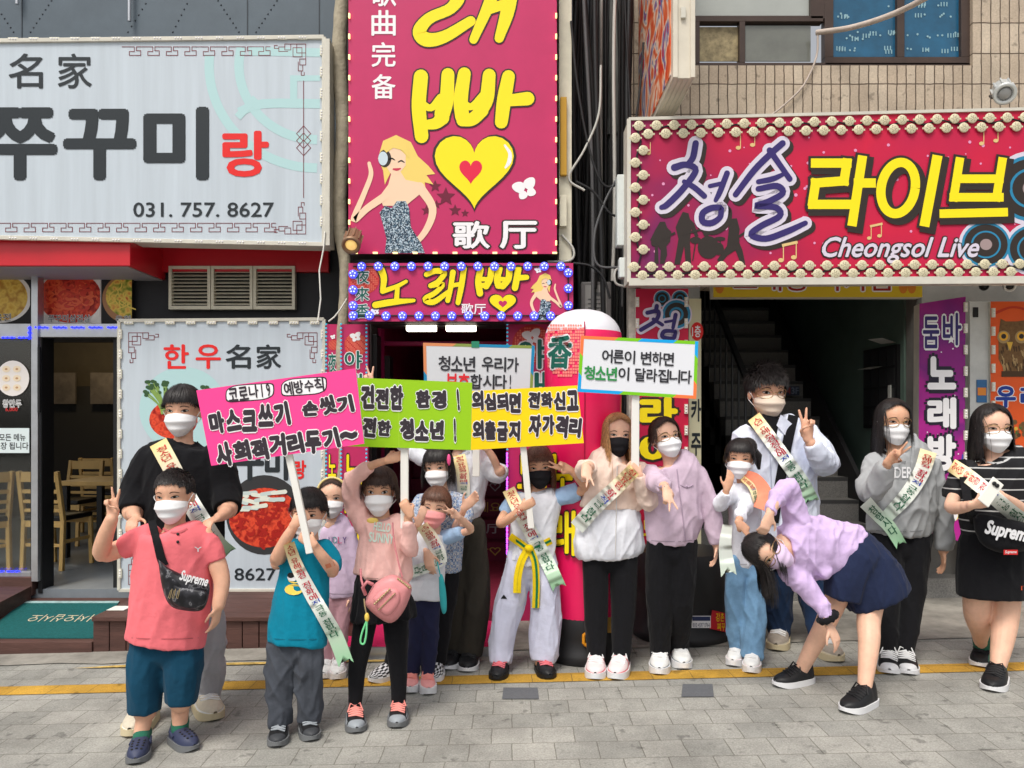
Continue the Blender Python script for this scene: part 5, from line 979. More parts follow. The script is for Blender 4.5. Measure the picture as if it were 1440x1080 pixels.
class Head:
    def __init__(s, c, H, yaw=0, pitch=0, roll=0):
        s.c = Vector(c); s.H = H; s.M = Matrix.Rotation(R(roll), 3, 'Y') @ Matrix.Rotation(R(yaw), 3, 'Z') @ Matrix.Rotation(R(pitch), 3, 'X')
    def w(s, x, f, z): return s.c + s.M @ Vector((x, -f, z)) * s.H
    def surf(s, phi, z):
        dx, df = math.sin(phi), math.cos(phi); best = .05
        for (cx, cf, cz), (rx, rf, rz) in ELL:
            q = 1 - ((z - cz) / rz) ** 2
            if q <= 0: continue
            A = (dx / rx) ** 2 + (df / rf) ** 2; B = -2 * cf * df / rf ** 2; C = cf * cf / rf ** 2 - q; D = B * B - 4 * A * C
            if D > 0: best = max(best, (-B + math.sqrt(D)) / (2 * A))
        return best
    def on(s, phi, z, off=0, zs=None): r = s.surf(phi, z if zs is None else zs) + off; return s.w(r * math.sin(phi), r * math.cos(phi), z)
    def onx(s, x, z, off=0):      # front of the face at a given x
        r = .36
        for _ in range(6): phi = math.asin(max(-.99, min(.99, x / r))); r = s.surf(phi, z)
        return s.on(phi, z, off)
    def body(s, mb):
        X, Y, Z = (s.M @ Vector(q) for q in ((1, 0, 0), (0, 1, 0), (0, 0, 1)))
        for (cx, cf, cz), r in ELL: mb.ell(s.w(cx, cf, cz), tuple(q * s.H for q in r), 24, 16, 0, (X, Y, Z))
        mb.ell(s.w(0, .34, -.12), (.05 * s.H, .075 * s.H, .085 * s.H), 10, 8, 0, (X, Y, Z)); mb.ell(s.w(0, .33, -.03), (.035 * s.H, .05 * s.H, .09 * s.H), 10, 8, 0, (X, Y, Z))
        for sg in (-1, 1): mb.ell(s.w(sg * .345, -.04, -.05), (.038 * s.H, .075 * s.H, .11 * s.H), 10, 8, 0, (X, Y, Z))
M_EYEW = mat('eye_white', S(226, 222, 218), .25); M_IRIS = mat('iris_dark', S(34, 24, 20), .2); M_LASH = mat('eyelash', S(30, 22, 20), .6); M_LIP = mat('lip', S(190, 110, 104), .5)
def eyes(h, root, smile=.6, brow=(40, 30, 26)):
    for sg in (-1, 1):
        mb = MB(); ex = .145 * sg; hh = .026 * smile + .008; n = 12; up = []; lo = []
        for i in range(n + 1):
            t = -1 + 2 * i / n; up.append((ex + t * .066, .005 + hh * (1 - t * t) + .01 * t * sg)); lo.append((ex + t * .066, .005 - hh * .75 * (1 - t * t) + .01 * t * sg))
        mb.grid([[h.onx(x, z, .004) for x, z in lo], [h.onx((a + c) / 2, (b + d) / 2, .008) for (a, b), (c, d) in zip(lo, up)], [h.onx(x, z, .004) for x, z in up]], 0)
        ir = .032; q = [(ex + ir * math.cos(a * .5236) * .9, .006 + min(hh * .95, ir) * math.sin(a * .5236)) for a in range(12)]
        mb.add([h.onx(x, z, .0105) for x, z in q], [tuple(range(12))], 1)
        mb.grid([[h.onx(x, z - .002, .009) for x, z in up], [h.onx(x, z + .010 + .010 * (1 - abs(2 * i / n - 1)), .010) for i, (x, z) in enumerate(up)]], 2)
        mb.grid([[h.onx(x, z - .004, .007) for x, z in lo], [h.onx(x, z + .001, .008) for x, z in lo]], 2)
        mb.build('eye', [M_EYEW, M_IRIS, M_LASH], root)
        mb = MB(); a = [(sg * (.075 + .15 * i / 6), .088 + .022 * math.sin(math.pi * (i / 6) ** .8)) for i in range(7)]
        mb.grid([[h.onx(x, z - .008, .006) for x, z in a], [h.onx(x, z + .012 * (1 - i / 9), .009) for i, (x, z) in enumerate(a)]], 0)
        mb.build('eyebrow', mat('brow_%d' % brow[0], S(*brow), .7), root)
M_LOOP = mat('ear_loop', S(232, 232, 232), .6)
def mask(h, root, m, nose=.0, kf=True):
    mb = MB(); nu, nv = 26, 14; rows = []
    for j in range(nv + 1):
        v = j / nv; row = []
        for i in range(nu + 1):
            u = -1 + 2 * i / nu; au = abs(u); zt = -.035 + nose - .085 * au ** 1.3; zb = -.53 + .22 * au ** 1.8; z = zt + (zb - zt) * v
            phi = u * R(76); bul = (.085 if kf else .05) * (1 - au ** 2) * math.sin(math.pi * min(1, v * .95 + .04)) ** .7
            if kf: bul += (.034 * (1 - min(1, abs(v - .34) / .07)) + .026 * (1 - min(1, abs(v - .68) / .07))) * (1 - au ** 2)
            else: bul += .006 * math.cos(v * 19) * (1 - au ** 4)
            off = .012 + bul + (.03 * max(0, v - .6) * (1 - au))
            row.append(h.on(phi, z, off, max(z, -.40)) if z > -.40 else h.on(phi, z, off - (-.40 - z) * .55, -.40))
        rows.append(row)
    mb.grid(rows, 0); mb.grid([[q + (h.c - q).normalized() * .002 for q in r] for r in rows[::-1]], 0); mk = mb.build('face_mask', m, root)
    lp = MB()
    for i in (0, nu):
        sg = -1 if i == 0 else 1; e = h.w(sg * .36, -.09, .02); e2 = h.w(sg * .355, -.10, -.12)
        lp.tube([Vector(q) for q in catmull([tuple(rows[1][i]), tuple(h.w(sg * .375, .06, -.01)), tuple(e), tuple(e2), tuple(h.w(sg * .355, .05, -.2)), tuple(rows[-2][i])], 4)], .0022, 5)
    lp.build('ear_loop', M_LOOP, root, None) if False else None
    o = lp.build('ear_loop', M_LOOP, root); o.parent = mk; return rows
def glasses(h, root, m):
    mb = MB()
    for sg in (-1, 1):
        c = [(sg * .155 + .115 * math.cos(a * .3927), -.012 + .095 * math.sin(a * .3927)) for a in range(17)]; mb.tube([h.onx(x, z, .055) for x, z in c], .0022, 6, cap=False)
        mb.tube([h.onx(sg * .27, .0, .05), h.w(sg * .355, .1, .01), h.w(sg * .37, -.06, .0)], .002, 5)
    mb.tube([h.onx(-.04, .005, .06), h.onx(0, .014, .07), h.onx(.04, .005, .06)], .0022, 5); mb.build('glasses', m, root)
def hair_mat(name, c):
    return ramp_mat(name, [(.3, tuple(x * .45 for x in c[:3]) + (1,)), (.68, tuple(min(1, x * 1.9 + .006) for x in c[:3]) + (1,))], lambda n, l: (lambda v, t: (l.new(v, t.inputs['Vector']), t.outputs[0])[1])(coords(n, l, (60, 60, 9)), n.new('ShaderNodeTexNoise')), .38)
def hair(h, root, m, style, n=620, seed=1, vol=1.08, wid=.017, name='hair'):
    """style(phi in degrees, 0 = front, + = picture right) -> (polar angle where the hairline ends, hang length in head heights)"""
    rg = np.random.default_rng(seed); mb = MB(); C = Vector((0, -.04, .13)); H = h.H; down = Vector((0, 0, -1)); Zl = h.M @ Vector((0, 0, 1))
    def path(phi, off, t0, jl, drift, N=13):
        th, hang = style((math.degrees(phi) + 180) % 360 - 180); th = R(th) * (1 + jl * .075 - .01); hang = max(0, hang * (1 + jl * .22)); pts = []; k1 = 8; rv = vol + off
        for i in range(k1 + 1):
            t = t0 + (th - t0) * i / k1; p = phi + drift * (i / k1) ** 2; s_ = math.sin(min(t, 1.62)); 
            pts.append(h.w(.345 * rv * s_ * math.sin(p), -.04 + .42 * rv * s_ * math.cos(p), .13 + .375 * (rv + .02) * math.cos(t)))
        if hang > .01:
            e = pts[-1]; tan = (pts[-1] - pts[-2]).normalized(); out = (e - h.w(0, -.04, .13)); out = (out - down * out.dot(down)); out = out.normalized() if out.length > 1e-4 else Vector()
            k2 = 6
            for i in range(1, k2 + 1):
                q = i / k2; dr = (tan * (1 - q) * .6 + down * (.4 + .6 * q)).normalized(); e = e + dr * (hang * H / k2) + out * (.012 * H * math.sin(q * 3)); pts.append(e)
        return pts
    g = []; M_ = 44
    for j in range(M_): 
        p = path(2 * math.pi * j / M_, -.035, .02, -.25, 0); g.append(p + [p[-1]] * (15 - len(p)))
    mb.grid([[g[j][i] for j in range(M_)] for i in range(14, -1, -1)], 0, True, True)
    for s in range(int(n * 1.7)):
        phi = rg.uniform(-math.pi, math.pi); t0 = abs(rg.normal(.05, .3)) if s % 3 else rg.uniform(0, 1.1); pts = path(phi, rg.uniform(-.03, .045) + (.05 if s % 23 == 0 else 0), min(t0, R(style((math.degrees(phi) + 180) % 360 - 180)[0]) * .75), rg.uniform(-1, 1), rg.normal(0, .13)); k = len(pts)
        w = wid * H * rg.uniform(.5, 1.2); A = []; B = []; Cc = []
        for i in range(k):
            t = pts[min(i + 1, k - 1)] - pts[max(i - 1, 0)]; nrm = (pts[i] - h.c); sd_ = t.cross(nrm); sd_ = sd_.normalized() if sd_.length > 1e-9 else Vector((1, 0, 0)); q = i / (k - 1); ww = w * (1 - .82 * q ** 2.5) * .5
            A.append(pts[i] - sd_ * ww); B.append(pts[i] + nrm.normalized() * ww * .5); Cc.append(pts[i] + sd_ * ww)
        mb.grid([A, B, Cc], 0, True)
    return mb.build(name, m, root)
def crop(h, root, m, style, L=.14, lift=.5, n=1100, seed=2, fwd=.8, vol=1.03):
    """short hair: many little locks over the scalp, combed forward and lifted"""
    rg = np.random.default_rng(seed); mb = MB()
    def sp(phi, t, rv): s_ = math.sin(min(t, 1.62)); return h.w(.345 * rv * s_ * math.sin(phi), -.04 + .42 * rv * s_ * math.cos(phi), .13 + .375 * rv * math.cos(t))
    rows = []
    for i in range(13): rows.append([sp(2 * math.pi * j / 44, max(.01, R(style(math.degrees((2 * math.pi * j / 44 + math.pi) % (2 * math.pi) - math.pi))[0]) * i / 12), vol) for j in range(44)])
    mb.grid(rows[::-1], 0, True, True)
    F_ = h.M @ Vector((0, -1, 0)); Z_ = h.M @ Vector((0, 0, 1))
    for s in range(int(n * 1.6)):
        phi = rg.uniform(-math.pi, math.pi); th = R(style(math.degrees(phi))[0]); t = th * math.sqrt(rg.uniform(0, 1)); p = sp(phi, t, vol); nr = (p - h.w(0, -.04, .13)).normalized(); top = max(0, math.cos(t))
        dn = F_ * fwd * top + Vector((0, 0, -1)) * (1 - top) * .9 + Vector(rg.normal(0, .16, 3)); dn = dn - nr * dn.dot(nr); dn = dn.normalized() if dn.length > 1e-6 else F_
        l = L * h.H * rg.uniform(.6, 1.25) * (.45 + .55 * top + .0); lf = lift * (.35 + .65 * top); pts = [p - nr * .01, p + (dn * .5 + nr * lf * .8) * l * .5, p + (dn + nr * lf * .75) * l]
        sd_ = dn.cross(nr).normalized() * (.012 * h.H); mb.grid([[pts[0] - sd_, pts[1] - sd_ * .8, pts[2] - sd_ * .1], [pts[0] + nr * .004, pts[1] + nr * .004, pts[2]], [pts[0] + sd_, pts[1] + sd_ * .8, pts[2] + sd_ * .1]], 0, True)
    return mb.build('hair', m, root)
POSE = {'v': [(0, 0, 0), (0, 0, 0), (70, 80, 60), (70, 80, 60)], 'grip': [(62, 72, 50)] * 4, 'relax': [(14, 18, 12), (18, 22, 14), (22, 26, 16), (26, 28, 18)], 'flat': [(4, 6, 4)] * 4, 'point': [(0, 0, 0), (60, 80, 60), (65, 80, 60), (65, 80, 60)], 'drape': [(40, 25, 15)] * 4}
def hand(mb, wrist, f, n, side, Lh, pose, spread=None):
    """side 'a' = the hand on the picture's left when facing us (the person's right)"""
    f = Vector(f).normalized(); n = Vector(n); n = (n - f * n.dot(f)).normalized(); t = f.cross(n) * (1 if side == 'a' else -1); w = Vector(wrist)
    rad = .052 * Lh; wd = .215 * Lh
    loft(mb, [w - f * .06 * Lh, w + f * .1 * Lh, w + f * .3 * Lh, w + f * .5 * Lh], [wd * .72, wd * .85, wd, wd * .95], [.1 * Lh, .1 * Lh, .085 * Lh, .068 * Lh], t, 12)
    spr = spread if spread is not None else {'v': 15, 'flat': 5, 'relax': 3, 'grip': 0, 'point': 0, 'drape': 4}[pose]
    for i, (bx, ln) in enumerate(((.155, .40), (.052, .45), (-.052, .42), (-.15, .33))):
        base = w + f * (.5 - .015 * (i == 3)) * Lh + t * bx * Lh * .95; ang = 0
        sa = R(spr * ((1, -.55, -1, -1.6)[i] if pose == 'v' else (1, .3, -.4, -1.1)[i])); fd = f * math.cos(sa) + t * math.sin(sa); pts = [base - f * .08 * Lh, base]; p = base
        for j, (cv, sg) in enumerate(zip(POSE[pose][i], (.46, .30, .24))):
            ang += R(cv); dr = fd * math.cos(ang) + n * math.sin(ang); p = p + dr * ln * sg * Lh; pts.append(p)
        loft(mb, pts, [rad * 1.05, rad * 1.05, rad, rad * .95, rad * .82], [rad * 1.05, rad * 1.05, rad, rad * .9, rad * .78], t, 10)
    b = w + f * .14 * Lh + t * .16 * Lh
    if pose in ('flat', 'relax', 'drape'): ds = (f * .55 + t * .75 + n * .15, f * .8 + t * .45 + n * .2, f * .95 + t * .2 + n * .25)
    elif pose == 'grip': ds = (f * .5 + t * .6 + n * .5, f * .5 - t * .1 + n * .8, f * .1 - t * .6 + n * .5)
    else: ds = (f * .6 + t * .45 + n * .55, f * .5 - t * .25 + n * .6, f * .25 - t * .8 + n * .15)
    pts = [b - f * .05 * Lh, b]; 
    for q, l in zip(ds, (.17, .15, .12)): pts.append(pts[-1] + q.normalized() * l * Lh)
    loft(mb, pts, [rad * 1.3, rad * 1.3, rad * 1.15, rad * 1.0, rad * .8], [rad * 1.3, rad * 1.3, rad * 1.1, rad * .95, rad * .75], n, 10)
def shoe(root, toe, hd, L, up, sole, kind='trainer', accent=None, lace=None, org=None, z0=None):
    g = G(*toe) if not isinstance(toe, Vector) else toe; hd = HEAD.get(toe, R(hd)); D = Vector((math.sin(hd), -math.cos(hd), 0)); X = Vector((-D.y, D.x, 0)) * -1; Z = Vector((0, 0, 1)); heel = g - D * L
    if toe in ANK if not isinstance(toe, Vector) else False: ax, ad = ANK[toe]; heel = Vector((ax, ad, 0)) - D * (.3 * L)
    zb = gz(heel.x + D.x * L * .5) if z0 is None else z0; heel.z = zb; st = .028 if kind != 'canvas' else .026
    if kind == 'chunky': st = .04
    wf = lambda s: L * (.155 + .045 * math.sin(math.pi * min(1, s * 1.05)) + .03 * math.exp(-((s - .7) / .2) ** 2)) * (1 if s < .8 else math.sqrt(max(0, 1 - ((s - .8) / .205) ** 2))) * (1 if s > .1 else (.75 + 2.5 * s))
    hf = lambda s: L * (.34 - .04 * s if s < .3 else .328 - (s - .3) * .42 if s < .7 else .16 - (s - .7) * .2) * (1 if s < .88 else math.sqrt(max(0, 1 - ((s - .88) / .14) ** 2)))
    if kind == 'clog': hf = lambda s: L * (.26 if s < .3 else .29 - (s - .3) * .16 if s < .75 else .218 - (s - .75) * .25) * (1 if s < .82 else math.sqrt(max(0, 1 - ((s - .82) / .19) ** 2)))
    ns, na = 20, 13; rows = []; mb = MB()
    for i in range(ns + 1):
        s = i / ns; w, hh = wf(s), hf(s); row = []
        for j in range(na):
            a = math.pi * j / (na - 1); c = math.cos(a); q = math.sin(a); sx = math.copysign(abs(c) ** .75, c); top = hh * q ** .8
            if s < .3: sx *= (1 - .25 * q)
            row.append(heel + D * (s * L) + X * (w * sx) + Z * (st + top))
        rows.append(row)
    nf = len(mb.f); mb.grid(rows[::-1], 0)
    if accent:
        for fi in range(nf, len(mb.f)):
            i = (fi - nf) // (na - 1); j = (fi - nf) % (na - 1); s = 1 - i / ns
            if kind == 'canvas' and s > .86: mb.m[fi] = 1
            elif kind == 'trainer' and (s > .84 or s < .08 or (j in (0, 1, na - 3, na - 2) and .3 < s < .8)): mb.m[fi] = 1
            elif kind == 'chunky' and (j in (0, na - 2) or .45 < s < .55): mb.m[fi] = 1
            elif kind == 'check' and (i // 2 + j) % 2: mb.m[fi] = 1
    sh = mb.build('shoe', [up, accent or up], root)
    mb = MB(); ol = []
    for i in range(24): s = -.012 + 1.03 * i / 23; ol.append((s, max(wf(max(0, min(1, s))), .012) + .006))
    rim = [heel + D * (s * L) + X * w for s, w in ol] + [heel + D * (s * L) - X * w for s, w in ol[::-1]]
    lift = lambda p, s: p + Z * (.012 * max(0, (s - .75) / .25) ** 2)
    bot = [lift(p + Z * .001, s) for p, s in zip(rim, [a for a, _ in ol] + [a for a, _ in ol[::-1]])]; top = [p + Z * (st + .004) for p in rim]; n = len(rim)
    mb.add(bot + top, [(i, (i + 1) % n, (i + 1) % n + n, i + n) for i in range(n)], 0, True); mb.add(top, [tuple(range(n))]); mb.add(bot, [tuple(range(n - 1, -1, -1))]); so_ = mb.build('sole', sole, root); so_.parent = sh
    if lace or kind == 'clog':
        mb = MB()
        def at(s, j, e=.003): a = math.pi * j; c = math.cos(a); q = math.sin(a); return heel + D * (s * L) + X * (wf(s) * math.copysign(abs(c) ** .75, c)) + Z * (st + hf(s) * q ** .8 + e)
        if kind == 'clog':
            for s in (.56, .66, .76, .86):
                for j in (.36, .5, .64): p = at(s, j, .001); mb.ell(p, (.006, .006, .003), 8, 4)
            mb.build('vent_hole', M_DARK, root).parent = sh
            mb = MB(); mb.tube([at(.42, .05, .01), at(.2, .1, .012), heel - D * .008 + Z * (st + L * .27), at(.2, .9, .012), at(.42, .95, .01)], .008, 6); mb.build('heel_strap', up, root).parent = sh
        else:
            for s in (.42, .49, .56, .63): mb.tube([at(s, .27), at(s + .02, .5, .006), at(s, .73)], .0045, 6); mb.tube([at(s, .27), at(s + .06, .5, .007), at(s + .07, .73)], .004, 6)
            for q in (.36, .64): mb.tube([at(.42, .5, .008), at(.39, q, .02), at(.46, q + (q - .5) * 1.1, .004)], .004, 6)
            mb.build('shoelace', lace, root).parent = sh
    return sh
CLOTH = {}
def cloth(name, c, rough=.9, var=.07, bump=.5, bs=26): return mat(name, c, rough, .1, var=var, vs=9, bump=bump, bs=bs, sheen=.06)
M_SKIN = mat('skin', S(222, 172, 144), .5, .35, var=.09, vs=22); M_SKIN2 = mat('skin_fair', S(230, 184, 158), .5, .35, var=.09, vs=22)
for q in (M_SKIN, M_SKIN2):
    b = q.node_tree.nodes['Principled BSDF']; b.inputs['Subsurface Weight'].default_value = .12; b.inputs['Subsurface Radius'].default_value = (.02, .008, .005); b.inputs['Subsurface Scale'].default_value = .3
M_SKIN3 = mat('skin_warm', S(214, 164, 134), .5, .35, var=.1, vs=22); M_SKIN3.node_tree.nodes['Principled BSDF'].inputs['Subsurface Weight'].default_value = .1; M_SKIN3.node_tree.nodes['Principled BSDF'].inputs['Subsurface Scale'].default_value = .05
PEOPLE = []
LEGS = ('trousers', 'jeans', 'shorts', 'leggings', 'sock')
ANK = {}; HEAD = {}
class Person:
    def __init__(s, label, d, head, skin, wear, hands=(), skm=None, mk=None, kf=True, gl=None, smile=.6, nb=None, base=None):
        s.d = d; x, y, Hp = head[:3]; hdd = head[6] if len(head) > 6 else 0; s.H = Hp * d / F; s.h = Head(P(x, y, d + hdd), s.H, *head[3:6])
        gx = base or (wear[0][2][0][0][0], 900); s.root = thing('person', label, 'person', Vector((P(gx[0], 0, d).x, d, gz(P(gx[0], 0, d).x))), 'people posing in the street'); h = s.h
        def feet(L, cov):       # set each leg down on its shoe
            L = [tuple(q) + (0,) * (4 - len(q)) if len(q) < 4 else tuple(q) for q in L]
            for (tx, ty, hd, ln, *_) in TOES.get(len(PEOPLE) + 1, ()):
                e = L[-1]
                if len(L) >= 2 and 0 < ty - e[1] < 75 and abs(e[0] - tx) < 48 and min(TOES[len(PEOPLE) + 1], key=lambda t: abs(t[4] - e[0]) if len(t) > 4 else abs(t[0] - e[0]))[:2] == (tx, ty):
                    g = G(tx, ty); hh = 0
                    for _ in range(6): ad = g.y + .7 * ln * math.cos(hh); hh = math.asin(max(-.93, min(.93, (g.x - P(e[0], 0, ad).x) / (.7 * ln))))
                    HEAD[(tx, ty)] = hh; dl = ad - d - e[3]; n = len(L); L = [(q[0], q[1], q[2], q[3] + dl * (i / (n - 1)) ** 2) + tuple(q[4:]) for i, q in enumerate(L)]
                    ax = P(e[0], 0, ad).x; ANK[(tx, ty)] = (ax, ad); yy = HOR + (CAMH - gz(ax) - cov) * F / ad; L[-1] = (e[0], yy if cov < .075 else e[1], e[2], ad - d) + tuple(e[4:]); break
            return L
        skin = [feet(L, .06) for L in skin]; wear = [(w[0], w[1], [feet(L, .055) if w[0] in LEGS and w[0] not in ('shorts', 'sock') else L for L in w[2]]) + tuple(w[3:]) for w in wear]
        wear = [(w[0], w[1], [feet(L, .06) for L in w[2]] if w[0] == 'sock' else w[2]) + tuple(w[3:]) for w in wear]
        wear = [v for w in wear for v in ([(w[0], w[1], [L], w[3]) for L in w[2]] if w[0] == 'sock' else [w])]
        mb = MB(); h.body(mb); s.bv = []
        for L in skin: limb(mb, d, [(L[0][0], L[0][1], L[0][2] * .8) + tuple(L[0][3:])] + list(L[1:]), .93)
        for k, w in enumerate(wear):
            for i, L in enumerate(w[2]):
                if not (len(w) > 4 and w[4] == 'noskin'): top = i == 0 and w[0] not in LEGS and len(L) > 2; limb(mb, d, L[:-1] if top else L, .7, (1, 0) if top else (1, 1))
        n0 = h.w(0, -.08, -.25); tl = wear[0][2][0][0]; n1 = P(tl[0], tl[1], d + (tl[3] if len(tl) > 3 else 0)) if nb is None else P(nb[0], nb[1], d + (nb[2] if len(nb) > 2 else 0)); mid = n0.lerp(n1, .55); r = .185 * s.H
        loft(mb, [n0, mid, n1, n1 + (n1 - mid) * .5], [r, r * .98, r * 1.15, r * 1.5], [r, r, r * 1.05, r * 1.1])
        for (side, px, py, dd, f, n, pose, *ex) in hands: hand(mb, P(px, py, d + dd), (f[0], f[2], -f[1]), (n[0], n[2], -n[1]), side, s.H * (ex[0] if ex else .66), pose, ex[1] if len(ex) > 1 else None)
        m = remesh(mb, .0055, 4, 'body'); s.bv.append(bvh_of(m)); put(m, 'body', skm or M_SKIN, s.root)
        for k, w in enumerate(wear):
            mb = MB()
            leg = w[0] in ('trousers', 'jeans', 'shorts', 'leggings')
            for L in w[2]:
                if leg: q = L[0]; L = [(q[0], q[1], q[2] * .86, q[3] if len(q) > 3 else 0, .8)] + list(L[1:])
                limb(mb, d, L, 1, (0 if L is w[2][0] and not leg and len(L) > 4 else 1, 0) if len(L) > 2 else (1, 1))
            if leg: qa, qb = w[2][0][0], w[2][1][0]; ra = qa[2]; limb(mb, d, [(qa[0], qa[1] + ra * .45, ra * .8, 0, .85), ((qa[0] + qb[0]) / 2, qa[1] + ra * .75, ra * .82, 0, .85), (qb[0], qb[1] + ra * .45, ra * .8, 0, .85)], 1, (1, 1))
            f = w[3] or (.007, (7, 7, 4)); m = remesh(mb, .0068, 6, w[0]); folds(m, f[0], f[1], len(PEOPLE) * 17 + k); s.bv.append(bvh_of(m)); put(m, w[0], w[1], s.root)
        tl = wear[0][2][0]; cm = wear[0][1]; e = tl[-1]; f0 = tl[0]
        if len(tl) > 4 and e[2] > 14 and e[1] - f0[1] > 40:
            bc = cm.node_tree.nodes['Principled BSDF'].inputs['Base Color'].default_value; dk = mat('stitch_' + cm.name, tuple(x * .6 for x in bc[:3]) + (1,), .9)
            full = s.bv; s.bv = [full[1]]
            s.strip([(e[0] - e[2] * .86, e[1] - 6, .55), (e[0] - e[2] * .4, e[1] - 4.5, .55), (e[0] + e[2] * .4, e[1] - 4.5, .55), (e[0] + e[2] * .86, e[1] - 6, .55)], dk, .0015, 'hem_stitch', 20, 2)
            if wear[0][0] not in ('jacket', 'denim_jacket'): w_ = f0[2] * .95; s.strip([(f0[0] - w_, f0[1] + 1, 1.3), (f0[0] - w_ * .6, f0[1] + w_ * .28, 1.4), (f0[0], f0[1] + w_ * .42, 1.4), (f0[0] + w_ * .6, f0[1] + w_ * .28, 1.4), (f0[0] + w_, f0[1] + 1, 1.3)], dk if bc[0] > .05 else cm, .003, 'neckline_rib', 20, 2)
            s.bv = full
        eyes(h, s.root, smile)
        if mk: mask(h, s.root, mk, kf=kf)
        if gl: glasses(h, s.root, gl)
        PEOPLE.append(s)
    def text(s, t, box, m, k=.006, rot=0, bold=0, name='printed_motif'):
        mb = MB(); s.tmesh(mb, t, box, 0, k, rot, bold); return mb.build(name, m, s.root)
    def pt(s, x, y, k): y0 = cast(s.bv, x, y) or s.d - .12; return P(x, y, y0 - k)
    def tmesh(s, mb, t, box, mi, k, rot=0, bold=0):
        V, Fc, bb, LZ = glyph(t, bold, 0, True); x0, y0, x1, y1 = box; cx, cy, c, q = (x0 + x1) / 2, (y0 + y1) / 2, math.cos(R(rot)), math.sin(R(rot)); out = []
        for (x, y), lz in zip(V, LZ): X = x0 + (x - bb[0]) / (bb[2] - bb[0]) * (x1 - x0) - cx; Y = y1 - (y - bb[1]) / (bb[3] - bb[1]) * (y1 - y0) - cy; out.append(s.pt(cx + X * c - Y * q, cy + X * q + Y * c, k + lz * .001))
        mb.add(out, Fc, mi)
    def strip(s, pts, m, off=.008, name='strap', nu=30, nv=4, tail=0, col=None, txt=None, rng=(0, 1), thick=.002, par=None, near=None):
        """a cloth band laid over the clothes along a path seen in the photo; pts = (x, y, half width)"""
        A = catmull(pts, 8); A = A[np.linspace(0, len(A) - 1, nu + 1).astype(int)]; Gd = np.zeros((nu + 1, nv + 1, 2)); D = np.full((nu + 1, nv + 1), np.nan)
        for i in range(nu + 1):
            t = A[min(i + 1, nu)][:2] - A[max(i - 1, 0)][:2]; t = t / (np.linalg.norm(t) or 1); n = np.array([-t[1], t[0]])
            for j in range(nv + 1):
                q = A[i][:2] + n * A[i][2] * (1 - 2 * j / nv); Gd[i, j] = q
                if near is None: y = cast(s.bv, *q); D[i, j] = y if y and abs(y - s.d) < .6 else np.nan
                else: D[i, j] = s.d + near
        ok = ~np.isnan(D); fill = np.median(D[ok]) if ok.any() else s.d - .1
        for i in range(nu + 1):
            r = ok[i]; D[i][~r] = D[i][r].min() if r.any() else np.nan
        rowok = ~np.isnan(D[:, 0]); idx = np.arange(nu + 1)
        for j in range(nv + 1): D[:, j] = np.interp(idx, idx[rowok], D[rowok, j]) if rowok.any() else fill
        for _ in range(14): E = D.copy(); E[1:-1] = np.minimum(D[1:-1], (D[:-2] + D[2:]) / 2); E[:, 1:-1] = np.minimum(E[:, 1:-1], (E[:, :-2] + E[:, 2:]) / 2); D = E
        for _ in range(4): D[1:-1] = (D[:-2] + 2 * D[1:-1] + D[2:]) / 4
        D -= off
        if txt is not None or col: D += (.002 * np.sin(np.arange(nu + 1) * .45 + nu))[:, None]
        W_ = [[P(Gd[i, j][0], Gd[i, j][1], D[i, j]) for j in range(nv + 1)] for i in range(nu + 1)]
        if tail:      # notched end
            for j in range(nv + 1): e = W_[nu][j]; W_[nu][j] = e - (W_[nu][j] - W_[nu - 3][j]) * (.9 * (1 - abs(2 * j / nv - 1)))
        mb = MB(); mb.grid(W_, 0); bk = [[q + Vector((0, thick, 0)) for q in r] for r in W_]; mb.grid(bk[::-1], 0); o = mb.build(name, m, s.root)
        if par: o.parent = par
        if col:
            ca = o.data.color_attributes.new('tint', 'FLOAT_COLOR', 'POINT'); nn = (nu + 1) * (nv + 1)
            def cc(t): t = rng[0] + (rng[1] - rng[0]) * t; k = 0; 
            st = [(0, S(236, 208, 138)), (.16, S(240, 226, 186)), (.3, S(232, 232, 224)), (.66, S(226, 234, 226)), (.84, S(196, 224, 196)), (1, S(150, 204, 160))]
            def cc(t):
                t = rng[0] + (rng[1] - rng[0]) * t
                for (a, ca_), (b, cb_) in zip(st, st[1:]):
                    if t <= b: q = (t - a) / (b - a); return tuple(x * (1 - q) + y * q for x, y in zip(ca_, cb_))
                return st[-1][1]
            vals = []
            for i in range(nu + 1): vals += [cc(i / nu)] * (nv + 1)
            for i in range(nu, -1, -1): vals += [cc(i / nu)] * (nv + 1)
            ca.data.foreach_set('color', [x for v in vals for x in v])
        if txt is not None:
            def at(u, v, k):
                a = min(max(u, 0), .9999) * nu; i = int(a); fa = a - i; b = min(max(v, 0), .9999) * nv; j = int(b); fb = b - j
                p = (W_[i][j] * (1 - fb) + W_[i][j + 1] * fb) * (1 - fa) + (W_[i + 1][j] * (1 - fb) + W_[i + 1][j + 1] * fb) * fa; return p - Vector((0, k, 0))
            mb = MB(); LT = np.linalg.norm(np.diff(A[:, :2], axis=0), axis=1).sum(); Wd = A[:, 2].mean() * 2; cell = Wd * .62 / LT; u = .04
            seq = [(c, 0 if k < 6 else (1 if k < 10 else (2 if k == 10 else 3))) for k, c in enumerate('청소년유해환경정화에적극동참합시다')]; gaps = {3, 7, 11, 13}; start = txt if isinstance(txt, int) else 0; tot = sum(1.0 + (.5 if k in gaps else 0) for k in range(start, 17)); avail = (.90 if not tail else .82) - u; step = min(cell * 1.08, avail / tot) if not tail else avail / tot
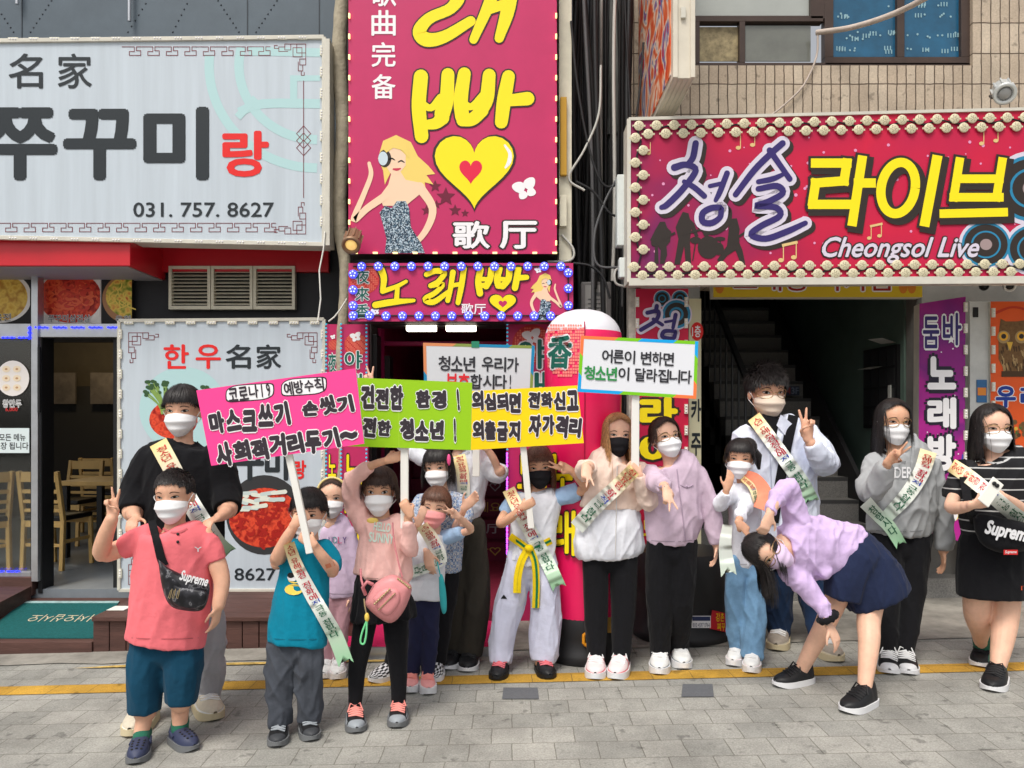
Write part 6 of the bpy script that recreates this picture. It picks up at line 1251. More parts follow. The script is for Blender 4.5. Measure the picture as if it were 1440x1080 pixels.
            for k in range(start, 17):
                ch, ci = seq[k]
                if k in gaps: u += step * .5
                if u + step > .97: break
                V, Fc, bb = glyph(ch); hh = step * .92
                for rep in range(2): mb.add([at(u + hh * (1 - (y - bb[1]) / (bb[3] - bb[1])), .22 + .56 * (x - bb[0]) / (bb[2] - bb[0]) + rep * .03, .0025 + rep * .0006) for x, y in V], Fc, ci)
                u += step
            mb.build('sash_lettering', SASHT, s.root).parent = o
        return o
def _sash():
    m = bpy.data.materials.new('sash_satin'); m.use_nodes = True; n = m.node_tree.nodes; l = m.node_tree.links; b = n['Principled BSDF']; a = n.new('ShaderNodeVertexColor'); a.layer_name = 'tint'; l.new(a.outputs[0], b.inputs['Base Color']); b.inputs['Roughness'].default_value = .45; return m
M_SASH = _sash(); SASHT = [mat('sash_red', S(196, 70, 60), .6), mat('sash_crimson', S(190, 50, 70), .6), mat('sash_blue', S(60, 80, 170), .6), mat('sash_green', S(50, 110, 80), .6)]
M_MASKW = mat('mask_white', S(236, 236, 238), .8, .1, bump=.08, bs=120); M_MASKB = mat('mask_black', S(34, 33, 36), .8, .1, bump=.1, bs=120); M_MASKBE = mat('mask_beige', S(226, 208, 190), .8, .1); M_MASKP = mat('mask_pink', S(244, 164, 164), .8, .1); M_MASKL = mat('mask_lilac', S(220, 196, 226), .8, .1)
M_GOLD = mat('gold_wire', S(170, 140, 100), .3, metal=.8)
HB = hair_mat('black_hair', S(34, 30, 30)); HBR = hair_mat('dark_brown_hair', S(58, 42, 36)); HMB = hair_mat('brown_hair', S(92, 62, 48)); HBL = hair_mat('light_brown_hair', S(168, 126, 84))
def hl(a, z=44): return z + .52 * max(0, abs(a) - 8)          # a bare forehead: the hairline drops towards the temples
def T(rows, ratio=.62, dd=0): k = rows[0][2] - rows[0][1]; return [((a + b) / 2, y + (k * .1 if i == 0 else 0), (b - a) / 2 * (.9 if i == 0 else 1), dd, ratio * .9) for i, (y, a, b) in enumerate(rows)]
TOES = {1: [(182, 1039, -32, 0.29, 204), (303, 1015, 28, 0.29, 288)], 2: [(190, 1077, -18, 0.205, 199), (274, 1057, 32, 0.205, 252)], 3: [(389, 1053, -14, 0.2, 393), (440, 1044, 18, 0.2, 432)], 4: [(455, 957, -5, 0.2, 459), (474, 958, 4, 0.2, 476)], 5: [(502, 1033, -8, 0.215, 499), (558, 1026, 5, 0.215, 561)], 6: [(521, 962, -75, 0.25, 548), (607, 962, 5, 0.25, 612)], 7: [(577, 977, -6, 0.19, 579), (603, 979, 14, 0.19, 601)], 8: [(628, 944, -8, 0.27, 638), (656, 947, 18, 0.27, 661)], 9: [(698, 959, -14, 0.23, 704), (773, 957, 22, 0.23, 764)], 10: [(837, 958, -4, 0.26, 838), (865, 958, 4, 0.26, 873)], 11: [(927, 951, -48, 0.26, 928), (962, 943, -28, 0.26, 955)], 12: [(1030, 939, -10, 0.22, 1037), (1056, 949, 2, 0.22, 1058)], 13: [(1091, 917, -12, 0.3, 1097), (1180, 933, 34, 0.3, 1160)], 14: [(1088, 967, -74, 0.25, 1125), (1185, 1003, -28, 0.26, 1215)], 15: [(1251, 950, -6, 0.27, 1250), (1278, 951, 12, 0.27, 1272)], 16: [(1377, 940, -12, 0.26, 1382), (1392, 974, -20, 0.27, 1402)]}      # where each shoe stands: toe in the photo, heading, length, ankle
# ------------------------------------------------------------------ clothes
C_BLK = cloth('black_cotton', S(25, 25, 28)); C_PINK = cloth('coral_knit', S(234, 116, 124)); C_TEAL = cloth('teal_cotton', S(14, 128, 156)); C_NAVT = cloth('petrol_cotton', S(22, 66, 90)); C_GRY = cloth('grey_sweat', S(178, 178, 184)); C_DENG = cloth('grey_denim', S(72, 76, 84), var=.2); C_LIL = cloth('lilac_sweat', S(212, 190, 216)); C_MAUV = cloth('mauve_cotton', S(184, 142, 152)); C_ROSE = cloth('rose_sweat', S(240, 192, 184)); C_WHT = cloth('white_cotton', S(226, 228, 236)); C_SKY = cloth('sky_cotton', S(160, 190, 224)); C_NAVY = cloth('navy_cotton', S(38, 40, 66)); C_OLV = cloth('olive_twill', S(58, 54, 48)); C_WTRO = cloth('pale_twill', S(198, 200, 220)); C_CREAM = cloth('cream_nylon', S(232, 208, 194), .5); C_LDEN = cloth('lilac_denim', S(204, 182, 200), var=.14, bump=.3); C_JEAN = cloth('light_denim', S(112, 150, 184), var=.25, bump=.25); C_DJEAN = cloth('dark_denim', S(32, 50, 78), var=.2); C_OXF = cloth('white_oxford', S(220, 226, 242)); C_LSH = cloth('lilac_shirt', S(210, 184, 226)); C_SKNV = cloth('navy_linen', S(36, 44, 70)); C_MARL = cloth('grey_marl', S(164, 166, 168), var=.1, bump=.2); C_CORAL = cloth('coral_towel', S(246, 150, 120)); C_GSOCK = cloth('green_sock', S(44, 104, 84), bump=.4, bs=90); C_PURP = cloth('purple_knit', S(96, 66, 150)); C_PALEP = cloth('pale_sock', S(226, 206, 214))
def stripes(n, l):
    v = coords(n, l); s = n.new('ShaderNodeSeparateXYZ'); l.new(v, s.inputs[0]); w = n.new('ShaderNodeMath'); w.operation = 'MULTIPLY'; w.inputs[1].default_value = 17; l.new(s.outputs[2], w.inputs[0]); f = n.new('ShaderNodeMath'); f.operation = 'FRACT'; l.new(w.outputs[0], f.inputs[0]); return f.outputs[0]
C_STRIPE = ramp_mat('striped_jersey', [(0, S(30, 30, 33)), (.86, S(30, 30, 33)), (.9, S(190, 190, 190)), (1, S(190, 190, 190))], stripes, .85)
def plaid(n, l):
    v = coords(n, l, (55, 55, 55)); a = n.new('ShaderNodeTexChecker'); a.inputs['Scale'].default_value = 1; t = n.new('ShaderNodeTexNoise'); t.inputs['Scale'].default_value = 1.2; t.inputs['Detail'].default_value = 3; l.new(v, t.inputs['Vector']); l.new(v, a.inputs['Vector']); m = n.new('ShaderNodeMath'); m.operation = 'MULTIPLY_ADD'; m.inputs[1].default_value = .25; l.new(a.outputs['Fac'], m.inputs[0]); l.new(t.outputs[0], m.inputs[2]); return m.outputs[0]
C_PLAID = ramp_mat('blue_check', [(.35, S(70, 92, 130)), (.55, S(150, 170, 200)), (.7, S(206, 204, 200)), (.85, S(110, 120, 150))], plaid, .85)
SH_W = mat('shoe_white', S(226, 226, 224), .5); SH_B = mat('shoe_black', S(28, 28, 30), .5); SH_BE = mat('shoe_beige', S(206, 196, 176), .6, var=.1, vs=30); SH_G = mat('shoe_greige', S(160, 150, 138), .65, var=.15, vs=30); SH_P = mat('shoe_pink', S(240, 164, 160), .6); SH_PW = mat('shoe_blush', S(236, 218, 218), .5); SH_CL = mat('clog_navy', S(56, 62, 88), .55); SO_G = mat('sole_grey', S(110, 112, 114), .6); SO_W = mat('sole_white', S(224, 224, 226), .5); SO_C = mat('sole_cream', S(206, 192, 158), .6); SO_B = mat('sole_black', S(24, 24, 25), .6); SH_GR = mat('shoe_grey', S(150, 156, 162), .55); LACE = mat('lace_white', S(224, 224, 224), .8); LACEP = mat('lace_pink', S(240, 150, 140), .7); SH_RED = mat('shoe_trim_red', S(222, 110, 120), .5); SH_CHK = mat('check_black', S(34, 34, 36), .6)
# ------------------------------------------------------------------ the people
CAM = (0, 0, -1); AWAY = (0, 0, 1)
p1 = Person('tall young man in a black shirt and sash standing behind the boy in coral', 3.95, (257, 578, 67, 4, 2, 0),
    [[(208, 648, 12), (194, 690, 12, 0), (188, 714, 11, -.07), (188, 724, 10, -.16), (192, 728, 7, -.25)], [(302, 644, 12), (316, 688, 12, 0), (319, 712, 11, -.06), (316, 722, 10, -.16), (306, 728, 7, -.24)]],
    [('shirt', C_BLK, [T([(616, 236, 282), (632, 208, 306), (660, 198, 316), (710, 197, 317), (760, 199, 316), (795, 202, 314)], .6), [(210, 646, 21), (194, 688, 24), (187, 720, 21, -.08)], [(302, 642, 21), (316, 688, 23), (320, 716, 20, -.08)]], (.008, (6, 6, 4))),
     ('trousers', C_GRY, [[(240, 785, 30, 0, .9), (224, 880, 24), (208, 985, 18), (204, 1012, 13)], [(282, 785, 30, 0, .9), (290, 880, 25, .05), (292, 950, 22, .12), (288, 986, 15, .14)]], (.012, (7, 7, 6)))],
    [('a', 192, 729, -.26, (.2, .12, -1), (0, 1, .1), 'drape', .58), ('b', 305, 729, -.25, (-.2, .12, -1), (0, 1, .1), 'drape', .58)], mk=M_MASKW, smile=.5, nb=(258, 628))
hair(p1.h, p1.root, HB, lambda a: (84, .0) if abs(a) < 52 else ((90, .02) if abs(a) < 66 else ((94, .02) if abs(a) < 105 else (112, .05))), 800, 11, 1.1)
p1.strip([(222, 622, 13), (240, 655, 13), (262, 697, 13), (284, 733, 13), (305, 765, 13), (322, 782, 14)], M_SASH, .012, 'sash', 40, 4, 1, True, 0)
shoe(p1.root, (303, 1015), 28, .29, SH_BE, SO_C, 'chunky', SH_W, LACE); shoe(p1.root, (182, 1039), -32, .29, SH_BE, SO_C, 'chunky', SH_W, LACE)

p2 = Person('boy in a coral pink polo and petrol shorts making a victory sign', 3.6, (245, 697, 71, 0, 2, -2),
    [[(206, 754, 15), (172, 770, 14), (144, 779, 13, -.05), (147, 757, 12, -.1), (157, 730, 9.5, -.13)], [(288, 752, 15), (305, 792, 14), (312, 820, 12, -.02), (307, 852, 9.5, -.06)], [(208, 930, 20), (204, 1000, 12.5), (198, 1035, 11), (199, 1060, 9.5)], [(256, 930, 20), (254, 985, 13.5, .05), (253, 1015, 11.5, .07), (252, 1042, 10, .08)]],
    [('polo_shirt', C_PINK, [T([(738, 226, 266), (750, 200, 296), (780, 192, 299), (830, 187, 297), (870, 181, 292), (903, 177, 287)], .78), [(210, 752, 17), (190, 763, 18), (171, 771, 15)], [(282, 752, 16), (296, 770, 17), (304, 790, 16)]], (.007, (6, 6, 3))),
     ('shorts', C_NAVT, [[(212, 890, 33), (205, 950, 26), (204, 1000, 23)], [(256, 888, 32), (257, 940, 26), (254, 988, 22)]], (.008, (8, 8, 4))),
     ('sock', C_GSOCK, [[(201, 1030, 12.6), (198.5, 1062, 11.5)], [(253.5, 1012, 12.6, .07), (252.5, 1044, 11.5, .08)]], (.001, (9, 9, 9)))],
    [('a', 158, 727, -.13, (.02, -1, -.05), CAM, 'v', .6, 14), ('b', 307, 853, -.06, (-.15, 1, -.1), (-1, 0, .3), 'relax', .6)], mk=M_MASKW, smile=.3, nb=(246, 744))
crop(p2.h, p2.root, HB, lambda a: (66, 0) if abs(a) < 40 else ((78, 0) if abs(a) < 62 else ((100, 0) if abs(a) < 110 else (125, 0))), .10, .42, 1500, 12, .95)
shoe(p2.root, (190, 1077), -18, .205, SH_CL, SO_G, 'clog'); shoe(p2.root, (274, 1057), 32, .205, SH_CL, SO_G, 'clog')
mb = MB(); p2.tmesh(mb, 'Y', (273, 769, 284, 776), 0, .004); 
for y in (751, 762): q = p2.pt(250, y, .004); mb.ell(q, (.007, .004, .007), 10, 6, 1)
mb.build('chest_emblem', [SO_W, M_DARK], p2.root)

p3 = Person('small boy in a teal shirt holding up the pink placard', 3.72, (434, 722, 66, 0, 4, 0),
    [[(408, 770, 11), (389, 787, 10.5, -.08), (402, 759, 9, -.14), (414, 739, 7, -.16)], [(458, 770, 11), (468, 800, 10, -.05), (456, 786, 9, -.14), (440, 765, 7, -.18)]],
    [('shirt', C_TEAL, [T([(756, 420, 450), (767, 403, 465), (800, 394, 464), (850, 383, 463), (904, 375, 460)], .72), [(410, 772, 14), (399, 781, 16), (390, 792, 14)], [(456, 770, 14), (464, 785, 16), (467, 803, 14)]], (.008, (6, 6, 3))),
     ('trousers', C_DENG, [[(399, 895, 25, 0, .95), (394, 960, 19), (393, 1018, 16)], [(436, 895, 25, 0, .95), (434, 960, 18), (432, 1016, 16)]], (.014, (9, 9, 7)))],
    [('a', 413, 738, -.17, (.8, -.6, 0), AWAY, 'grip', .58), ('b', 441, 765, -.19, (-.8, -.5, 0), AWAY, 'grip', .58)], mk=M_MASKW, smile=.5, nb=(435, 762))
hair(p3.h, p3.root, HB, lambda a: (83, .0) if abs(a) < 58 else ((95, .03) if abs(a) < 110 else (115, .08)), 800, 13, 1.09)
p3.strip([(406, 764, 8), (417, 795, 9), (436, 832, 10), (455, 865, 10.5), (472, 896, 11), (487, 935, 11)], M_SASH, .012, 'sash', 44, 4, 1, True, 1)
p3.strip([(458, 797, 3), (470, 793, 3)], mat('plaster', S(214, 130, 96), .7), .003, 'plaster', 6, 2)
mb = MB()
for i, (x, y, r, c) in enumerate(((414, 815, 9, 1), (413, 829, 13, 1), (411, 812, 7, 0), (409, 809, 5, 2))): mb.add([p3.pt(x + r * math.cos(a * .52), y + r * (.6 if c == 1 else .8) * math.sin(a * .52), .004 + i * .001) for a in range(12)][::-1], [tuple(range(12))], c)
mb.build('printed_motif', [SO_W, mat('motif_yellow', S(236, 206, 90), .7), SH_B], p3.root)
shoe(p3.root, (389, 1053), -14, .2, SH_B, SO_G, 'trainer', mat('shoe_charcoal', S(60, 62, 66), .6), SH_GR); shoe(p3.root, (440, 1044), 18, .2, SH_B, SO_G, 'trainer', _m['shoe_charcoal'], SH_GR)

p4 = Person('girl in a lilac sweatshirt and yellow headband half hidden between two placard holders', 4.62, (468, 700, 52, 3, 0, 0),
    [[(494, 815, 6), (494, 838, 5)]],
    [('sweatshirt', C_LIL, [T([(729, 459, 481), (739, 456, 494), (780, 455, 500), (820, 455, 501), (840, 458, 499)], .7), [(490, 748, 10), (498, 790, 9.5), (495, 834, 7.5)], [(460, 748, 10), (454, 790, 9), (456, 832, 7)]], None),
     ('trousers', C_MAUV, [[(468, 835, 13, 0, .9), (464, 885, 10), (459, 932, 8.5)], [(486, 835, 13, 0, .9), (481, 885, 10), (476, 932, 8.5)]], None)],
    [('b', 494, 838, 0, (0, 1, -.1), (-1, 0, .2), 'relax', .55)], skm=M_SKIN2, mk=M_MASKW, smile=.7, nb=(470, 733))
hair(p4.h, p4.root, HBR, lambda a: (hl(a, 42), 0) if abs(a) < 72 else ((92, .02) if abs(a) < 95 else (105, .1)), 500, 14, 1.05)
mb = MB(); mb.tube([p4.h.w(.40 * math.sin(t), .10, .13 + .42 * math.cos(t)) for t in np.linspace(-1.7, 1.7, 22)], .0075, 8); mb.build('headband', mat('headband_yellow', S(226, 206, 140), .6), p4.root)
mb = MB()
for i, (ch, c) in enumerate(zip('UDLY', (0, 1, 2, 0))): p4.tmesh(mb, ch, (462 + i * 6.6, 755, 467.5 + i * 6.6, 764), c, .005)
mb.build('printed_motif', [mat('letter_purple', S(90, 60, 130), .7), mat('letter_teal', S(60, 130, 130), .7), mat('letter_pink', S(200, 90, 130), .7)], p4.root)
shoe(p4.root, (455, 957), -5, .2, SH_W, SO_W, 'chunky', SH_PW, LACE); shoe(p4.root, (474, 958), 4, .2, SH_W, SO_W, 'chunky', SH_PW, LACE)

p5 = Person('girl in a rose sweatshirt and black leggings lifting the green placard', 3.9, (534, 690, 64, 2, 3, 0),
    [[(496, 706, 9), (498, 672, 8, -.05), (522, 655, 6.5, -.12), (545, 647, 5.5, -.15)], [(575, 765, 8, -.1), (574, 730, 7, -.18), (575, 724, 5.5, -.2)]],
    [('sweatshirt', C_ROSE, [T([(724, 522, 550), (734, 508, 564), (770, 501, 576), (800, 498, 581), (812, 500, 578), (818, 505, 570)], .74), [(512, 740, 15), (497, 708, 15), (496, 678, 13, -.05), (510, 662, 10.5, -.09), (521, 656, 8, -.11)], [(558, 736, 14), (573, 760, 14, -.05), (577, 772, 13, -.12), (575, 748, 11, -.17), (574, 732, 8.5, -.19)]], (.012, (7, 7, 5))),
     ('skirt', C_BLK, [[(537, 806, 34, 0, .75), (538, 838, 40, 0, .8), (540, 868, 46, 0, .85)]], (.014, (14, 14, 1.5)), 'noskin'),
     ('leggings', C_BLK, [[(520, 840, 22), (510, 895, 16), (502, 945, 12.5), (499, 986, 9.5)], [(554, 840, 22), (557, 895, 17), (560, 945, 12.5), (561, 982, 9.5)]], (.003, (9, 9, 5))),
     ('sock', C_PALEP, [[(499, 978, 9.8), (499, 1000, 9)], [(561, 974, 9.8), (561, 996, 9)]], (.001, (9, 9, 9)))],
    [('a', 545, 647, -.16, (1, -.35, 0), AWAY, 'grip', .55), ('b', 577, 724, -.21, (-.5, -.85, 0), AWAY, 'grip', .55)], skm=M_SKIN3, mk=M_MASKW, smile=.8, nb=(536, 730))
hair(p5.h, p5.root, HBR, lambda a: (86, .0) if abs(a) < 50 else ((95, .3) if 64 < abs(a) < 84 else (94, .02) if abs(a) <= 64 else (100, .2)), 750, 15, 1.09)
mb = MB(); p5.tmesh(mb, 'HELLO', (526, 735, 549, 747), 0, .005, 8, .03); p5.tmesh(mb, 'SUNNY', (519, 750, 554, 763), 0, .005, 6, .03); q = p5.pt(524, 732, .005); mb.ell(q, (.03, .004, .015), 14, 6, 1)
mb.build('printed_motif', [mat('print_mint', S(206, 226, 214), .7), mat('print_sun', S(240, 210, 110), .7)], p5.root)
shoe(p5.root, (502, 1033), -8, .215, SH_B, SO_G, 'trainer', SH_GR, LACEP); shoe(p5.root, (558, 1026), 5, .215, SH_B, SO_G, 'trainer', SH_GR, LACEP)

p6 = Person('woman with a black bob and blue checked shirt hugging the small child in front', 4.58, (616, 657, 54, -10, 3, -3),
    [[(587, 735, 6.5, -.12), (590, 750, 6, -.2), (600, 776, 5, -.3)], [(652, 733, 6.5, -.12), (640, 742, 6, -.2), (652, 718, 5, -.32)]],
    [('shirt', C_PLAID, [T([(687, 606, 636), (697, 590, 652), (722, 586, 654), (770, 586, 652), (805, 590, 650)], .6), [(592, 704, 11), (585, 722, 11.5, -.07), (586, 738, 10, -.12)], [(647, 704, 11), (655, 720, 11.5, -.06), (652, 735, 10, -.12)]], (.007, (8, 8, 5))),
     ('trousers', C_BLK, [[(602, 800, 20, 0, .9), (578, 870, 18), (552, 942, 14)], [(630, 800, 20, 0, .9), (618, 870, 18), (613, 940, 15)]], (.01, (9, 9, 3)))],
    [('a', 601, 778, -.32, (.2, 1, -.1), AWAY, 'relax', .62), ('b', 653, 714, -.33, (.7, -.7, -.2), CAM, 'relax', .62)], skm=M_SKIN2, mk=M_MASKW, smile=.5, nb=(620, 692))
hair(p6.h, p6.root, HB, lambda a: (85, .0) if abs(a) < 56 else (92, .05) if abs(a) < 66 else (95, .52), 800, 16, 1.12)
mb = MB(); q = p6.h.w(.36, .22, .2); mb.ell(q, (.012, .012, .035), 12, 8); mb.build('hair_clip', mat('clip_pink', S(240, 90, 150), .4), p6.root)
shoe(p6.root, (521, 962), -75, .25, SO_W, SO_W, 'check', SH_CHK); shoe(p6.root, (607, 962), 5, .25, SO_W, SO_W, 'check', SH_CHK)

p7 = Person('small child with a pink mask and sash held by the woman in blue check', 4.34, (613, 714, 54, -6, 0, 7),
    [[(576, 764, 6.5), (570, 773, 6, -.08), (582, 750, 5.5, -.16), (588, 737, 4.5, -.18)], [(640, 751, 6.5), (662, 745, 6, -.06), (652, 733, 5.5, -.14), (645, 727, 4.5, -.18)]],
    [('shirt', C_WHT, [T([(741, 597, 621), (749, 582, 629), (790, 575, 627), (843, 572, 622)], .7)], (.008, (7, 7, 3))),
     ('sleeve', C_SKY, [[(586, 756, 10), (576, 766, 9.5, -.02), (572, 774, 8, -.05)]], (.004, (8, 8, 8))), ('sleeve', C_SKY, [[(624, 756, 11), (637, 753, 11), (650, 748, 9, -.03)]], (.004, (8, 8, 8))),
     ('trousers', C_NAVY, [[(590, 836, 16, 0, .95), (586, 890, 12), (579, 952, 9)], [(608, 836, 16, 0, .95), (605, 890, 12), (601, 948, 9)]], (.007, (9, 9, 7)))],
    [('a', 588, 738, -.19, (.35, -1, 0), AWAY, 'relax', .55), ('b', 645, 727, -.19, (-.75, -.65, -.1), CAM, 'v', .5, 14)], skm=M_SKIN2, mk=M_MASKP, smile=.12, nb=(609, 747))
hair(p7.h, p7.root, HMB, lambda a: (78, .0) if abs(a) < 56 else (90, .04) if abs(a) < 66 else (95, .3), 700, 17, 1.1)
p7.strip([(594, 738, 9), (607, 758, 10), (617, 778, 10), (620, 792, 9)], M_SASH, .012, 'sash', 24, 4, 0, True, 1, (.1, .55)); p7.strip([(624, 786, 8), (604, 796, 8), (574, 806, 8)], M_SASH, .02, 'sash', 20, 4, 0, True, 9, (.4, .7))
shoe(p7.root, (577, 977), -6, .19, SH_P, SO_W, 'chunky', SH_PW, LACEP); shoe(p7.root, (603, 979), 14, .19, SH_P, SO_W, 'chunky', SH_PW, LACEP)

p8 = Person('person in a white blouse and olive trousers whose face is hidden behind the placards', 4.78, (648, 602, 54, 0, 0, 0),
    [[(562, 622, 6), (540, 585, 5.5, -.1), (522, 548, 4.8, -.14)], [(702, 664, 7, -.1), (694, 645, 6, -.13), (684, 630, 5, -.15)]],
    [('blouse', C_WHT, [T([(632, 636, 662), (642, 618, 688), (680, 608, 686), (730, 614, 676), (745, 626, 672)], .6), [(622, 650, 13), (592, 643, 12), (564, 624, 10), (552, 606, 8, -.08)], [(682, 652, 13), (698, 664, 15, -.05), (703, 662, 12, -.1)]], (.01, (9, 9, 5))),
     ('trousers', C_OLV, [[(640, 738, 22, 0, .9), (640, 840, 18), (638, 930, 16)], [(664, 738, 22, 0, .9), (670, 840, 20), (661, 932, 18)]], (.008, (9, 9, 2)))],
    [('a', 521, 546, -.15, (-.15, -1, 0), CAM, 'v', .6, 16), ('b', 684, 630, -.16, (-.8, -.5, 0), AWAY, 'grip', .55)], skm=M_SKIN2, mk=M_MASKW, nb=(648, 636))
hair(p8.h, p8.root, HB, lambda a: (90, 0) if abs(a) < 45 else (95, .7), 400, 18, 1.1)
p8.strip([(645, 640, 9), (650, 662, 9), (652, 690, 9), (650, 720, 9)], M_SASH, .012, 'sash', 20, 4, 0, True, 0, (0, .4))
shoe(p8.root, (656, 947), 18, .27, SH_B, SO_W, 'trainer', SH_B, SH_B); shoe(p8.root, (628, 944), -8, .27, SH_B, SO_W, 'trainer', SH_B, SH_B)

p9 = Person('girl in pale trousers with a yellow and green belt holding the yellow placard', 4.62, (758, 657, 55, 0, 3, -3),
    [[(714, 714, 8), (704, 736, 7.5, -.1), (722, 725, 7, -.18), (734, 714, 5.5, -.2)], [(798, 694, 9), (823, 688, 8, -.05), (813, 671, 7, -.1), (802, 661, 5.5, -.12)]],
    [('shirt', C_WHT, [T([(687, 745, 769), (697, 724, 790), (735, 717, 784), (766, 715, 781), (793, 710, 781)], .68)], (.009, (6, 6, 4))),
     ('sleeve', C_SKY, [[(730, 702, 12), (718, 713, 12.5), (709, 723, 11)]], (.005, (9, 9, 9))), ('sleeve', C_SKY, [[(784, 700, 12), (800, 695, 13.5), (814, 690, 13)]], (.005, (9, 9, 9))),
     ('trousers', C_WTRO, [[(733, 782, 24, 0, .95), (716, 850, 21), (705, 905, 18), (704, 934, 15)], [(762, 782, 24, 0, .95), (768, 850, 22), (767, 900, 21), (764, 938, 17)]], (.011, (9, 9, 3)))],
    [('a', 734, 714, -.21, (.9, -.5, 0), AWAY, 'grip', .58), ('b', 802, 661, -.13, (-1, -.42, -.05), CAM, 'v', .6, 8)], skm=M_SKIN3, mk=M_MASKB, smile=.35, nb=(756, 692))
hair(p9.h, p9.root, HMB, lambda a: (83, .0) if abs(a) < 50 else (90, .1) if abs(a) < 60 else (95, .66), 850, 19, 1.1)
p9.strip([(715, 688, 9), (732, 722, 9.5), (751, 757, 10), (771, 793, 10), (787, 828, 10)], M_SASH, .014, 'sash', 44, 4, 1, True, 0)
C_BY = cloth('belt_yellow', S(240, 208, 30)); C_BG = cloth('belt_green', S(20, 120, 76))
for k, (pts, w) in enumerate((([(717, 754), (730, 763), (743, 771), (758, 768), (775, 760)], 5), ([(743, 771), (733, 790), (728, 812), (727, 834)], 5.5), ([(745, 771), (752, 790), (754, 820), (753, 855)], 5))):
    bl = p9.strip([(x, y, w) for x, y in pts], C_BY, .012 + .008 * (k > 0), 'belt', 16, 3, thick=.005); p9.strip([(x + (1 if k == 2 else 0), y, 1.6 if k != 1 else .1) for x, y in pts], C_BG, .016 + .01 * (k > 0), 'belt_stripe', 16, 2, par=bl)
mb = MB(); q = p9.pt(744, 771, .025); mb.ell(q, (.028, .02, .022), 12, 8); mb.build('belt_knot', C_BY, p9.root)
p9.text('▲', (704, 836, 713, 842), SH_B, .006)
shoe(p9.root, (698, 959), -14, .23, SH_B, SO_B, 'trainer', SH_B, SH_RED); shoe(p9.root, (773, 957), 22, .23, SH_B, SO_B, 'trainer', SH_B, SH_RED)

p10 = Person('girl with long light brown hair and a black mask holding the white placard', 4.6, (869, 612, 57, 0, 0, 2),
    [[(827, 656, 8, -.3), (824, 656, 5.5, -.4)], [(910, 705, 8, -.1), (899, 672, 6, -.2)]],
    [('jacket', C_CREAM, [T([(641, 852, 886), (651, 824, 906), (690, 819, 906), (714, 816, 906)], .62), [(830, 660, 13), (824, 662, 14, -.14), (828, 656, 12, -.32)], [(900, 662, 13), (914, 692, 14, -.05), (911, 708, 13, -.1), (902, 684, 11, -.17), (898, 668, 9, -.2)]], (.012, (8, 8, 7))),
     ('jacket_hem', C_WHT, [T([(708, 815, 907), (740, 810, 906), (772, 806, 903), (784, 812, 897)], .64)], (.012, (8, 8, 4))),
     ('trousers', C_BLK, [[(836, 772, 21, 0, .9), (838, 850, 17), (838, 927, 12.5)], [(879, 772, 22, 0, .9), (877, 850, 17), (873, 927, 12.5)]], (.006, (9, 9, 3)))],
    [('a', 824, 655, -.4, (-.02, .8, -.6), (0, .6, .8), 'v', .6, 16), ('b', 899, 668, -.21, (-.8, -.9, 0), AWAY, 'grip', .6)], skm=M_SKIN2, mk=M_MASKB, kf=False, smile=.45, nb=(868, 646))
hair(p10.h, p10.root, HBL, lambda a: (hl(a), 0) if abs(a) < 54 else ((96, 1.3 if a < 0 else .95) if abs(a) < 84 else (96, 1.1)), 1000, 20, 1.08)
p10.strip([(892, 660, 10), (868, 684, 10.5), (838, 712, 11), (811, 742, 11)], M_SASH, .03, 'sash', 36, 4, 0, True, 0, (0, .6))
mb = MB(); mb.tube([p10.pt(868 + i * -.3, 655 + i * 14, .004) for i in range(10)], .003, 6); mb.build('zip', mat('zip_white', S(216, 214, 212), .5), p10.root)
shoe(p10.root, (837, 958), -4, .26, SH_PW, SO_W, 'chunky', SH_RED, LACE); shoe(p10.root, (865, 958), 4, .26, SH_PW, SO_W, 'chunky', SH_RED, LACE)

p11 = Person('girl in a lilac denim jacket and black trousers stretching a hand to the front', 4.56, (936, 616, 55, 12, -8, -8),
    [[(933, 683, 7.5, -.32), (937, 687, 5.5, -.42)], [(1000, 720, 7), (1007, 768, 5.5)]],
    [('denim_jacket', C_LDEN, [T([(645, 928, 962), (655, 913, 984), (690, 908, 990), (740, 906, 985), (766, 911, 978)], .64), [(916, 664, 13), (922, 677, 14, -.16), (934, 684, 11, -.34)], [(983, 666, 12), (996, 702, 13), (1004, 740, 12), (1008, 765, 10)]], (.010, (8, 8, 6))),
     ('undershirt', C_PURP, [T([(745, 935, 977), (775, 936, 977)], .66)], None),
     ('trousers', C_BLK, [[(930, 762, 25, 0, .9), (928, 845, 19), (928, 917, 13, .02)], [(961, 762, 24, 0, .9), (957, 845, 18), (955, 907, 13, .12)]], (.007, (9, 9, 3)))],
    [('a', 937, 687, -.42, (.05, .85, -.55), (0, .55, .85), 'v', .62, 20), ('b', 1007, 768, 0, (-.05, 1, -.1), (-1, 0, .2), 'relax', .6)], skm=M_SKIN2, mk=M_MASKW, gl=M_GOLD, smile=.4, nb=(944, 650))
hair(p11.h, p11.root, HBR, lambda a: (hl(a, 50), .0) if abs(a) < 58 else ((95, .22) if abs(a) < 78 else (100, .1)), 650, 21, 1.08)
for x in (930, 966): mb = MB(); mb.tube([p11.pt(x - 9 + i * 4.5, 682 + (2 if i in (1, 3) else 4 if i == 2 else 0), .003) for i in range(5)], .003, 5); q = p11.pt(x, 684, .004); mb.ell(q, (.007,) * 3, 8, 6); mb.build('pocket_flap', mat('lilac_seam', S(176, 156, 176), .8), p11.root)
mb = MB(); mb.tube([p11.pt(952 + i * 1.2, 660 + i * 10, .003) for i in range(11)], .0035, 6); mb.build('jacket_seam', mat('lilac_seam', S(176, 156, 176), .8), p11.root)
